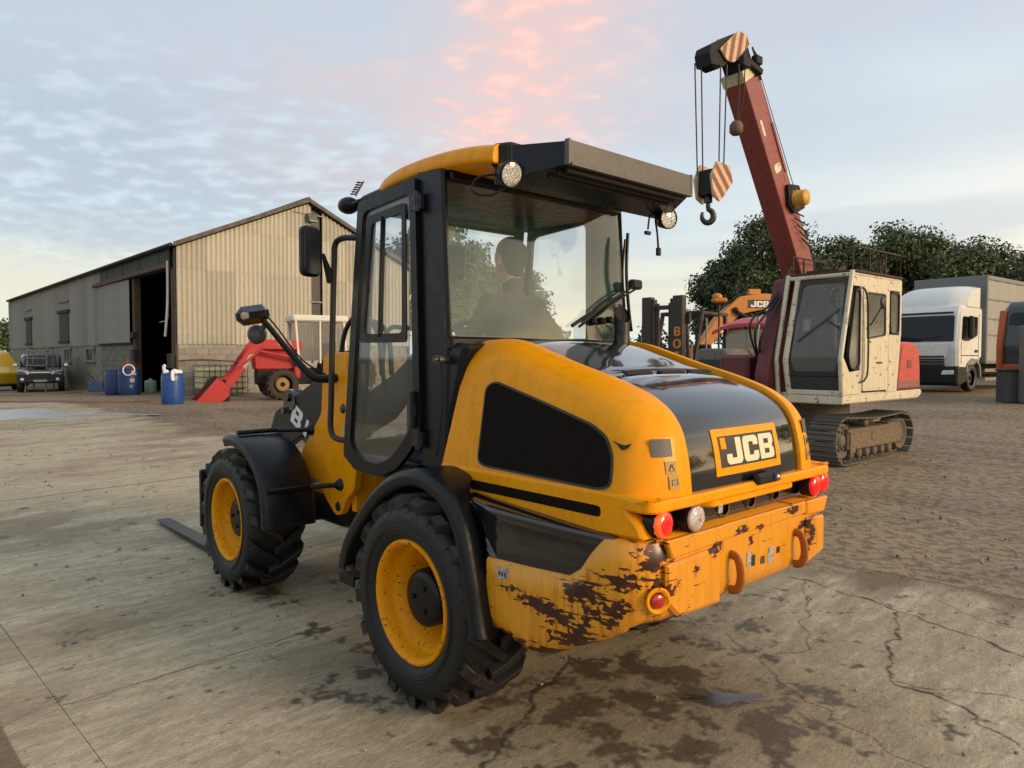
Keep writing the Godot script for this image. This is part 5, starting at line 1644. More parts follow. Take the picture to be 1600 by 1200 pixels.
func build_crane() -> void:
	mk("cream_paint", Color(0.74, 0.69, 0.54), 0.5, {"tex": "worn", "k": 0.8, "rtex": "rough"})
	mk("boom_red", Color(0.28, 0.058, 0.054), 0.55, {"tex": "worn", "k": 1.4, "rtex": "rough"})
	mk("maroon", Color(0.14, 0.022, 0.028), 0.5, {"tex": "worn", "k": 1.2})
	mk("old_red", Color(0.58, 0.085, 0.065), 0.5, {"tex": "worn", "k": 1.3})
	mk("rust", Color(0.10, 0.055, 0.036), 0.85, {"tex": "rough", "k": 3.0})
	mk("track", Color(0.17, 0.148, 0.118), 0.85, {"tex": "grain", "bump": "fine", "deep": 0.2, "k": 3.0})
	mk("track_frame", Color(0.21, 0.16, 0.10), 0.85, {"tex": "rusty", "k": 2.0})
	var at := Vector3(4.73, lift(4.73, -10.25), -10.25)
	var C := thing("crawler_crane", "old cream and red crawler crane with raised boom and rusty roof rails", "crane", at, 130.0)
	# tracks: every shoe its own
	var sh := S()
	box(sh, Vector3(0, 0.012, 0), Vector3(0.44, 0.022, 0.138), 0.004)
	box(sh, Vector3(0, 0.035, 0.03), Vector3(0.44, 0.035, 0.018), 0.004)
	box(sh, Vector3(0, 0.03, -0.045), Vector3(0.44, 0.025, 0.014), 0.003)
	box(sh, Vector3(0, -0.02, 0), Vector3(0.12, 0.05, 0.10), 0.004)
	var shoe := fin(sh)
	for w in [-0.22, -1.98]:
		var tr := Node3D.new()
		tr.name = numbered("track", C)
		C.add_child(tr)
		var path := []
		for i in 15: path.append(Vector2(-0.28 + 0.33 * sin(PI * i / 14.0), 0.375 - 0.335 * cos(PI * i / 14.0)))
		for i in 9: path.append(Vector2(lerpf(-0.45, -2.2, i / 8.0), 0.70 - 0.03 * sin(PI * i / 8.0)))
		for i in 15: path.append(Vector2(-2.36 - 0.31 * sin(PI * i / 14.0), 0.355 + 0.315 * cos(PI * i / 14.0)))
		for i in 9: path.append(Vector2(lerpf(-2.2, -0.45, i / 8.0), 0.04))
		path.append(path[0])
		var tot := 0.0
		for i in path.size() - 1: tot += (path[i + 1] - path[i]).length()
		var n := int(tot / 0.15)
		var k := 0
		var acc := 0.0
		for i in n:
			var want := tot * i / n
			while k < path.size() - 2 and acc + (path[k + 1] - path[k]).length() < want:
				acc += (path[k + 1] - path[k]).length()
				k += 1
			var d: Vector2 = (path[k + 1] - path[k]).normalized()
			var p: Vector2 = path[k] + d * (want - acc)
			var out := Vector2(d.y, -d.x)
			if out.dot(p - Vector2(clampf(p.x, -2.3, -0.3), 0.37)) < 0: out = -out
			var zb := P(d.x, 0, d.y)
			var yb := P(out.x, 0, out.y)
			put("track_shoe", shoe, M.track, tr, Transform3D(Basis(yb.cross(zb), yb, zb), P(p.x, w, p.y)))
		var s := S()
		bx(s, -0.42, -1.95, w - 0.16, w + 0.17, 0.22, 0.54, 0.02)
		bx(s, -1.9, -2.38, w - 0.14, w + 0.15, 0.20, 0.56, 0.04)
		bx(s, -0.45, -0.62, w + 0.15, w + 0.19, 0.18, 0.5, 0.01)
		bx(s, -1.2, -1.26, w + 0.17, w + 0.18, 0.34, 0.46, 0.002)
		obj("track_frame", s, M.track_frame, tr)
		for e in [[-0.28, 0.375, 0.26], [-2.36, 0.355, 0.25]]:
			s = S()
			lathe(s, [Vector2(0, 0.14), Vector2(0.10, 0.14), Vector2(0.11, 0.10), Vector2(e[2] - 0.05, 0.09), Vector2(e[2] - 0.03, 0.14), Vector2(e[2], 0.14), Vector2(e[2], -0.14)], P(e[0], w, e[1]), Vector3(-1, 0, 0), 26)
			for q in 9: box(s, P(e[0] + cos(q * TAU / 9) * e[2] * 0.55, w + 0.11, e[1] + sin(q * TAU / 9) * e[2] * 0.55), Vector3(0.03, 0.04, 0.04), 0.006)
			obj("track_wheel", s, M.track, tr)
		for q in 6:
			s = S()
			lathe(s, [Vector2(0, 0.13), Vector2(0.08, 0.13), Vector2(0.085, -0.13)], P(-0.62 - 0.27 * q, w, 0.15), Vector3(-1, 0, 0), 16)
			obj("roller", s, M.track, tr)
		s = S()
		lathe(s, [Vector2(0, 0.13), Vector2(0.07, 0.13), Vector2(0.07, -0.13)], P(-1.1, w, 0.615), Vector3(-1, 0, 0), 16)
		obj("roller", s, M.track, tr)
	var s := S()
	bx(s, -0.6, -2.1, -1.8, -0.4, 0.36, 0.66, 0.04)
	lathe(s, [Vector2(0.58, 0.0), Vector2(0.58, 0.30)], P(-1.35, -1.1, 0.64), Vector3.UP, 30)
	obj("undercarriage", s, M.track, C)
	# deck
	s = S()
	pw(s, rnd([Vector2(-0.13, 1.06), Vector2(-0.13, 0.93), Vector2(-2.85, 0.93), Vector2(-3.0, 0.99), Vector2(-3.0, 1.08)], 0.04, 3), -0.10, 0.0, 0.02)
	bx(s, -0.10, -0.16, -0.98, 0.0, 0.93, 1.05, 0.01)
	bx(s, -0.13, -2.9, -2.15, -0.08, 0.92, 1.04, 0.02)
	obj("deck", s, M.cream_paint, C)
	# cab
	var prof := [Vector2(-0.385, 2.88), Vector2(-0.07, 1.62), Vector2(-0.13, 1.06), Vector2(-1.92, 1.06), Vector2(-2.12, 2.0), Vector2(-2.12, 2.88)]
	s = S()
	pw(s, [Vector2(-1.90, 1.06), Vector2(-1.99, 1.06), Vector2(-2.12, 2.0), Vector2(-2.12, 2.86), Vector2(-2.06, 2.86), Vector2(-2.06, 2.02)], -0.98, -0.02, 0.0)
	bx(s, -0.14, -1.9, -0.96, -0.03, 1.04, 1.08, 0.005)
	# near side skin with openings for the door and windows, built from strips
	for r in [[-2.11, -2.04, 1.95, 2.86], [-1.655, -1.575, 1.07, 2.70], [-0.70, -0.645, 1.42, 2.70], [-2.05, -0.40, 2.68, 2.86]]: bx(s, r[0], r[1], -0.03, 0.0, r[2], r[3], 0.006)
	pw(s, rnd([Vector2(-1.62, 1.07), Vector2(-1.97, 1.07), Vector2(-2.10, 1.98), Vector2(-1.62, 1.98)], 0.01, 1), -0.03, 0.0, 0.005)
	pw(s, rnd([Vector2(-0.13, 1.07), Vector2(-0.70, 1.07), Vector2(-0.70, 1.43), Vector2(-0.30, 1.40), Vector2(-0.115, 1.62), Vector2(-0.07, 1.62)], 0.01, 1), -0.03, 0.0, 0.005)
	for w in [0.0, -1.0]:
		tube(s, curve([P(-0.40, w - 0.025, 2.90), P(-0.23, w - 0.025, 2.25), P(-0.075, w - 0.025, 1.64), P(-0.075, w - 0.025, 1.50), P(-0.13, w - 0.025, 1.05)], 5), 0.038, 8)
	tube(s, curve([P(-0.40, -0.86, 2.86), P(-0.23, -0.86, 2.25), P(-0.075, -0.87, 1.64), P(-0.075, -0.87, 1.50), P(-0.13, -0.84, 1.05)], 5), 0.045, 8)
	bx(s, -0.36, -2.1, -0.99, 0.0, 2.82, 2.88, 0.015)
	bx(s, -0.10, -0.15, -0.86, -0.02, 1.06, 1.13, 0.006)
	var cab := obj("cab", s, M.cream_paint, C)
	s = S()
	bx(s, -0.39, -2.13, -1.01, 0.015, 2.88, 2.92, 0.012)
	obj("cab_roof", s, M.rust, cab)
	# front glazing, with a black rubber surround and a dark lower panel
	var fm := func(p: Vector2, d: float) -> Vector3: return P((lerpf(-0.075, -0.385, (p.y - 1.62) / 1.26) if p.y > 1.62 else lerpf(-0.13, -0.075, (p.y - 1.06) / 0.56)) + d, p.x, p.y)
	s = S()
	ring(s, rnd([Vector2(-0.045, 2.79), Vector2(-0.80, 2.79), Vector2(-0.83, 1.34), Vector2(-0.045, 1.34)], 0.10), rnd([Vector2(-0.095, 2.74), Vector2(-0.755, 2.74), Vector2(-0.785, 1.41), Vector2(-0.095, 1.41)], 0.09), -0.02, 0.012, fm)
	obj("window_seal", s, M.ink, cab)
	s = S()
	flat_poly(s, PackedVector2Array([Vector2(-0.07, 2.77), Vector2(-0.78, 2.77), Vector2(-0.80, 1.62), Vector2(-0.07, 1.62)]), -0.004, fm)
	flat_poly(s, PackedVector2Array([Vector2(-0.07, 1.62), Vector2(-0.80, 1.62), Vector2(-0.81, 1.37), Vector2(-0.07, 1.37)]), -0.004, fm)
	obj("front_window", s, mk("dusty_glass", Color(0.20, 0.20, 0.19, 0.45), 0.12), cab)
	s = S()
	prism(s, rnd([Vector2(-0.05, 1.33), Vector2(-0.83, 1.33), Vector2(-0.80, 1.12), Vector2(-0.05, 1.12)], 0.05, 3), -0.02, 0.01, fm)
	obj("lower_panel", s, mk("grey_black", Color(0.04, 0.043, 0.042), 0.5, {"tex": "rough", "k": 2.0}), cab)
	s = S()
	bar(s, fm.call(Vector2(-0.72, 1.86), 0.02), fm.call(Vector2(-0.12, 2.34), 0.02), 0.02, 0.012, 0.002)
	bar(s, fm.call(Vector2(-0.30, 2.18), 0.03), fm.call(Vector2(-0.10, 2.05), 0.03), 0.02, 0.02, 0.002)
	obj("wiper", s, M.ink, cab)
	s = S()
	prism(s, PackedVector2Array([Vector2(-0.56, 2.02), Vector2(-0.67, 2.02), Vector2(-0.67, 2.20), Vector2(-0.56, 2.20)]), -0.012, -0.009, fm)
	obj("paper_notice", s, M.sticker, cab)
	# seat and levers inside
	s = S()
	bx(s, -1.0, -1.5, -0.75, -0.25, 1.40, 1.52, 0.04)
	bx(s, -1.42, -1.55, -0.75, -0.25, 1.50, 2.15, 0.05)
	for k in [-0.35, -0.62]: rod(s, P(-0.55, k, 1.1), P(-0.5, k, 1.75), 0.015)
	bx(s, -0.25, -0.4, -0.7, -0.2, 1.1, 1.55, 0.03)
	obj("seat", s, M.black_plastic, cab)
	# door, quarter window, rear window
	s = S()
	ring(s, rnd([Vector2(-0.71, 2.70), Vector2(-1.57, 2.70), Vector2(-1.57, 1.11), Vector2(-0.71, 1.11)], 0.04, 3), rnd([Vector2(-0.80, 2.61), Vector2(-1.48, 2.61), Vector2(-1.50, 1.96), Vector2(-0.82, 1.89)], 0.05, 3), -0.02, 0.014, plane_map("w"))
	pw(s, rnd([Vector2(-0.745, 1.82), Vector2(-1.54, 1.90), Vector2(-1.54, 1.14), Vector2(-0.745, 1.14)], 0.03, 3), -0.006, 0.018, 0.004)
	var door := obj("door", s, M.cream_paint, cab)
	s = S()
	pw(s, [Vector2(-0.79, 2.63), Vector2(-1.50, 2.63), Vector2(-1.52, 1.95), Vector2(-0.80, 1.87)], -0.004, 0.0)
	obj("window", s, M.dusty_glass, door)
	s = S()
	ring(s, rnd([Vector2(-0.80, 2.61), Vector2(-1.48, 2.61), Vector2(-1.50, 1.96), Vector2(-0.82, 1.89)], 0.05, 3), rnd([Vector2(-0.82, 2.59), Vector2(-1.46, 2.59), Vector2(-1.48, 1.985), Vector2(-0.84, 1.915)], 0.05, 3), -0.01, 0.017, plane_map("w"))
	obj("window_seal", s, M.ink, door)
	s = S()
	tube(s, curve([P(-0.62, 0.02, 2.66), P(-0.66, 0.06, 2.60), P(-0.74, 0.065, 2.3), P(-0.76, 0.065, 1.5), P(-0.70, 0.06, 1.30), P(-0.60, 0.02, 1.24)], 5), 0.014, 7)
	obj("grab_handle", s, M.ink, cab)
	s = S()
	pw(s, rnd([Vector2(-1.15, 1.55), Vector2(-1.35, 1.55), Vector2(-1.35, 1.525), Vector2(-1.15, 1.525)], 0.01, 1), 0.018, 0.03)
	obj("door_handle", s, M.ink, door)
	for r in [[rnd([Vector2(-0.48, 2.66), Vector2(-0.63, 2.62), Vector2(-0.64, 1.50), Vector2(-0.48, 1.42), Vector2(-0.32, 1.46), Vector2(-0.25, 1.66)], 0.07, 4)], [rnd([Vector2(-1.675, 2.66), Vector2(-2.03, 2.66), Vector2(-2.03, 2.0), Vector2(-1.69, 2.0)], 0.10, 4)]]:
		s = S()
		ring(s, r[0], inset(r[0], 0.02), -0.03, 0.008, plane_map("w"))
		var fr := obj("window_seal", s, M.ink, cab)
		s = S()
		pw(s, inset(r[0], 0.012), -0.02, -0.016)
		obj("window", s, M.dusty_glass, fr)
	s = S()
	ball(s, P(-0.93, 0.20, 2.44), Vector3(0.03, 0.10, 0.085), 14)
	rod(s, P(-0.93, 0.19, 2.40), P(-0.90, 0.03, 2.10), 0.010)
	rod(s, P(-0.90, 0.03, 2.12), P(-0.80, 0.02, 2.05), 0.010)
	obj("mirror", s, M.ink, C)
	# roof rails
	for r in [[[-0.42, -0.03], [-2.10, -0.03]], [[-2.10, -0.03], [-2.10, -0.98]], [[-0.42, -0.97], [-1.45, -0.97]]]:
		s = S()
		var a := P(r[0][0], r[0][1], 3.27)
		var b := P(r[1][0], r[1][1], 3.27)
		if r[0][1] < -0.9:
			a.y = 3.20; b.y = 3.20
		bar(s, a, b, 0.025, 0.025, 0.003)
		for k in 4:
			var p := a.lerp(b, k / 3.0)
			bar(s, p, Vector3(p.x, 2.90, p.z), 0.022, 0.022, 0.002)
		obj("roof_rail", s, M.rust, C)
	s = S()
	bar(s, P(-0.42, -0.5, 2.94), P(-2.1, -0.5, 2.94), 0.5, 0.03, 0.004)
	obj("roof_grating", s, M.rust, C)
	# engine hood at the back
	s = S()
	pw(s, rnd([Vector2(-2.02, 1.09), Vector2(-2.20, 1.88), Vector2(-2.72, 1.88), Vector2(-2.92, 1.80), Vector2(-3.0, 1.45), Vector2(-3.0, 1.09)], 0.10, 4), -2.1, -0.02, 0.05)
	var hood := obj("engine_hood", s, M.old_red, C)
	s = S()
	pw(s, [Vector2(-2.06, 1.24), Vector2(-2.95, 1.24), Vector2(-2.95, 1.12), Vector2(-2.04, 1.12)], -0.022, -0.014, 0.0)
	obj("faded_band", s, mk("faded_band", Color(0.34, 0.14, 0.12), 0.7, {"tex": "rusty", "k": 5.0}), hood)
	s = S()
	pw(s, rnd([Vector2(-2.42, 1.58), Vector2(-2.60, 1.58), Vector2(-2.60, 1.44), Vector2(-2.42, 1.44)], 0.01, 1), -0.022, -0.012, 0.0)
	obj("vent_cover", s, M.boom_red, hood)
	# pedestal and boom
	s = S()
	pw(s, rnd([Vector2(-0.75, 2.92), Vector2(-0.42, 2.86), Vector2(-0.05, 1.95), Vector2(0.14, 1.35), Vector2(0.12, 1.0), Vector2(-0.3, 0.95), Vector2(-0.25, 1.35), Vector2(-0.42, 1.9)], 0.05, 2), -1.28, -1.06, 0.01)
	pw(s, rnd([Vector2(-0.9, 2.3), Vector2(-0.9, 0.95), Vector2(-2.4, 1.0), Vector2(-1.9, 2.6), Vector2(-1.3, 2.75)], 0.05, 2), -1.45, -1.06, 0.01)
	bx(s, 0.05, -0.4, -2.0, -1.45, 1.0, 1.66, 0.05)
	obj("boom_pedestal", s, M.maroon, C)
	s = S()
	var dn := Vector2(0.544, 0.839)
	var nr := Vector2(-0.839, 0.544)
	var a0 := Vector2(0.853, 5.767)
	var sec := func(d0: float, d1: float, w0: float, w1: float, t0: float, t1: float) -> Array:
		var q := []
		for e in [[d0, t0], [d1, t0], [d1, t1], [d0, t1]]: q.append(a0 + dn * e[0] + nr * e[1])
		return q
	pw(s, sec.call(-4.3, 0.0, 0, 0, 0.0, 0.44), -1.45, -1.10, 0.012)
	var boom := obj("boom", s, M.boom_red, C)
	s = S()
	pw(s, sec.call(-0.13, 0.03, 0, 0, -0.01, 0.45), -1.46, -1.09, 0.004)
	obj("boom_collar", s, M.cream_paint, boom)
	s = S()
	pw(s, sec.call(-1.7, -0.9, 0, 0, 0.36, 0.42), -1.10, -1.085, 0.003)
	obj("boom_fitting", s, M.boom_red, boom)
	s = S()
	pw(s, rnd(sec.call(-1.0, -0.75, 0, 0, 0.08, 0.14), 0.02, 2), -1.10, -1.096)
	obj("faded_mark", s, M.cream_paint, boom)
	s = S()
	pw(s, rnd(sec.call(-1.62, -1.48, 0, 0, 0.10, 0.30), 0.05, 3), -1.10, -1.096)
	obj("faded_mark", s, M.cream_paint, boom)
	for k in 3:
		s = S()
		tube(s, curve([P(-0.05 - 0.1 * k, -1.30 - 0.08 * k, 1.6), P(0.12, -1.18 - 0.1 * k, 1.95 + 0.1 * k), P(-0.25, -1.10 - 0.06 * k, 2.5), P(-0.60, -1.05, 2.95 + 0.1 * k)], 5), 0.018, 6)
		obj("hydraulic_hose", s, M.rubber, C)
	# boom head
	mk("head_cream", Color(0.66, 0.50, 0.33), 0.6, {"tex": "worn", "k": 3.0})
	mk("stripe_red", Color(0.30, 0.085, 0.055), 0.6, {"tex": "grain", "k": 3.0})
	var head := [Vector2(1.40, 5.98), Vector2(0.95, 6.36), Vector2(0.74, 6.36), Vector2(0.66, 6.24), Vector2(1.05, 5.88), Vector2(1.22, 5.86)]
	var hp := PackedVector2Array(head)
	for w in [-1.12, -1.44]:
		s = S()
		pw(s, rnd(head, 0.03, 2), w - 0.012, w + 0.012)
		var pl := obj("head_plate", s, M.head_cream, C)
		stripes(pl, "painted_stripe", hp, Vector2(-0.25, 1.0).normalized(), 0.17, M.stripe_red, w + 0.012, w + 0.0145, plane_map("w"))
	s = S()
	pw(s, [Vector2(1.60, 5.90), Vector2(1.56, 6.00), Vector2(0.98, 6.33), Vector2(0.80, 6.30), Vector2(1.1, 5.90), Vector2(1.25, 5.78), Vector2(1.55, 5.74)], -1.41, -1.15, 0.01)
	pw(s, sec.call(-0.05, 0.30, 0, 0, 0.02, 0.44), -1.40, -1.15, 0.01)
	for k in 3: lathe(s, [Vector2(0.02, 0.02), Vector2(0.17, 0.02), Vector2(0.15, 0.0), Vector2(0.17, -0.02), Vector2(0.02, -0.02)], P(1.42, -1.20 - 0.07 * k, 5.88), Vector3(-1, 0, 0), 22)
	obj("boom_head", s, M.dark, C)
	s = S()
	bar(s, P(0.60, -1.1, 6.22), P(0.48, -1.06, 5.90), 0.02, 0.02, 0.002)
	bar(s, P(0.75, -1.08, 5.95), P(0.45, -1.05, 5.86), 0.10, 0.09, 0.01)
	box(s, P(0.55, -1.05, 6.02), Vector3(0.1, 0.12, 0.16), 0.01)
	box(s, P(0.85, -1.06, 5.92), Vector3(0.08, 0.14, 0.2), 0.01)
	rod(s, P(0.60, -1.1, 6.20), P(0.42, -1.1, 6.10), 0.012)
	rod(s, P(0.42, -1.1, 6.10), P(0.40, -1.08, 5.78), 0.012)
	obj("limit_switch", s, M.dark, C)
	# ropes and hook block
	for r in [[1.62, -1.38, 4.33], [1.55, -1.32, 4.36], [1.33, -1.15, 4.42], [1.22, -1.12, 4.40]]:
		s = S()
		rod(s, P(r[0], r[1], 5.80), P(lerpf(r[0], 1.38, 0.35), r[1], r[2] - 0.1), 0.010, 6)
		obj("hoist_rope", s, M.ink, C)
	s = S()
	rod(s, P(0.55, -1.12, 6.2), P(-0.55, -1.0, 4.20), 0.007, 5)
	obj("hoist_rope", s, M.steel, C)
	var hk := [Vector2(1.36, 4.40), Vector2(1.05, 4.38), Vector2(0.97, 4.16), Vector2(1.28, 3.84), Vector2(1.44, 3.90), Vector2(1.50, 4.18)]
	var hw := Node3D.new()
	hw.name = "hook_block"
	C.add_child(hw)
	hw.position = P(0.09, 0, 0)
	for w in [-1.12, -1.40]:
		s = S()
		pw(s, rnd(hk, 0.02, 2), w - 0.015, w + 0.015)
		obj("cheek_plate", s, M.head_cream, hw)
		if w > -1.2:
			stripes(hw, "painted_stripe", PackedVector2Array(hk), Vector2(-0.72, -0.69), 0.165, M.stripe_red, w + 0.015, w + 0.0175, plane_map("w"))
	s = S()
	for k in 2: lathe(s, [Vector2(0.02, 0.03), Vector2(0.17, 0.03), Vector2(0.15, 0.0), Vector2(0.17, -0.03), Vector2(0.02, -0.03)], P(1.23, -1.20 - 0.11 * k, 4.15), Vector3(-1, 0, 0), 22)
	pw(s, [Vector2(1.40, 4.30), Vector2(1.28, 4.30), Vector2(1.30, 3.92), Vector2(1.42, 3.95)], -1.385, -1.135)
	obj("sheave", s, M.dark, hw)
	s = S()
	var hook := [P(1.35, -1.26, 3.88), P(1.35, -1.26, 3.78)]
	for i in 15:
		var a := deg_to_rad(80.0 - i * 21.0)
		hook.append(P(1.36, -1.26, 3.645) + P(-0.8, 0.6, 0) * cos(a) * 0.085 + Vector3.UP * sin(a) * 0.095)
	tube(s, hook, [0.03, 0.035, 0.036, 0.038, 0.04, 0.042, 0.044, 0.045, 0.045, 0.044, 0.042, 0.04, 0.037, 0.034, 0.03, 0.026, 0.02], 10)
	lathe(s, [Vector2(0, 0.06), Vector2(0.06, 0.05), Vector2(0.06, -0.02)], P(1.35, -1.26, 3.86), Vector3.UP, 16)
	obj("hook", s, M.bare, hw)
	s = S()
	tube(s, curve([P(0.98, -1.08, 5.86), P(1.00, -1.06, 5.4), P(1.02, -1.08, 5.02)], 4), 0.012, 6)
	tube(s, curve([P(0.85, -1.06, 5.88), P(0.92, -1.04, 5.35), P(1.0, -1.07, 5.02)], 4), 0.008, 6)
	obj("chain", s, M.rust, C)
	s = S()
	lathe(s, [Vector2(0.0, 0.10), Vector2(0.06, 0.10), Vector2(0.095, 0.05), Vector2(0.095, -0.05), Vector2(0.06, -0.09), Vector2(0, -0.09)], P(1.03, -1.08, 4.93), Vector3.UP, 20)
	obj("weight", s, mk("weight_brown", Color(0.16, 0.10, 0.06), 0.7, {"tex": "worn", "k": 4.0}), C)
	# winch on the side of the boom
	s = S()
	lathe(s, [Vector2(0, 0.20), Vector2(0.115, 0.20), Vector2(0.125, 0.18), Vector2(0.125, 0.02), Vector2(0.15, 0.02), Vector2(0.15, -0.02)], P(-0.62, -1.06, 4.15), Vector3(-1, 0, 0.0), 24)
	obj("winch_drum", s, mk("winch_yellow", Color(0.70, 0.36, 0.03), 0.45, {"tex": "worn", "k": 3.0}), C)
	s = S()
	pw(s, rnd([Vector2(-0.38, 4.35), Vector2(-0.72, 4.38), Vector2(-0.92, 4.05), Vector2(-0.62, 3.92), Vector2(-0.42, 4.02)], 0.04, 2), -1.10, -1.04)
	for k in 5: rod(s, P(-0.55 - 0.08 * k, -1.06, 3.95 - 0.10 * k), P(-0.85 - 0.06 * k, -1.03, 3.90 - 0.12 * k), 0.012)
	obj("winch_bracket", s, M.dark, C)
	s = S()
	rod(s, P(-0.7, -1.28, 1.2), P(-0.85, -1.28, 2.9), 0.08, 14)
	obj("boom_ram", s, M.maroon, C)

# ---------- the barn
func eave(u: float) -> float: return 5.86 - 0.0140 * u

func corrugated(width: float, pitch: float, deep: float, bottom: Callable, top: Callable, thick := 0.006) -> ArrayMesh:   # lies in x (width) and y, corrugations along y, facing +z
	var s := S()
	var n := int(round(width / pitch)) * 6
	var lo := []
	var hi := []
	for i in n + 1:
		var x := width * i / n
		var z := deep * 0.5 * sin(TAU * x / pitch)
		lo.append(Vector3(x, bottom.call(x), z))
		hi.append(Vector3(x, top.call(x), z))
	sheet(s, [lo, hi], Vector3(0, 0, -thick), 1)
	return fin(s)

func build_barn() -> void:
	T.asbestos = tex_of(512, 512, barn_stain.bind(noise(201, 0.012, 5).get_seamless_image(512, 512), noise(202, 0.03, 4).get_seamless_image(512, 512), noise(203, 0.07, 4).get_seamless_image(512, 512)))
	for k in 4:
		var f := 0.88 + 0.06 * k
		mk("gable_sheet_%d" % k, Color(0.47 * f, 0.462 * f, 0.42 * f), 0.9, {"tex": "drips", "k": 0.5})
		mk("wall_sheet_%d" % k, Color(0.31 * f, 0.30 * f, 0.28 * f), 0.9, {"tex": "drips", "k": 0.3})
		mk("block_%d" % k, Color(0.45 * f, 0.425 * f, 0.365 * f), 0.95, {"tex": "grain", "bump": "fine", "deep": 0.3, "k": 1.4})
		mk("block_dirty_%d" % k, Color(0.26 * f, 0.235 * f, 0.19 * f), 0.95, {"tex": "grain", "bump": "fine", "deep": 0.3, "k": 1.4})
	mk("mortar", Color(0.24, 0.215, 0.175), 0.95, {"tex": "rough", "k": 0.6})
	mk("barn_render", Color(0.29, 0.268, 0.225), 0.95, {"tex": "asbestos", "bump": "fine", "deep": 0.3, "k": 0.5})
	mk("barn_dark", Color(0.05, 0.052, 0.05), 0.9, {"tex": "grain", "k": 1.0})
	mk("fascia_green", Color(0.055, 0.068, 0.06), 0.75, {"tex": "rusty", "k": 0.9})
	mk("timber", Color(0.14, 0.095, 0.07), 0.9, {"tex": "asbestos", "k": 0.8})
	mk("roof_grey", Color(0.13, 0.13, 0.125), 0.9, {"tex": "asbestos", "k": 0.4})
	var B := thing("barn", "long grey barn with corrugated cladding, pale gable end and dark open doorway", "barn", Vector3(-12.34, 0, -26.21), 45.0)
	var rg := RandomNumberGenerator.new()
	rg.seed = 77
	var W := 10.6
	var LEN := 29.0
	var ridge := 8.15
	var slope := func(w: float) -> float: return lerpf(5.80, ridge, 1.0 - absf(-w - W / 2) / (W / 2))     # gable line
	# --- gable end: three overlapping rows of sheets
	var spans := []
	for k in 5: spans.append([0.0 - 1.09 * k, 1.10])
	for k in 4: spans.append([-5.97 - 1.14 * k, 1.15])
	var gb := Node3D.new()
	gb.name = "gable_cladding"
	B.add_child(gb)
	for sp in spans:
		var w0: float = sp[0]
		for row in [[2.22, 5.10], [5.0, 6.75], [6.65, 9.0]]:
			var w1: float = w0 - sp[1]
			if row[0] > maxf(slope.call(w0), slope.call(w1)) - 0.05: continue
			var j := rg.randf_range(-0.03, 0.03) if row[0] < 3.0 else 0.0
			var mesh := corrugated(sp[1], sp[1] / 6.0, 0.078, func(x: float) -> float: return minf(row[0] + j, slope.call(w0 - x) - 0.04), func(x: float) -> float: return minf(row[1], slope.call(w0 - x) - 0.04))
			# local x runs along -w, facing away from the barn (towards -u)
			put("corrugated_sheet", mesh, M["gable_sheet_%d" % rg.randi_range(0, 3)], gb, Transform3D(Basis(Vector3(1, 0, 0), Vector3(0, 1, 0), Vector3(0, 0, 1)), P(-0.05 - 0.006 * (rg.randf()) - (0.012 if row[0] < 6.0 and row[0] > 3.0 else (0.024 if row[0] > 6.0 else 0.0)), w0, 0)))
	# --- block walls
	var bs := S()
	box(bs, Vector3.ZERO, Vector3(0.438, 0.218, 0.10), 0.006)
	var block := fin(bs)
	var wall := Node3D.new()
	wall.name = "block_wall"
	B.add_child(wall)
	var s := S()
	bx(s, 0.0, 0.16, -W, -0.02, -0.6, 2.26, 0.0)
	bx(s, 9.3, LEN, -0.2, -0.02, -0.9, 2.30, 0.0)
	bx(s, 4.9, 9.3, -0.2, -0.04, -0.9, 2.30, 0.0)
	obj("mortar_bed", s, M.barn_render, wall)
	for r in 10:
		for k in 17:
			var w := -0.25 - 0.445 * k - (0.22 if r % 2 else 0.0)
			put("block", block, M["block_%d" % rg.randi_range(0, 3)], wall, Transform3D(Basis.IDENTITY, P(0.035 + rg.randf_range(-0.004, 0.004), w, 2.14 - 0.225 * r)))
		for k in 10:
			var u := 5.15 + 0.445 * k + (0.22 if r % 2 else 0.0)
			put("block", block, M["block_dirty_%d" % rg.randi_range(0, 3)], wall, Transform3D(Basis(Vector3.UP, PI / 2), P(u, -0.055 + rg.randf_range(-0.004, 0.004), 2.14 - 0.225 * r)))
	# --- long side cladding
	var lc := Node3D.new()
	lc.name = "side_cladding"
	B.add_child(lc)
	var u := 9.2
	while u < LEN - 0.2:
		var wd := 1.08
		var mesh := corrugated(wd, 0.154, 0.03, func(x: float) -> float: return 2.28, func(x: float) -> float: return eave(u + wd - x) - 0.03)
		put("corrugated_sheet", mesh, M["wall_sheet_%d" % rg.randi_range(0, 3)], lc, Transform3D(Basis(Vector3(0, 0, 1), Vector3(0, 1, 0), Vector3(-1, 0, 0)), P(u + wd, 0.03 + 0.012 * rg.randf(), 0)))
		u += 1.07
	# sliding door sheets
	var sd := Node3D.new()
	sd.name = "sliding_door"
	B.add_child(sd)
	for k in 4:
		var mesh := corrugated(1.12, 0.075, 0.016, func(x: float) -> float: return 2.34, func(x: float) -> float: return 4.93)
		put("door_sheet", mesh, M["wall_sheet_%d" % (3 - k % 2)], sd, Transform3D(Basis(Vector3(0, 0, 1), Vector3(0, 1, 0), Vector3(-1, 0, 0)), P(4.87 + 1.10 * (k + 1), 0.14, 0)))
	s = S()
	bx(s, 4.8, 9.4, -0.05, 0.10, 2.26, 2.36, 0.01)
	obj("door_rail", s, M.barn_dark, sd)
	s = S()
	bar(s, P(0.62, 0.17, 5.10), P(9.75, 0.17, 4.99), 0.16, 0.16, 0.02)
	obj("door_track", s, M.timber, B)
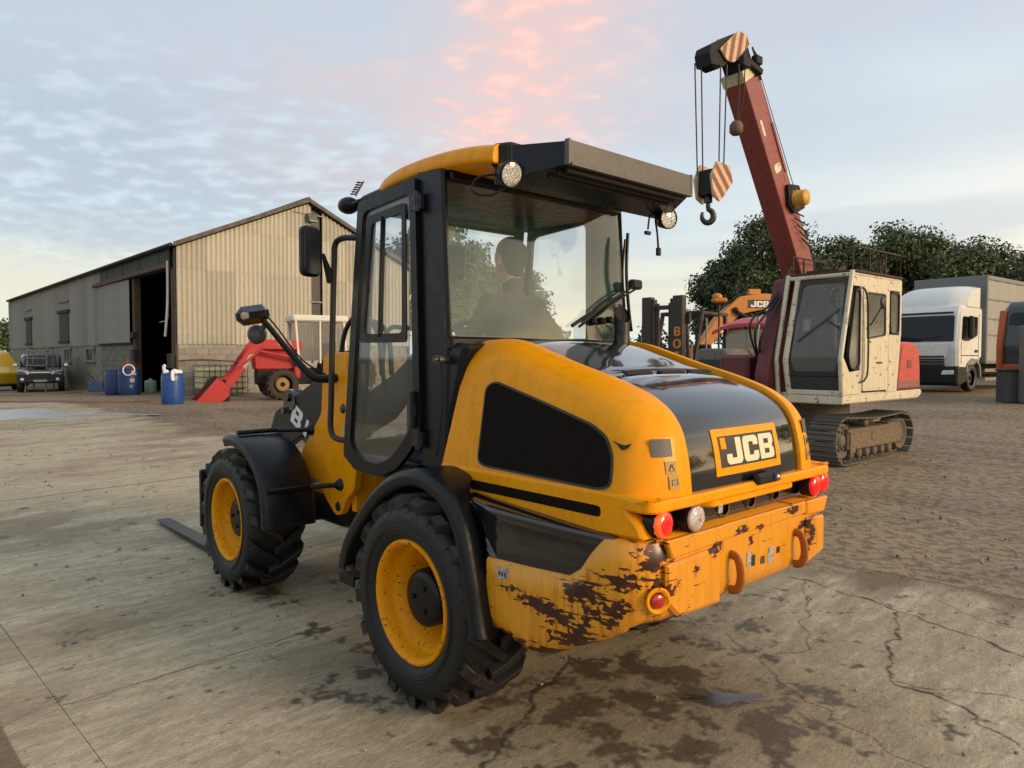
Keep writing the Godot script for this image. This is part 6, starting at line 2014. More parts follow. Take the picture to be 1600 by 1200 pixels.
	for k in 8:
		s = S()
		bx(s, 0.55 + 1.08 * k, 1.61 + 1.08 * k, 0.0, 0.045 + 0.012 * (k % 2), 5.04, eave(1.1 + 1.08 * k) - 0.04, 0.006)
		obj("fascia_panel", s, M.fascia_green, B)
	for pz in [[4.62, 4.92, 0.02, "timber"], [0.28, 0.50, 0.02, "timber"], [0.02, 0.20, 0.03, "timber"]]:
		s = S()
		bx(s, pz[0], pz[1], -0.25, pz[2], -0.4, 5.0 if pz[0] > 0.25 else 5.75, 0.02)
		obj("door_post", s, M[pz[3]], B)
	s = S()
	tube(s, curve([P(0.60, 0.08, 5.3), P(0.62, 0.08, 4.2), P(0.60, 0.12, 3.4), P(0.78, 0.14, 2.5)], 4), 0.05, 8)
	tube(s, curve([P(0.60, 0.06, 3.3), P(0.75, 0.10, 3.1), P(1.4, 0.12, 3.05)], 4), 0.015, 6)
	obj("broken_downpipe", s, M.white, B)
	s = S()
	bx(s, 0.10, 0.50, 0.03, 0.20, 1.3, 1.85, 0.02)
	obj("meter_box", s, M.barn_dark, B)
	for q in [[4.55, 0.05, 1.55, 0.5], [4.62, 0.05, 2.5, 0.25]]:
		s = S()
		bx(s, q[0] - 0.2, q[0] + 0.2, 0.0, 0.16, q[2], q[2] + q[3], 0.02)
		obj("switch_box", s, M.barn_dark, B)
	# windows
	for q in [[22.8, 24.4, 2.55, 4.25], [14.55, 16.5, 2.55, 4.3]]:
		s = S()
		bx(s, q[0] + 0.1, q[1] - 0.1, 0.0, 0.09, q[2], q[3] - 0.25, 0.01)
		var wn := obj("loft_window", s, mk("green_board", Color(0.06, 0.075, 0.066), 0.85, {"tex": "asbestos", "k": 0.7}), B)
		s = S()
		bx(s, q[0] - 0.1, q[1] + 0.1, 0.02, 0.16, q[3] - 0.28, q[3] - 0.12, 0.02)
		obj("lintel", s, M.barn_dark, wn)
		s = S()
		bx(s, q[0], q[1], 0.04, 0.11, q[3] + 0.28, q[3] + 0.38, 0.01)
		obj("door_runner", s, M.barn_render, wn)
		s = S()
		bx(s, q[0], q[1], 0.02, 0.15, q[2] - 0.08, q[2] + 0.04, 0.02)
		obj("sill", s, M.barn_dark, wn)
	for q in [[14.5, 16.0, 1.56, 2.12], [10.3, 12.0, 1.60, 2.10]]:
		s = S()
		bx(s, q[0] + 0.25, q[1] - 0.25, -0.04, -0.01, q[2], q[3], 0.0)
		var wn := obj("low_window", s, M.ink, B)
		s = S()
		bx(s, q[0], q[1], -0.02, 0.07, q[3], q[3] + 0.13, 0.01)
		obj("lintel", s, M.barn_render, wn)
		s = S()
		bx(s, q[0], q[1], -0.02, 0.09, q[2] - 0.13, q[2], 0.01)
		obj("sill", s, M.barn_render, wn)
		for e in [q[0] + 0.22, (q[0] + q[1]) / 2, q[1] - 0.22]:
			s = S()
			bx(s, e - 0.09, e + 0.09, -0.02, 0.05, q[2], q[3], 0.005)
			if not (e == (q[0] + q[1]) / 2 and q[0] < 12): obj("mullion", s, M.barn_render, wn)
	# --- carcass: far walls, floor, roof
	s = S()
	bx(s, 0.0, LEN, -W, -W + 0.2, -0.9, 5.8, 0.0)
	bx(s, LEN - 0.2, LEN, -W + 0.2, -0.2, -0.9, 5.4, 0.0)
	bx(s, 9.4, LEN - 0.2, -0.14, -0.03, 2.30, 5.35, 0.0)
	bx(s, 0.6, 9.4, -0.16, -0.02, 5.0, 5.6, 0.0)
	pu(s, [Vector2(-W - 0.1, 5.38), Vector2(0.0, 5.38), Vector2(-W / 2, ridge - 0.33)], LEN - 0.2, LEN)
	obj("inner_wall", s, M.barn_dark, B)
	s = S()
	bx(s, 0.3, 9.0, -W + 0.3, -W + 0.6, 0.0, 1.9, 0.02)
	for k in 4: bx(s, 1.0 + 1.9 * k, 2.2 + 1.9 * k, -4.2 + 0.2 * k, -3.0 - 0.3 * k, 0.0, 0.9 + 0.25 * (k % 2), 0.03)
	bx(s, 0.8, 4.4, -2.6, -1.7, 0.92, 1.0, 0.01)
	for k in [0.9, 4.3]: bx(s, k - 0.05, k + 0.05, -2.2, -2.1, 0.0, 0.92, 0.0)
	obj("workbench", s, mk("bench_grey", Color(0.10, 0.10, 0.095), 0.85, {"tex": "rusty", "k": 1.0}), B)
	for side in [0, 1]:
		s = S()
		for e in 1:
			var a0 := P(-0.22, 0.16 if side == 0 else -W - 0.16, 5.80 - 0.04)
			var a1 := P(LEN + 0.1, 0.16 if side == 0 else -W - 0.16, eave(LEN) - 0.10)
			var r0 := P(-0.22, -W / 2, ridge + 0.06)
			var r1 := P(LEN + 0.1, -W / 2, ridge - 0.36)
			sheet(s, [[a0, a1], [r0, r1]], Vector3(0, 0.06, 0), FLAT)
		obj("roof_slope", s, M.roof_grey, B)
		s = S()
		var wz := 0.14 if side == 0 else -W - 0.14
		bar(s, P(-0.24, wz, 5.83), P(-0.24, -W / 2, ridge + 0.10), 0.06, 0.16, 0.01)
		obj("barge_board", s, M.roof_grey, B)
	s = S()
	tube(s, [P(-0.1, 0.20, 5.82), P(LEN, 0.20, eave(LEN) - 0.04)], 0.07, 8)
	obj("gutter", s, M.barn_dark, B)
	s = S()
	tube(s, [P(-0.2, -W / 2, ridge + 0.12), P(LEN, -W / 2, ridge - 0.3)], 0.12, 8)
	obj("ridge_cap", s, M.roof_grey, B)
	# floodlight and its bracket at the top of the gable
	s = S()
	bar(s, P(-0.10, -4.7, 7.72), P(-0.10, -6.1, 7.66), 0.06, 0.05, 0.005)
	box(s, P(-0.26, -5.40, 7.52), Vector3(0.42, 0.34, 0.16), 0.02, Basis(Vector3(1, 0, 0), -0.35))
	var fl := obj("floodlight", s, M.steel, B)
	s = S()
	box(s, P(-0.345, -5.40, 7.49), Vector3(0.36, 0.28, 0.02), 0.004, Basis(Vector3(1, 0, 0), -0.35))
	obj("lamp_glass", s, M.sticker, fl)
	# the tall slot left open in the gable, with a rail across
	s = S()
	bx(s, 0.06, 0.10, -5.98, -5.42, 2.2, 7.9, 0.0)
	obj("slot_back", s, M.ink, B)
	s = S()
	bx(s, -0.04, 0.03, -6.0, -5.40, 4.02, 4.09, 0.0)
	obj("slot_rail", s, M.barn_render, B)
	s = S()
	tube(s, curve([P(-0.06, -0.05, 1.60), P(-0.08, -1.0, 1.63), P(-0.09, -2.3, 1.56), P(-0.09, -3.4, 1.60)], 6), 0.018, 6)
	obj("red_air_line", s, mk("hose_red", Color(0.26, 0.05, 0.035), 0.6), B)

func barn_stain(x: int, y: int, a: Image, b: Image, c: Image) -> Color:
	var v := a.get_pixel(x, y).r
	var st := b.get_pixel((x * 3) % 512, (y / 6) % 512).r
	var g := 0.98 - 0.15 * sst(0.40, 0.72, v * 0.8 + st * 0.2)
	var k := Color(g, g * 0.975, g * 0.93)
	return k.lerp(Color(0.42, 0.385, 0.32), sst(0.68, 0.8, c.get_pixel(x, y).r) * 0.4)

# ---------- things in front of the barn
func drum(label: String, x: float, z: float, h: float, r: float, m: Material, group := "") -> Node3D:
	var o := thing("blue_drum", label, "drum", Vector3(x, lift(x, z), z), 20.0, group)
	var s := S()
	lathe(s, [Vector2(0, 0.0), Vector2(r * 0.92, 0.0), Vector2(r * 0.96, h * 0.03), Vector2(r, h * 0.25), Vector2(r, h * 0.5), Vector2(r * 1.0, h * 0.75), Vector2(r * 0.97, h * 0.90), Vector2(r * 0.93, h * 0.95), Vector2(r * 0.95, h * 0.97), Vector2(r * 0.95, h), Vector2(r * 0.86, h), Vector2(r * 0.84, h * 0.975), Vector2(0, h * 0.975)], Vector3.ZERO, Vector3.UP, 28)
	obj("barrel", s, m, o)
	s = S()
	for k in [-0.5, 0.5]: lathe(s, [Vector2(0, 0.03), Vector2(0.05, 0.03), Vector2(0.055, 0)], Vector3(r * k, h * 0.97, r * 0.1), Vector3.UP, 12)
	obj("bung", s, m, o)
	return o

func build_left_side() -> void:
	mk("drum_blue", Color(0.018, 0.085, 0.36), 0.42, {"tex": "worn", "k": 1.5, "rtex": "rough"})
	mk("drum_dark", Color(0.014, 0.045, 0.19), 0.5, {"tex": "worn", "k": 1.5, "rtex": "rough"})
	mk("rag_white", Color(0.75, 0.75, 0.74), 0.9)
	var d := drum("bright blue plastic drum with white rags stuffed in its top, nearest the red bucket", -10.09, -21.1, 0.93, 0.315, M.drum_blue)
	var s := S()
	for q in [[-0.16, 0.05, 0.10], [0.12, 0.1, 0.13], [0.2, -0.02, 0.1]]: ball(s, Vector3(q[0], 0.96, q[1]), Vector3(q[2], q[2] * 0.8, q[2] * 0.9), 8)
	tube(s, [Vector3(-0.18, 0.93, 0.1), Vector3(-0.20, 1.14, 0.1), Vector3(-0.16, 1.16, 0.1)], 0.05, 7)
	tube(s, [Vector3(0.12, 1.0, 0.22), Vector3(0.15, 0.85, 0.32), Vector3(0.17, 0.72, 0.33)], 0.05, 6, true, 0.3)
	var rg := obj("white_rags", s, M.rag_white, self, Transform3D(Basis.IDENTITY, d.position))
	tag(rg, "bundle of white rags in the top of the bright blue drum", "rags")
	s = S()
	var gr := "pair of dark blue drums"
	var d2 := drum("dark blue drum with white label and green square by the barn wall", -14.55, -27.0, 1.0, 0.40, M.drum_dark, gr)
	for q in [[0.16, 0.56, 0.16, 0.14, "sticker"], [0.20, 0.34, 0.10, 0.10, "tape_green"], [0.08, 0.80, 0.14, 0.08, "sticker"]]:
		if not M.has(q[4]): mk(q[4], Color(0.03, 0.34, 0.16), 0.5)
		s = S()
		var rows := []
		for i in 2:
			var row := []
			for j in 5:
				var a: float = deg_to_rad(62.0) + (q[0] - 0.12 + (j / 4.0 - 0.5) * q[2]) / 0.40
				row.append(Vector3(cos(a) * 0.405, q[1] + (i - 0.5) * q[3], sin(a) * 0.405))
			rows.append(row)
		sheet(s, rows, Vector3(0, 0, 0.002), 1)
		obj("drum_label", s, M[q[4]], d2)
	drum("dark blue drum half hidden behind the labelled one by the barn wall", -15.25, -27.35, 0.97, 0.40, M.drum_dark, gr)
	s = S()
	tube(s, [Vector3(0, 0, 0), Vector3(0.02, 0.16, 0)], 0.05, 8)
	tube(s, [Vector3(0.02, 0.16, 0), Vector3(0.03, 0.42, 0)], [0.045, 0.012], 8)
	var cn := obj("small_cone", s, M.hose_red, self, Transform3D(Basis.IDENTITY, Vector3(-14.55, lift(-14.5, -27) + 1.0, -26.85)))
	tag(cn, "small red and white funnel standing on the labelled dark drum", "funnel")
	s = S()
	var pts := []
	for i in 40: pts.append(Vector3(cos(i * 0.47) * 0.2, sin(i * 0.47) * 0.2 + 0.02, 0.01 * (i % 13)))
	tube(s, pts, 0.022, 6)
	var ch := obj("coiled_hose", s, M.rag_white, self, Transform3D(Basis.IDENTITY, Vector3(-14.30, lift(-14.5, -27) + 0.93, -26.55)))
	tag(ch, "white hose coiled over the rim of the labelled dark drum", "hose")
	# green can in the doorway, blue tub, steel sheet
	var at := Vector3(-14.35, lift(-14.35, -28.2), -28.2)
	var t := thing("container", "pale green plastic container standing in the barn doorway", "container", at)
	s = S()
	lathe(s, [Vector2(0, 0), Vector2(0.20, 0), Vector2(0.22, 0.03), Vector2(0.22, 0.44), Vector2(0.19, 0.5), Vector2(0.06, 0.53), Vector2(0, 0.53)], Vector3.ZERO, Vector3.UP, 22)
	obj("body", s, mk("pale_green", Color(0.33, 0.47, 0.44), 0.5, {"tex": "worn", "k": 2.0}), t)
	s = S()
	lathe(s, [Vector2(0, 0.06), Vector2(0.06, 0.06), Vector2(0.06, 0.0)], Vector3(0, 0.53, 0), Vector3.UP, 14)
	obj("cap", s, M.sticker, t)
	at = Vector3(-18.4, lift(-18.4, -31.5), -31.5)
	t = thing("tub", "low blue grey tub with a stick leaning in it by the barn wall", "tub", at, 15.0)
	s = S()
	py(s, rnd([Vector2(-0.25, -0.32), Vector2(0.25, -0.32), Vector2(0.25, 0.32), Vector2(-0.25, 0.32)], 0.06, 3), 0.0, 0.46, 0.02)
	obj("body", s, mk("tub_blue", Color(0.10, 0.17, 0.34), 0.6, {"tex": "rusty", "k": 2.0}), t)
	s = S()
	rod(s, Vector3(0, 0.4, 0.1), Vector3(-0.45, 0.95, 0), 0.025)
	obj("stick", s, M.timber, t)
	s = S()
	pu(s, [Vector2(-0.5, 0.0), Vector2(0.45, 0.0), Vector2(0.3, 0.75), Vector2(-0.45, 0.70)], 0.0, 0.02, 0.0)
	var ps := obj("steel_sheet", s, M.rust, self, Transform3D(Basis(Vector3.RIGHT, -0.3), Vector3(-9.5, lift(-9.5, -22.6), -22.6)))
	tag(ps, "dark rusty steel sheet leaning behind the bright blue drum", "steel sheet")
	for q in [[[Vector3(-26, 0, -23), Vector3(-20, 0, -24.5), Vector3(-15, 0, -22.0), Vector3(-12.3, 0, -21.4), Vector3(-11.1, 0, -22.3), Vector3(-10.4, 0, -24.0), Vector3(-11.4, 0, -25.6)], "thin red hose lying in curves across the yard to the doorway"], [[Vector3(-24, 0, -30), Vector3(-21, 0, -28.5), Vector3(-18.5, 0, -28.0), Vector3(-18.2, 0, -30.0), Vector3(-19.5, 0, -31.0)], "thin brown hose on the ground near the steel steps"]]:
		s = S()
		var c := []
		for p in curve(q[0], 8): c.append(Vector3(p.x, lift(p.x, p.z) + 0.05, p.z))
		tube(s, c, 0.016, 6)
		var o := obj("hose", s, M.hose_red, self)
		tag(o, q[1], "hose")
	# caged liquid tank
	t = thing("tank", "yellowed plastic liquid tank in a steel cage against the gable wall", "tank", Vector3(-10.75, lift(-10.7, -26.4), -26.2), 45.0)
	s = S()
	box(s, Vector3(0, 0.62, 0), Vector3(1.55, 0.82, 0.95), 0.08)
	obj("bottle", s, mk("tank_yellow", Color(0.66, 0.60, 0.34), 0.5, {"tex": "drips", "k": 0.8}), t)
	s = S()
	for k in 9:
		for z in [-0.5, 0.5]: bar(s, Vector3(-0.8 + 0.2 * k, 0.05, z), Vector3(-0.8 + 0.2 * k, 1.12, z), 0.018, 0.018, 0.0)
	for k in 6:
		for z in [-0.5, 0.5]: bar(s, Vector3(-0.8, 0.08 + 0.208 * k, z), Vector3(0.8, 0.08 + 0.208 * k, z), 0.02, 0.02, 0.0)
		for x in [-0.8, 0.8]: bar(s, Vector3(x, 0.08 + 0.208 * k, -0.5), Vector3(x, 0.08 + 0.208 * k, 0.5), 0.02, 0.02, 0.0)
	obj("cage", s, M.steel, t)
	# steel platform steps
	t = thing("steps", "tall grey steel platform steps in front of the dark pickup", "steps", Vector3(-22.0, lift(-22, -33.0), -33.0), 12.0)
	s = S()
	for sx in [-0.42, 0.42]:
		bar(s, Vector3(sx, 0.0, 0.35), Vector3(sx * 0.95, 2.05, 0.0), 0.06, 0.05, 0.004)
		bar(s, Vector3(sx, 0.0, -0.55), Vector3(sx, 2.05, -0.5), 0.05, 0.05, 0.004)
		bar(s, Vector3(sx, 2.05, 0.02), Vector3(sx, 2.05, -0.52), 0.05, 0.05, 0.004)
		bar(s, Vector3(sx, 0.06, 0.35), Vector3(sx, 0.06, -0.55), 0.05, 0.05, 0.004)
	obj("frame", s, mk("galvanised", Color(0.30, 0.285, 0.25), 0.6, {"metal": 0.4, "tex": "worn", "k": 2.0}), t)
	for k in 6:
		s = S()
		box(s, Vector3(0, 0.22 + 0.34 * k, 0.30 - 0.055 * k), Vector3(0.86, 0.05, 0.20 if k != 3 else 0.34), 0.008)
		obj("tread", s, M.galvanised, t)
	build_pickup()
	build_van()
	build_tractor()

func road_wheels(t: Node3D, R: float, spots: Array, rimm: Material) -> void:
	var D := make_wheel_meshes(R, R * 0.58, 0.12, 0, 0.012)
	for q in spots: put_wheel("wheel", D, t, q[0], q[1], R, 0.0, M.rubber, rimm, M.black)

func build_pickup() -> void:
	mk("navy", Color(0.018, 0.024, 0.038), 0.3, {"coat": 0.8, "coatr": 0.1, "rtex": "rough", "k": 0.5})
	mk("dark_glass", Color(0.012, 0.015, 0.018), 0.08, {"spec": 0.4})
	var x := -22.9
	var z := -34.6
	var t := thing("pickup", "dark blue double cab pickup parked by the barn wall", "pickup", Vector3(x, lift(x, z), z), 212.0)
	var s := S()
	pw(s, rnd([Vector2(2.45, 0.45), Vector2(2.5, 0.95), Vector2(2.35, 1.08), Vector2(1.35, 1.20), Vector2(-2.4, 1.20), Vector2(-2.5, 1.1), Vector2(-2.5, 0.5), Vector2(-1.8, 0.45), Vector2(-1.75, 0.7), Vector2(-1.0, 0.7), Vector2(-0.95, 0.42), Vector2(0.95, 0.42), Vector2(1.0, 0.75), Vector2(1.85, 0.75), Vector2(1.95, 0.45)], 0.08, 3), -0.90, 0.90, 0.06)
	obj("body", s, M.navy, t)
	s = S()
	pw(s, rnd([Vector2(1.38, 1.17), Vector2(0.62, 1.74), Vector2(0.2, 1.81), Vector2(-0.75, 1.79), Vector2(-1.0, 1.17)], 0.10, 4), -0.80, 0.80, 0.10)
	obj("cab_roof", s, M.navy, t)
	s = S()
	prism(s, rnd([Vector2(-0.70, 0.0), Vector2(0.70, 0.0), Vector2(0.60, 0.86), Vector2(-0.60, 0.86)], 0.08, 3), 0.0, 0.02, func(p: Vector2, d: float) -> Vector3: return P(1.36 - p.y * 0.80 + d, p.x, 1.20 + p.y * 0.605 + d))
	obj("windscreen", s, M.dark_glass, t)
	for sg in [1, -1]:
		for q in [[Vector2(1.05, 1.22), Vector2(0.55, 1.66), Vector2(0.22, 1.70), Vector2(0.22, 1.22)], [Vector2(0.14, 1.22), Vector2(0.14, 1.70), Vector2(-0.6, 1.68), Vector2(-0.8, 1.22)]]:
			s = S()
			pw(s, rnd(q, 0.05, 3), 0.79 * sg, 0.806 * sg)
			obj("side_glass", s, M.dark_glass, t)
		s = S()
		box(s, P(0.95, 1.0 * sg, 1.28), Vector3(0.22, 0.16, 0.12), 0.04)
		obj("mirror", s, M.chrome, t)
		s = S()
		prism(s, rnd([Vector2(0.42, 0.86), Vector2(0.86, 0.90), Vector2(0.86, 1.06), Vector2(0.46, 1.04)], 0.05, 3), 2.30, 2.50, func(p: Vector2, d: float) -> Vector3: return P(d - 0.25 * maxf(p.x - 0.5, 0.0), p.x * sg, p.y))
		obj("headlight", s, M.lens, t)
		s = S()
		lathe(s, [Vector2(0, 0.03), Vector2(0.08, 0.02), Vector2(0.09, 0)], P(2.49, 0.68 * sg, 0.62), P(1, 0, 0), 14)
		obj("fog_light", s, M.lens, t)
	s = S()
	bx(s, 2.40, 2.515, -0.40, 0.40, 0.92, 0.98, 0.01)
	obj("grille_bar", s, M.chrome, t)
	s = S()
	bx(s, 2.40, 2.505, -0.40, 0.40, 0.80, 0.91, 0.01)
	bx(s, 2.45, 2.54, -0.55, 0.55, 0.50, 0.64, 0.03)
	obj("grille", s, M.ink, t)
	s = S()
	bx(s, 2.53, 2.55, -0.26, 0.26, 0.52, 0.62, 0.002)
	obj("number_plate", s, M.sticker, t)
	s = S()
	py(s, rnd([Vector2(1.45, -0.28), Vector2(1.9, -0.22), Vector2(1.9, 0.22), Vector2(1.45, 0.28)], 0.05, 3), 1.14, 1.21, 0.02)
	obj("bonnet_scoop", s, M.ink, t)
	road_wheels(t, 0.37, [[1.45, 0.80], [1.45, -0.80], [-1.4, 0.80], [-1.4, -0.80]], M.steel)

func build_van() -> void:
	var x := -27.4
	var z := -36.5
	var t := thing("van", "yellow van with red and yellow chevrons at the left edge behind the pickup", "van", Vector3(x, lift(x, z), z), 250.0)
	var s := S()
	pw(s, rnd([Vector2(2.4, 0.4), Vector2(2.5, 1.0), Vector2(1.7, 1.25), Vector2(1.0, 2.0), Vector2(0.6, 2.12), Vector2(-2.5, 2.12), Vector2(-2.6, 0.45)], 0.12, 4), -0.95, 0.95, 0.08)
	obj("body", s, mk("van_yellow", Color(0.72, 0.42, 0.015), 0.4, {"coat": 0.6}), t)
	s = S()
	bx(s, 2.3, -2.55, -0.975, 0.975, 0.30, 0.55, 0.02)
	obj("sill", s, M.ink, t)
	for sg in [1, -1]:
		var pane := PackedVector2Array([Vector2(-0.5, 0.95), Vector2(-2.4, 0.95), Vector2(-2.4, 1.5), Vector2(-0.5, 1.5)])
		stripes(t, "chevron_stripe", pane, Vector2(0.6, 0.8), 0.36, M.lamp_dull, 0.951 * sg, 0.958 * sg, plane_map("w"))
		s = S()
		for k in 2: bx(s, -0.6, -2.2 + 0.5 * k, 0.951 * sg, 0.957 * sg, 1.86 - 0.14 * k, 1.92 - 0.14 * k, 0.0)
		obj("printed_band", s, M.ink, t)
		s = S()
		pw(s, rnd([Vector2(1.5, 1.3), Vector2(0.95, 1.92), Vector2(0.3, 1.95), Vector2(0.3, 1.3)], 0.05, 3), 0.945 * sg, 0.958 * sg)
		obj("side_glass", s, M.dark_glass, t)
	road_wheels(t, 0.34, [[1.6, 0.85], [1.6, -0.85], [-1.6, 0.85], [-1.6, -0.85]], M.steel)

func build_tractor() -> void:
	var x := -7.65
	var z := -23.0
	mk("tractor_red", Color(0.50, 0.028, 0.032), 0.5, {"tex": "worn", "k": 1.2})
	mk("rim_rust", Color(0.42, 0.27, 0.11), 0.7, {"tex": "rusty", "k": 3.0})
	var t := thing("tractor", "old red tractor with white cab and front loader bucket before the gable", "tractor", Vector3(x, lift(x, z), z), 118.0)
	# the near side is the tractor's left
	var D := make_wheel_meshes(0.52, 0.30, 0.16, 15, 0.04)
	for q in [[-0.22, -0.1], [-0.22, -1.7]]: put_wheel("wheel", D, t, q[0], q[1], 0.52, 0.3, M.muddy, M.rim_rust, M.rust)
	D = make_wheel_meshes(0.82, 0.48, 0.22, 18, 0.05)
	for q in [[-2.5, -0.05], [-2.5, -1.75]]: put_wheel("wheel", D, t, q[0], q[1], 0.82, 0.3, M.muddy, M.tractor_red, M.rust)
	var s := S()
	pw(s, rnd([Vector2(0.55, 1.0), Vector2(0.60, 1.55), Vector2(0.45, 1.68), Vector2(-0.75, 1.76), Vector2(-0.75, 1.0)], 0.06, 3), -1.25, -0.55, 0.04)
	obj("bonnet", s, M.tractor_red, t)
	s = S()
	bx(s, 0.5, -2.6, -1.2, -0.6, 0.5, 1.05, 0.04)
	bx(s, -0.7, -0.8, -1.4, -0.4, 0.8, 1.7, 0.02)
	rod(s, P(-0.22, -0.1, 0.52), P(-0.22, -1.7, 0.52), 0.09)
	rod(s, P(-2.5, -0.1, 0.82), P(-2.5, -1.7, 0.82), 0.12)
	obj("chassis", s, M.dark, t)
	s = S()
	for w in [-0.28, -1.52]:
		bar(s, P(-0.80, w, 1.2), P(-0.70, w, 2.62), 0.07, 0.07, 0.01)
		bar(s, P(-1.5, w, 1.2), P(-1.5, w, 2.62), 0.06, 0.06, 0.01)
		bar(s, P(-2.4, w, 1.3), P(-2.3, w, 2.62), 0.07, 0.07, 0.01)
	bar(s, P(-0.8, -0.28, 1.7), P(-0.8, -1.52, 1.7), 0.06, 0.06, 0.01)
	obj("cab_frame", s, M.white, t)
	s = S()
	py(s, rnd([Vector2(-0.58, -0.22), Vector2(-2.45, -0.22), Vector2(-2.45, -1.58), Vector2(-0.58, -1.58)], 0.10, 3), 2.60, 2.82, 0.05)
	obj("cab_roof", s, M.white, t)
	s = S()
	for w in [-0.28, -1.52]:
		pw(s, [Vector2(-0.82, 1.3), Vector2(-0.74, 2.58), Vector2(-1.48, 2.58), Vector2(-1.48, 1.3)], w - 0.003, w + 0.003)
		pw(s, [Vector2(-1.54, 1.3), Vector2(-1.54, 2.58), Vector2(-2.28, 2.58), Vector2(-2.36, 1.3)], w - 0.003, w + 0.003)
	pu(s, [Vector2(-0.3, 1.74), Vector2(-1.5, 1.74), Vector2(-1.5, 2.58), Vector2(-0.3, 2.58)], -0.74, -0.746)
	obj("cab_glass", s, M.dusty_glass, t)
	s = S()
	bx(s, -1.7, -2.1, -1.15, -0.65, 1.2, 1.9, 0.06)
	obj("seat", s, M.black_plastic, t)
	for w in [-0.30, -1.50]:
		s = S()
		pw(s, rnd([Vector2(-0.90, 1.95), Vector2(0.50, 2.0), Vector2(0.66, 1.88), Vector2(1.62, 0.42), Vector2(1.50, 0.30), Vector2(1.38, 0.36), Vector2(0.45, 1.68), Vector2(-0.90, 1.66)], 0.05, 3), w - 0.05, w + 0.05, 0.01)
		var a := obj("loader_arm", s, M.tractor_red, t)
		s = S()
		rod(s, P(-0.75, w, 1.35), P(0.45, w, 1.62), 0.045, 10)
		rod(s, P(0.3, w + 0.06, 1.75), P(1.45, w + 0.06, 0.75), 0.035, 10)
		obj("ram", s, M.tractor_red, a)
		if w > -1:
			s = S()
			pw(s, rnd([Vector2(0.62, 1.52), Vector2(0.78, 1.48), Vector2(0.98, 1.1), Vector2(0.88, 1.05)], 0.02, 2), w + 0.05, w + 0.054)
			obj("worn_decal", s, M.sticker, a)
			s = S()
			for k in 3: pw(s, [Vector2(-0.10 - 0.16 * k, 1.96), Vector2(-0.20 - 0.16 * k, 1.95), Vector2(-0.26 - 0.16 * k, 1.80), Vector2(-0.14 - 0.16 * k, 1.80)], w + 0.05, w + 0.054)
			obj("worn_decal", s, M.sticker, a)
	s = S()
	rod(s, P(0.95, -0.3, 1.25), P(0.95, -1.5, 1.25), 0.05)
	bx(s, -0.85, -0.65, -1.5, -0.3, 0.7, 1.1, 0.03)
	obj("cross_tube", s, M.tractor_red, t)
	# bucket, open side to the front
	s = S()
	var prof := [Vector2(2.62, -0.02), Vector2(1.65, 0.0), Vector2(1.42, 0.18), Vector2(1.40, 0.45), Vector2(1.72, 0.78)]
	var rows := []
	for q in prof: rows.append([P(q.x, -0.02, q.y), P(q.x, -1.78, q.y)])
	sheet(s, rows, Vector3(0, 0.018, 0), FLAT)
	var bk := obj("bucket", s, mk("bucket_worn", Color(0.10, 0.05, 0.042), 0.7, {"tex": "rusty", "k": 1.5}), t)
	for w in [-0.02, -1.78]:
		s = S()
		pw(s, [Vector2(2.40, 0.0), Vector2(1.65, 0.0), Vector2(1.42, 0.18), Vector2(1.40, 0.45), Vector2(1.74, 0.78)], w - 0.015, w + 0.02)
		obj("bucket_side", s, M.tractor_red, bk)

# ---------- machines parked on the right
func build_right_side() -> void:
	mk("lorry_white", Color(0.80, 0.82, 0.84), 0.35, {"tex": "drips", "coat": 0.5, "k": 0.5})
	mk("curtain", Color(0.34, 0.34, 0.33), 0.6, {"tex": "drips", "k": 0.5})
	mk("lorry_grey", Color(0.20, 0.215, 0.225), 0.5, {"tex": "drips", "k": 0.6})
	mk("digger_orange", Color(0.62, 0.23, 0.025), 0.45, {"tex": "worn", "k": 1.2})
	mk("brown_steel", Color(0.045, 0.033, 0.027), 0.6, {"tex": "worn", "k": 2.0})
	build_lorry()
	build_forklift()
	build_digger()
	build_red_roof()
	build_edge()

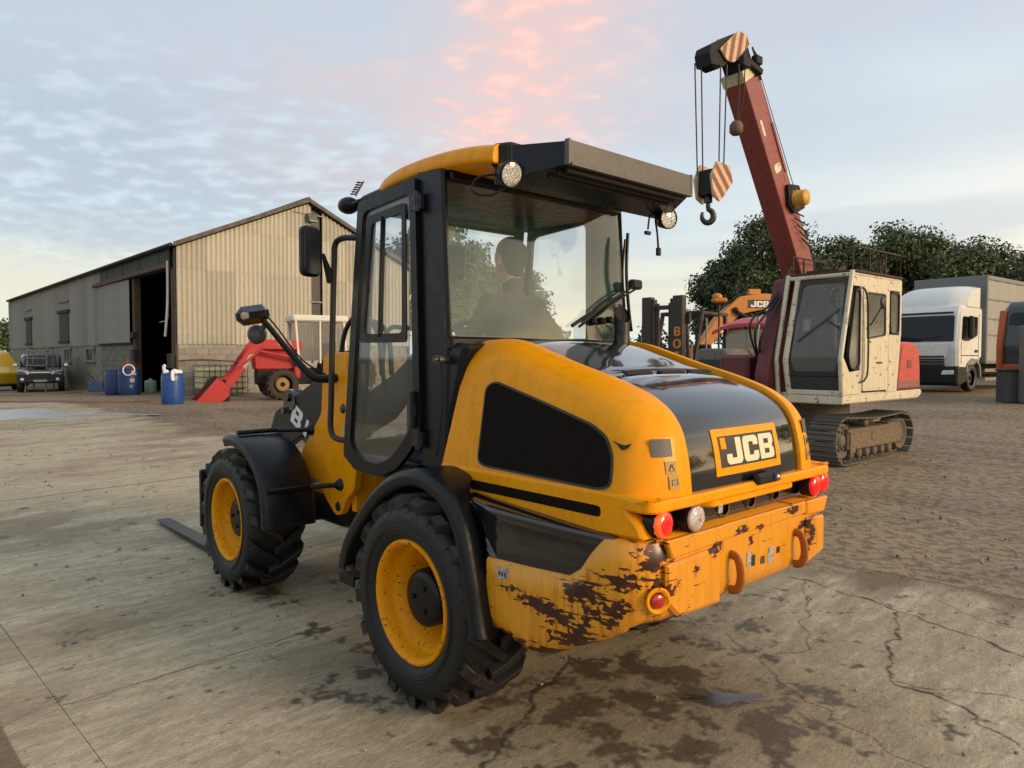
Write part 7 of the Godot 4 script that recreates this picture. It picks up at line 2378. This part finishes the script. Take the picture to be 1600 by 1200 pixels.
func build_lorry() -> void:
	var t := thing("lorry", "white lorry with grey curtain sided body parked under the trees", "lorry", Vector3(16.29, lift(16.29, -25.08), -25.08), 128.0)
	var s := S()
	var H := -0.02
	pw(s, rnd([Vector2(1.35, 0.75), Vector2(1.42, 1.55), Vector2(1.28, 2.75), Vector2(1.1, 3.0), Vector2(-0.65, 3.02), Vector2(-0.75, 2.9), Vector2(-0.75, 1.15), Vector2(-0.60, 1.15), Vector2(-0.55, 0.95), Vector2(0.55, 0.95), Vector2(0.70, 0.75)], 0.08, 3), -2.40, 0.0, 0.09)
	var cab := obj("cab", s, M.lorry_white, t)
	s = S()
	prism(s, rnd([Vector2(-0.14, 1.76), Vector2(-2.26, 1.76), Vector2(-2.24, 2.66), Vector2(-0.16, 2.66)], 0.06, 3), -0.02, 0.012, func(p: Vector2, d: float) -> Vector3: return P(1.42 - (p.y - 1.55) * 0.117 + d, p.x, p.y))
	obj("windscreen", s, M.dark_glass, cab)
	s = S()
	prism(s, rnd([Vector2(-0.22, 1.68), Vector2(-0.36, 1.15), Vector2(-2.1, 1.15), Vector2(-2.2, 1.68)], 0.03, 2), 0.0, 0.03, func(p: Vector2, d: float) -> Vector3: return P(1.40 + d, p.x, p.y), 0.01)
	obj("front_panel", s, M.lorry_white, cab)
	for k in 4:
		s = S()
		bx(s, 1.36, 1.46, -2.0, -0.42, 0.92 + 0.095 * k, 0.985 + 0.095 * k, 0.01)
		obj("grille_slat", s, M.ink, cab)
	s = S()
	pw(s, rnd([Vector2(1.30, 0.22), Vector2(1.48, 0.30), Vector2(1.47, 0.88), Vector2(1.30, 0.92), Vector2(0.60, 0.90), Vector2(0.62, 0.35)], 0.06, 3), -2.42, 0.02, 0.05)
	obj("bumper", s, M.black_plastic, t)
	for w in [-0.28, -2.12]:
		s = S()
		pu(s, rnd([Vector2(w - 0.22, 0.60), Vector2(w + 0.22, 0.62), Vector2(w + 0.20, 0.78), Vector2(w - 0.18, 0.76)], 0.05, 3), 1.42, 1.50, 0.02)
		obj("headlight", s, M.lens, t)
	s = S()
	bx(s, 1.48, 1.50, -1.75, -1.2, 0.36, 0.47, 0.002)
	obj("number_plate", s, M.sticker, t)
	s = S()
	pw(s, rnd([Vector2(0.72, 1.78), Vector2(1.12, 1.80), Vector2(1.05, 2.62), Vector2(-0.28, 2.64), Vector2(-0.28, 1.98), Vector2(0.5, 1.78)], 0.08, 3), -0.02, 0.012)
	obj("door_window", s, M.dark_glass, cab)
	s = S()
	for q in [[-0.42, 1.0, -0.415, 2.75], [1.12, 1.0, 1.125, 1.75]]: bx(s, q[0], q[2] + 0.012, -0.002, 0.008, q[1], q[3], 0.0)
	bx(s, -0.4, 1.1, -0.002, 0.008, 1.26, 1.29, 0.0)
	bx(s, -0.30, -0.06, 0.0, 0.03, 1.38, 1.48, 0.01)
	obj("door_seam", s, M.ink, cab)
	s = S()
	box(s, P(0.75, 0.16, 2.25), Vector3(0.16, 0.78, 0.22), 0.05)
	rod(s, P(0.85, 0.0, 2.55), P(0.78, 0.16, 2.55), 0.02)
	bar(s, P(1.46, -1.9, 1.72), P(1.40, -0.5, 1.95), 0.02, 0.02, 0.0)
	bar(s, P(1.30, -2.2, 2.76), P(1.30, -0.2, 2.76), 0.10, 0.05, 0.01)
	obj("mirror", s, M.black_plastic, cab)
	# wind deflector
	s = S()
	var rows := []
	for i in 8:
		var a := i / 7.0
		var row := []
		for j in 9:
			var b := lerpf(-1.0, 1.0, j / 8.0)
			row.append(P(lerpf(1.05, -0.35, pow(a, 1.6)) - 0.45 * pow(absf(b), 4.0) * (1.0 - a * 0.6), -1.2 + b * 1.18, lerpf(2.98, 3.78, sin(a * PI / 2)) - 0.10 * pow(absf(b), 5.0)))
		rows.append(row)
	for sg in [0, 8]:
		var low := []
		for r in rows: low.append(Vector3(r[sg].x, 2.98, r[sg].z))
		var up := []
		for r in rows: up.append(r[sg])
		grid(s, [low, up], FLAT)
	grid(s, rows, 1)
	var df := obj("wind_deflector", s, M.lorry_white, t)
	s = S()
	tube(s, curve([P(0.45, -1.75, 3.50), P(0.50, -1.45, 3.40), P(0.52, -1.15, 3.46), P(0.45, -0.85, 3.54)], 5), 0.035, 6, true, 0.5)
	obj("swoosh_emblem", s, M.navy, df)
	# body
	s = S()
	bx(s, -1.05, -7.2, -2.44, 0.02, 0.98, 1.10, 0.01)
	bx(s, -1.02, -1.16, -2.46, 0.04, 1.0, 4.18, 0.02)
	bx(s, -1.05, -7.2, -2.46, 0.04, 4.02, 4.18, 0.02)
	bx(s, -7.15, -7.25, -2.46, 0.04, 1.0, 4.18, 0.02)
	obj("body_frame", s, M.lorry_grey, t)
	s = S()
	for side in [0.0, -2.42]:
		rows = []
		for i in 2:
			var row := []
			for j in 49:
				var u := lerpf(-1.2, -7.1, j / 48.0)
				row.append(P(u, side + 0.012 * sin(j * 2.1) + 0.01 * sin(j * 0.7), 1.08 if i == 0 else 4.02))
			rows.append(row)
		sheet(s, rows, Vector3(0.01, 0, 0), 1)
	bx(s, -1.03, -1.05, -2.4, 0.0, 1.1, 4.0, 0.0)
	obj("curtain", s, M.curtain, t)
	for y in [2.0, 2.6, 3.3]:
		s = S()
		bx(s, -1.2, -7.1, 0.02, 0.03, y, y + 0.05, 0.0)
		obj("curtain_strap", s, M.lorry_grey, t)
	s = S()
	bx(s, 0.6, -7.0, -1.7, -0.7, 0.55, 0.98, 0.02)
	bx(s, -0.75, -0.95, -2.2, -0.2, 0.6, 2.6, 0.05)
	obj("chassis", s, M.dark, t)
	s = S()
	for y in [0.42, 0.74]: bar(s, P(-1.1, -0.02, y), P(-4.6, -0.02, y), 0.03, 0.12, 0.006)
	obj("side_guard", s, M.galvanised, t)
	s = S()
	pw(s, rnd([Vector2(0.68, 0.7), Vector2(0.55, 1.05), Vector2(0.2, 1.18), Vector2(-0.35, 1.14), Vector2(-0.62, 0.9), Vector2(-0.70, 0.5), Vector2(-0.60, 0.5), Vector2(-0.5, 0.9), Vector2(-0.2, 1.05), Vector2(0.2, 1.06), Vector2(0.5, 0.95), Vector2(0.58, 0.7)], 0.03, 2), -0.35, 0.02, 0.01)
	obj("wheel_arch", s, M.lorry_grey, t)
	road_wheels(t, 0.48, [[0.0, -0.16], [0.0, -2.26], [-5.6, -0.16], [-5.6, -2.26]], M.steel)

func build_forklift() -> void:
	var x := 4.36
	var z := -17.7
	var t := thing("forklift", "dark brown forklift with orange lettered mast behind the loader bonnet", "forklift", Vector3(x, lift(x, z), z), 135.0)
	# faces the camera and a little left; w to its left is image right
	var s := S()
	for w in [0.43, -0.43]:
		bx(s, 0.98, 1.16, w - 0.13, w + 0.13, 0.1, 2.86, 0.01)
		bx(s, 1.0, 1.14, w * 0.62 - 0.05, w * 0.62 + 0.05, 0.1, 2.8, 0.008)
	bx(s, 1.0, 1.1, -0.43, 0.43, 2.55, 2.65, 0.01)
	bx(s, 1.0, 1.1, -0.43, 0.43, 1.2, 1.32, 0.01)
	for w in [0.16, -0.16]: rod(s, P(1.05, w, 0.3), P(1.05, w, 2.7), 0.035)
	bx(s, 0.92, 1.0, 0.50, 0.66, 2.2, 2.46, 0.01)
	var mast := obj("mast", s, M.brown_steel, t)
	mk("letter_orange", Color(0.70, 0.24, 0.02), 0.5)
	var nb := Node3D.new()
	nb.name = "mast_lettering"
	mast.add_child(nb)
	nb.transform = Transform3D(Basis(Vector3.UP, PI), P(1.163, 0.43, 2.02))
	var i := 0
	for ch in ["B", "O", "S", "S"]:
		text("letter", ch, 0.21, M.letter_orange, nb, Transform3D(Basis.IDENTITY, Vector3(0, -0.29 * i, 0.002)), 1.15, 0.006)
		i += 1
	s = S()
	for w in [0.55, -0.55]:
		bar(s, P(0.62, w, 1.2), P(0.25, w, 2.5), 0.10, 0.08, 0.01)
		bar(s, P(-1.0, w, 1.2), P(-0.85, w, 2.5), 0.09, 0.08, 0.01)
		bar(s, P(0.30, w, 2.5), P(-0.95, w, 2.48), 0.09, 0.08, 0.01)
	for k in 4: bar(s, P(0.28 - 0.4 * k, 0.55, 2.5), P(0.28 - 0.4 * k, -0.55, 2.5), 0.08, 0.08, 0.01)
	obj("overhead_guard", s, M.brown_steel, t)
	s = S()
	bx(s, 0.9, -1.6, -0.58, 0.58, 0.25, 1.1, 0.06)
	bx(s, -0.5, -1.6, -0.55, 0.55, 1.0, 1.35, 0.08)
	obj("body", s, M.brown_steel, t)
	s = S()
	bx(s, -0.2, -0.75, -0.25, 0.25, 1.1, 1.25, 0.05)
	bx(s, -0.65, -0.8, -0.25, 0.25, 1.2, 1.75, 0.05)
	rod(s, P(0.55, 0.05, 1.1), P(0.35, 0.05, 1.65), 0.03)
	obj("seat", s, M.black_plastic, t)
	s = S()
	rod(s, P(0.35, 0.72, 1.2), P(0.3, 0.70, 2.35), 0.022)
	obj("grab_rail", s, M.galvanised, t)
	s = S()
	lathe(s, [Vector2(0, 0.16), Vector2(0.05, 0.15), Vector2(0.07, 0.0)], P(0.1, -0.2, 2.62), Vector3.UP, 14)
	var bc := obj("beacon", s, mk("beacon_orange", Color(0.62, 0.10, 0.02), 0.25), t)
	s = S()
	bx(s, 0.0, 0.2, -0.4, 0.05, 2.54, 2.62, 0.01)
	obj("beacon_base", s, M.sticker, bc)
	for w in [0.34, -0.34]:
		s = S()
		pw(s, [Vector2(1.2, 0.9), Vector2(1.26, 0.9), Vector2(1.26, 0.2), Vector2(2.3, 0.16), Vector2(2.3, 0.13), Vector2(1.2, 0.12)], w - 0.06, w + 0.06)
		obj("fork", s, M.bare, t)
	road_wheels(t, 0.36, [[0.6, 0.52], [0.6, -0.52], [-1.2, 0.5], [-1.2, -0.5]], M.steel)

func build_digger() -> void:
	var x := 8.0
	var z := -25.0
	var t := thing("excavator", "orange excavator with arched boom and square white lettering behind the red roof", "excavator", Vector3(x, lift(x, z), z), 100.0)
	var s := S()
	# boom: an arched box beam reaching to the left, w is nearly towards the camera
	pw(s, rnd([Vector2(-2.2, 2.35), Vector2(-1.9, 3.55), Vector2(-0.75, 3.62), Vector2(0.10, 3.5), Vector2(0.95, 2.75), Vector2(1.75, 1.55), Vector2(1.45, 1.40), Vector2(0.70, 2.35), Vector2(0.05, 2.88), Vector2(-0.7, 3.05), Vector2(-1.45, 2.9), Vector2(-1.75, 2.2)], 0.12, 4), -0.18, 0.18, 0.015)
	bx(s, -0.30, -0.75, -0.06, 0.06, 3.58, 3.78, 0.02)
	var boom := obj("boom", s, M.digger_orange, t)
	var nb := Node3D.new()
	nb.name = "boom_badge"
	boom.add_child(nb)
	nb.transform = Transform3D(Basis(Vector3.UP, -PI / 2), P(-0.62, 0.183, 3.24))
	s = S()
	prism(s, PackedVector2Array([Vector2(-0.42, -0.14), Vector2(0.42, -0.14), Vector2(0.42, 0.15), Vector2(-0.42, 0.15)]), 0.0, 0.006, func(p: Vector2, d: float) -> Vector3: return Vector3(p.x, p.y, d))
	obj("badge_field", s, M.ink, nb)
	logo(nb, "JCB", M.white_clean, Vector3(0.03, 0.0, 0.007), 0.21, 0.70)
	s = S()
	rod(s, P(-1.9, 0.3, 1.9), P(0.25, 0.26, 2.95), 0.07, 12)
	rod(s, P(-0.2, 0.0, 3.68), P(0.9, 0.0, 3.0), 0.05, 10)
	lathe(s, [Vector2(0, 0.2), Vector2(0.10, 0.2), Vector2(0.10, -0.2)], P(0.28, 0.05, 3.02), Vector3(-1, 0, 0), 14)
	obj("ram", s, M.dark, t)
	s = S()
	bx(s, -1.4, -4.2, -1.3, 1.3, 1.05, 1.2, 0.02)
	bx(s, -3.0, -4.3, -1.3, 1.3, 1.2, 2.2, 0.15)
	obj("house", s, M.digger_orange, t)
	s = S()
	pw(s, rnd([Vector2(-1.4, 1.2), Vector2(-1.55, 2.7), Vector2(-1.8, 2.9), Vector2(-2.9, 2.9), Vector2(-2.95, 1.2)], 0.1, 3), 0.4, 1.3, 0.04)
	obj("cab", s, M.brown_steel, t)
	s = S()
	for w in [1.0, -1.0]:
		pw(s, rnd([Vector2(-0.9, 0.0), Vector2(-0.6, 0.4), Vector2(-0.9, 0.85), Vector2(-4.3, 0.85), Vector2(-4.6, 0.4), Vector2(-4.3, 0.0)], 0.2, 4), w - 0.28, w + 0.28, 0.02)
	bx(s, -2.0, -3.4, -0.7, 0.7, 0.4, 1.05, 0.05)
	obj("undercarriage", s, M.track, t)
	s = S()
	pw(s, rnd([Vector2(1.3, 1.9), Vector2(1.75, 1.8), Vector2(2.05, 0.6), Vector2(1.85, 0.5)], 0.05, 2), -0.15, 0.15, 0.01)
	obj("dipper", s, M.digger_orange, t)
	t = thing("beacon", "small orange beacon cluster peeping over the forklift guard", "beacon", Vector3(5.0, lift(5.0, -17.2), -17.2))
	s = S()
	tube(s, [Vector3(0, 0, 0), Vector3(0, 2.75, 0)], 0.025, 8)
	obj("pole", s, M.brown_steel, t)
	s = S()
	box(s, Vector3(0, 2.80, 0), Vector3(0.34, 0.12, 0.25), 0.04)
	ball(s, Vector3(-0.05, 2.88, 0), Vector3(0.13, 0.10, 0.12), 10)
	obj("lamp", s, M.digger_orange, t)

func build_red_roof() -> void:
	var x := 5.15
	var z := -14.6
	mk("pink_red", Color(0.58, 0.045, 0.06), 0.4, {"tex": "drips", "k": 0.8})
	mk("grey_bonnet", Color(0.22, 0.20, 0.175), 0.7, {"tex": "rusty", "k": 2.0})
	var t := thing("tractor", "old grey tractor with bright red cab roof between forklift and crane", "tractor", Vector3(x, lift(x, z), z), 128.0)
	var s := S()
	var rows := []
	for i in 9:
		var u := lerpf(0.62, -1.25, i / 8.0)
		var row := []
		for j in 9:
			var b := lerpf(-1.0, 1.0, j / 8.0)
			row.append(P(u, b * 0.80, 2.17 + 0.15 * (1.0 - pow(absf(b), 3.0)) - 0.16 * sst(0.2, 0.7, u)))
		rows.append(row)
	sheet(s, rows, Vector3(0, -0.07, 0), 1)
	obj("cab_roof", s, M.pink_red, t)
	s = S()
	for w in [0.68, -0.68]:
		bar(s, P(0.45, w, 1.2), P(0.32, w, 2.10), 0.06, 0.06, 0.01)
		bar(s, P(-1.1, w, 1.2), P(-1.1, w, 2.16), 0.06, 0.06, 0.01)
		bar(s, P(-0.4, w, 1.2), P(-0.4, w, 2.16), 0.05, 0.05, 0.01)
	bx(s, 0.4, -1.2, -0.68, 0.68, 0.7, 1.25, 0.03)
	obj("cab_frame", s, M.brown_steel, t)
	s = S()
	pu(s, [Vector2(-0.65, 1.3), Vector2(0.65, 1.3), Vector2(0.64, 2.06), Vector2(-0.64, 2.06)], 0.36, 0.366)
	for w in [0.66, -0.66]: pw(s, [Vector2(0.36, 1.3), Vector2(0.30, 2.06), Vector2(-1.05, 2.12), Vector2(-1.05, 1.3)], w, w + 0.005)
	obj("cab_glass", s, M.dusty_glass, t)
	s = S()
	pu(s, rnd([Vector2(-0.36, 0.9), Vector2(0.36, 0.9), Vector2(0.36, 1.5), Vector2(0.28, 1.66), Vector2(-0.28, 1.66), Vector2(-0.36, 1.5)], 0.08, 3), 0.42, 1.75, 0.03)
	obj("bonnet", s, M.grey_bonnet, t)
	s = S()
	pu(s, rnd([Vector2(-0.27, 0.95), Vector2(0.27, 0.95), Vector2(0.27, 1.45), Vector2(-0.27, 1.45)], 0.05, 3), 1.75, 1.77)
	bx(s, 0.3, 1.7, -0.3, 0.3, 0.5, 0.9, 0.03)
	obj("grille", s, M.ink, t)
	s = S()
	tube(s, curve([P(0.9, 0.42, 1.55), P(0.85, 0.44, 2.1), P(0.75, 0.44, 2.28), P(0.2, 0.72, 2.30), P(0.1, 0.74, 1.7)], 5), 0.03, 8)
	obj("bent_pipe", s, M.galvanised, t)
	var D := make_wheel_meshes(0.42, 0.24, 0.12, 14, 0.03)
	for w in [0.62, -0.62]: put_wheel("wheel", D, t, 1.4, w, 0.42, 0.0, M.muddy, M.grey_bonnet, M.rust)
	D = make_wheel_meshes(0.70, 0.40, 0.18, 16, 0.04)
	for w in [0.85, -0.85]: put_wheel("wheel", D, t, -0.7, w, 0.70, 0.0, M.muddy, M.pink_red, M.rust)

func build_edge() -> void:
	var x := 14.2
	var z := -20.2
	mk("edge_orange", Color(0.50, 0.10, 0.025), 0.45, {"tex": "drips", "k": 1.0})
	mk("slate", Color(0.045, 0.05, 0.058), 0.4, {"coat": 0.4})
	var t := thing("sweeper", "dark and orange cab of a parked machine with orange beacon at the right edge", "machine", Vector3(x + 1.7, lift(x, z), z + 0.2), 128.0)
	var s := S()
	pw(s, rnd([Vector2(0.55, 0.6), Vector2(0.60, 1.7), Vector2(0.35, 2.75), Vector2(0.1, 2.95), Vector2(-1.6, 2.98), Vector2(-1.7, 0.6)], 0.12, 4), -1.7, 0.0, 0.12)
	obj("cab", s, M.slate, t)
	s = S()
	tube(s, curve([P(0.60, -0.02, 0.9), P(0.62, -0.02, 1.7), P(0.40, -0.02, 2.65)], 5), 0.06, 8)
	tube(s, curve([P(0.60, -1.68, 0.9), P(0.62, -1.68, 1.7), P(0.40, -1.68, 2.65)], 5), 0.10, 8)
	bx(s, 0.56, 0.66, -1.7, 0.0, 0.5, 1.1, 0.05)
	obj("pillar", s, M.edge_orange, t)
	s = S()
	prism(s, rnd([Vector2(-0.12, 1.4), Vector2(-1.58, 1.4), Vector2(-1.5, 2.6), Vector2(-0.2, 2.6)], 0.1, 3), 0.0, 0.02, func(p: Vector2, d: float) -> Vector3: return P((0.60 - (p.y - 1.7) * 0.24 if p.y > 1.7 else 0.59) + d, p.x, p.y))
	pw(s, rnd([Vector2(0.35, 1.5), Vector2(0.15, 2.6), Vector2(-1.4, 2.6), Vector2(-1.4, 1.5)], 0.08, 3), 0.0, 0.02)
	obj("cab_glass", s, M.dark_glass, t)
	s = S()
	lathe(s, [Vector2(0, 0.22), Vector2(0.09, 0.20), Vector2(0.11, 0.04), Vector2(0.11, 0.0)], P(-0.1, -0.55, 3.12), Vector3.UP, 14)
	obj("beacon", s, M.beacon_orange, t)
	s = S()
	rod(s, P(-0.1, -0.55, 2.9), P(-0.1, -0.55, 3.12), 0.04)
	lathe(s, [Vector2(0, 0.12), Vector2(0.12, 0.1), Vector2(0.13, 0.0), Vector2(0.08, -0.1)], P(0.15, -0.25, 3.02), P(1, 0, 0), 14)
	obj("lamp_bracket", s, M.steel, t)
	road_wheels(t, 0.45, [[0.0, -0.12], [0.0, -1.58], [-1.5, -0.12], [-1.5, -1.58]], M.steel)
	t = thing("steel_cabinet", "tall grey steel cabinet with dark bands cut off by the right edge", "cabinet", Vector3(x - 0.06, lift(x, z), z + 0.6), -8.0)
	s = S()
	box(s, Vector3(0.95, 1.10, -0.2), Vector3(1.8, 2.16, 0.4), 0.02)
	obj("shell", s, mk("cabinet_grey", Color(0.16, 0.15, 0.14), 0.6, {"tex": "drips", "k": 0.8}), t)
	for y in [0.55, 1.55]:
		s = S()
		box(s, Vector3(1.02, y, 0.008), Vector3(1.5, 0.86, 0.03), 0.01)
		obj("door_panel", s, mk("cabinet_pale", Color(0.36, 0.34, 0.31), 0.6, {"tex": "drips", "k": 1.0}), t)
	s = S()
	for y in [1.06, 2.04]: box(s, Vector3(1.02, y, 0.006), Vector3(1.52, 0.12, 0.02), 0.0)
	obj("dark_band", s, M.ink, t)
	t = thing("skid_box", "low dark battery box beside the grey cabinet at right", "box", Vector3(x - 0.02, lift(x, z), z - 0.1), -8.0)
	s = S()
	box(s, Vector3(0, 0.45, 0), Vector3(0.36, 0.9, 0.6), 0.03)
	obj("case", s, M.slate, t)
	s = S()
	box(s, Vector3(0, 0.93, 0), Vector3(0.40, 0.06, 0.64), 0.015)
	obj("lid", s, M.brown_steel, t)

# ---------- trees
func make_tree(called: String, label: String, x: float, z: float, h: float, r: float, sd: int, leaves: int, group: String, low := 0.18, leaf := 0.26) -> void:
	var rg := RandomNumberGenerator.new()
	rg.seed = sd
	var y := lift(clampf(x, -30, 30), z)
	var t := thing(called, label, "tree", Vector3(x, y, z), rg.randf() * 360.0, group)
	var s := S()
	var top := Vector3(rg.randf_range(-0.4, 0.4), h * 0.62, rg.randf_range(-0.4, 0.4))
	tube(s, curve([Vector3(0, -0.3, 0), Vector3(0.05, h * 0.15, 0), top * Vector3(0.5, 0.6, 0.5), top], 4), [h * 0.035, h * 0.03, h * 0.028, h * 0.027, h * 0.026, h * 0.025, h * 0.023, h * 0.021, h * 0.019, h * 0.017, h * 0.014, h * 0.011, h * 0.008], 9)
	var tips := []
	for k in 16:
		var b := h * rg.randf_range(0.2, 0.58)
		var a := TAU * (k * 0.382 + rg.randf() * 0.1)
		var e := Vector3(cos(a), 0, sin(a)) * r * rg.randf_range(0.5, 0.82) + Vector3.UP * (b + h * rg.randf_range(0.10, 0.34))
		e.y = minf(e.y, h * 0.93)
		var st := Vector3(0, b, 0)
		tube(s, curve([st, st.lerp(e, 0.5) + Vector3(0, -0.2, 0), e], 3), [h * 0.014, h * 0.012, h * 0.010, h * 0.008, h * 0.006, h * 0.004, h * 0.002], 6)
		tips.append(e)
	obj("trunk", s, M.bark, t)
	# clumps of leaves at the limb ends and over an uneven outline
	var clumps := []
	for e in tips: clumps.append([e, rg.randf_range(0.13, 0.21) * r + 0.5])
	for k in 74:
		var d := Vector3(rg.randfn(), rg.randfn() * 0.9 + 0.25, rg.randfn()).normalized()
		var p := Vector3(d.x * r, h * (0.58 + 0.40 * d.y), d.z * r) * 1.0
		var sh := rg.randf_range(0.68, 0.95) if k % 4 else rg.randf_range(0.35, 0.7)
		p = Vector3(p.x * sh, h * 0.58 + (p.y - h * 0.58) * sh, p.z * sh)
		if p.y < h * low: continue
		clumps.append([p, rg.randf_range(0.12, 0.24) * r + 0.25])
	var V := PackedVector3Array()
	var N := PackedVector3Array()
	var Cc := PackedColorArray()
	for k in leaves:
		var cl: Array = clumps[rg.randi() % clumps.size()]
		var o: Vector3 = Vector3(clampf(rg.randfn(), -1.7, 1.7), clampf(rg.randfn(), -1.6, 1.6) * 0.75, clampf(rg.randfn(), -1.7, 1.7)) * 0.52 * cl[1]
		var p: Vector3 = cl[0] + o
		var up: Vector3 = (o.normalized() + Vector3(rg.randfn(), rg.randfn() + 0.8, rg.randfn()) * 0.7).normalized()
		var ax := up.cross(Vector3(rg.randfn(), rg.randfn(), rg.randfn())).normalized()
		var ay := up.cross(ax)
		var sz := leaf * rg.randf_range(0.6, 1.3)
		var hue := rg.randf()
		var c := Color(0.050 + 0.042 * hue, 0.072 + 0.044 * hue, 0.028 + 0.012 * rg.randf()) * rg.randf_range(0.75, 1.25)
		var q := [p - ax * sz * 0.5, p + ay * sz * 0.36 + ax * sz * 0.05, p + ax * sz * 0.5 + up * sz * 0.12, p - ay * sz * 0.36 + ax * sz * 0.05]
		for i in [0, 1, 2, 0, 2, 3]:
			V.append(q[i]); N.append(up); Cc.append(c)
	var arr := []
	arr.resize(Mesh.ARRAY_MAX)
	arr[Mesh.ARRAY_VERTEX] = V
	arr[Mesh.ARRAY_NORMAL] = N
	arr[Mesh.ARRAY_COLOR] = Cc
	var am := ArrayMesh.new()
	am.add_surface_from_arrays(Mesh.PRIMITIVE_TRIANGLES, arr)
	put("crown", am, M.leaf, t)

func build_trees() -> void:
	mk("bark", Color(0.07, 0.055, 0.042), 0.95, {"tex": "grain", "bump": "fine", "deep": 0.6, "k": 1.0})
	var lm := mk("leaf", Color(1, 1, 1), 0.7, {"back": Color(0.35, 0.4, 0.2)})
	lm.vertex_color_use_as_albedo = true
	var g := "trees along the far side of the yard"
	var k := 0
	for q in [[14.0, -44.0, 7.6, 2.9, "rounded dark tree at the left end of the far row"], [15.5, -43.0, 9.9, 4.1, "tall dark tree directly behind the crane boom"], [19.5, -45.5, 8.9, 4.3, "dark tree behind the crane cab rails"], [23.5, -44.0, 9.2, 4.4, "dark tree just right of the crane cab roof"], [27.5, -46.0, 9.1, 4.3, "dark tree rising over the lorry cab"], [31.5, -45.0, 8.5, 4.2, "dark tree over the middle of the lorry body"], [36.0, -49.0, 7.4, 4.2, "lower tree over the rear of the lorry body"], [40.5, -50.0, 7.3, 4.5, "last tree of the far row at the right edge"]]:
		make_tree("oak_tree", q[4], q[0], q[1], q[2], q[3], 300 + k, 31000, g, 0.16, 0.20)
		k += 1
	for q in [[-5.3, -50.0, 11.0, 4.3, "tree seen through the rear side of the loader cab"], [-0.6, -56.0, 8.6, 3.8, "small tree seen through the loader's rear window"]]:
		make_tree("oak_tree", q[4], q[0], q[1], q[2], q[3], 340 + k, 15000, "trees seen through the cab glass", 0.16, 0.30)
		k += 1
	for q in [[-92.0, -132.0, 8.5, 9.0, "distant tree clump beyond the barn's far end, at the left edge"], [-104.0, -142.0, 9.0, 9.0, "farthest tree at the left edge of the view"]]:
		make_tree("oak_tree", q[4], q[0], q[1], q[2], q[3], 360 + k, 3500, "distant trees", 0.02, 0.7)
		k += 1
	for i in 8:
		var a := 0.95 - i * 0.30
		make_tree("oak_tree", ["first", "second", "third", "fourth", "fifth", "sixth", "seventh", "eighth"][i] + " tree, from the near end, of the row right of the yard", 52.0 + 5.0 * sin(i * 2.1), 40.0 * sin(a) - 2.0, 9.0 + 2.0 * sin(i * 1.7), 5.0, 400 + i, 3000, "trees mirrored in the loader bonnet", 0.05, 0.5)
	# bramble and hedge bottom under the far row
	var rg := RandomNumberGenerator.new()
	rg.seed = 9
	var V := PackedVector3Array()
	var N := PackedVector3Array()
	var Cc := PackedColorArray()
	for i in 30000:
		var t := rg.randf()
		var x := lerpf(-4.0, 48.0, t)
		var hh := 2.6 + 0.9 * sin(x * 0.9) + 0.6 * sin(x * 2.3)
		var p := Vector3(x, 0.5 + rg.randf() * hh * (0.4 + 0.6 * rg.randf()), -43.5 - t * 5.0 + rg.randfn() * 1.0)
		var up := Vector3(rg.randfn(), rg.randfn() + 0.8, rg.randfn() + 0.5).normalized()
		var ax := up.cross(Vector3(rg.randfn(), rg.randfn(), rg.randfn())).normalized() * 0.16
		var ay := up.cross(ax)
		var c := Color(0.030 + 0.03 * rg.randf(), 0.042 + 0.025 * rg.randf(), 0.018) * rg.randf_range(0.7, 1.2)
		for q in [-ax, ay * 0.7, ax, -ax, ax, -ay * 0.7]:
			V.append(p + q); N.append(up); Cc.append(c)
	var arr := []
	arr.resize(Mesh.ARRAY_MAX)
	arr[Mesh.ARRAY_VERTEX] = V
	arr[Mesh.ARRAY_NORMAL] = N
	arr[Mesh.ARRAY_COLOR] = Cc
	var am := ArrayMesh.new()
	am.add_surface_from_arrays(Mesh.PRIMITIVE_TRIANGLES, arr)
	tag(put("undergrowth", am, lm, self), "dark undergrowth at the foot of the far tree row", "hedge", "", "stuff")
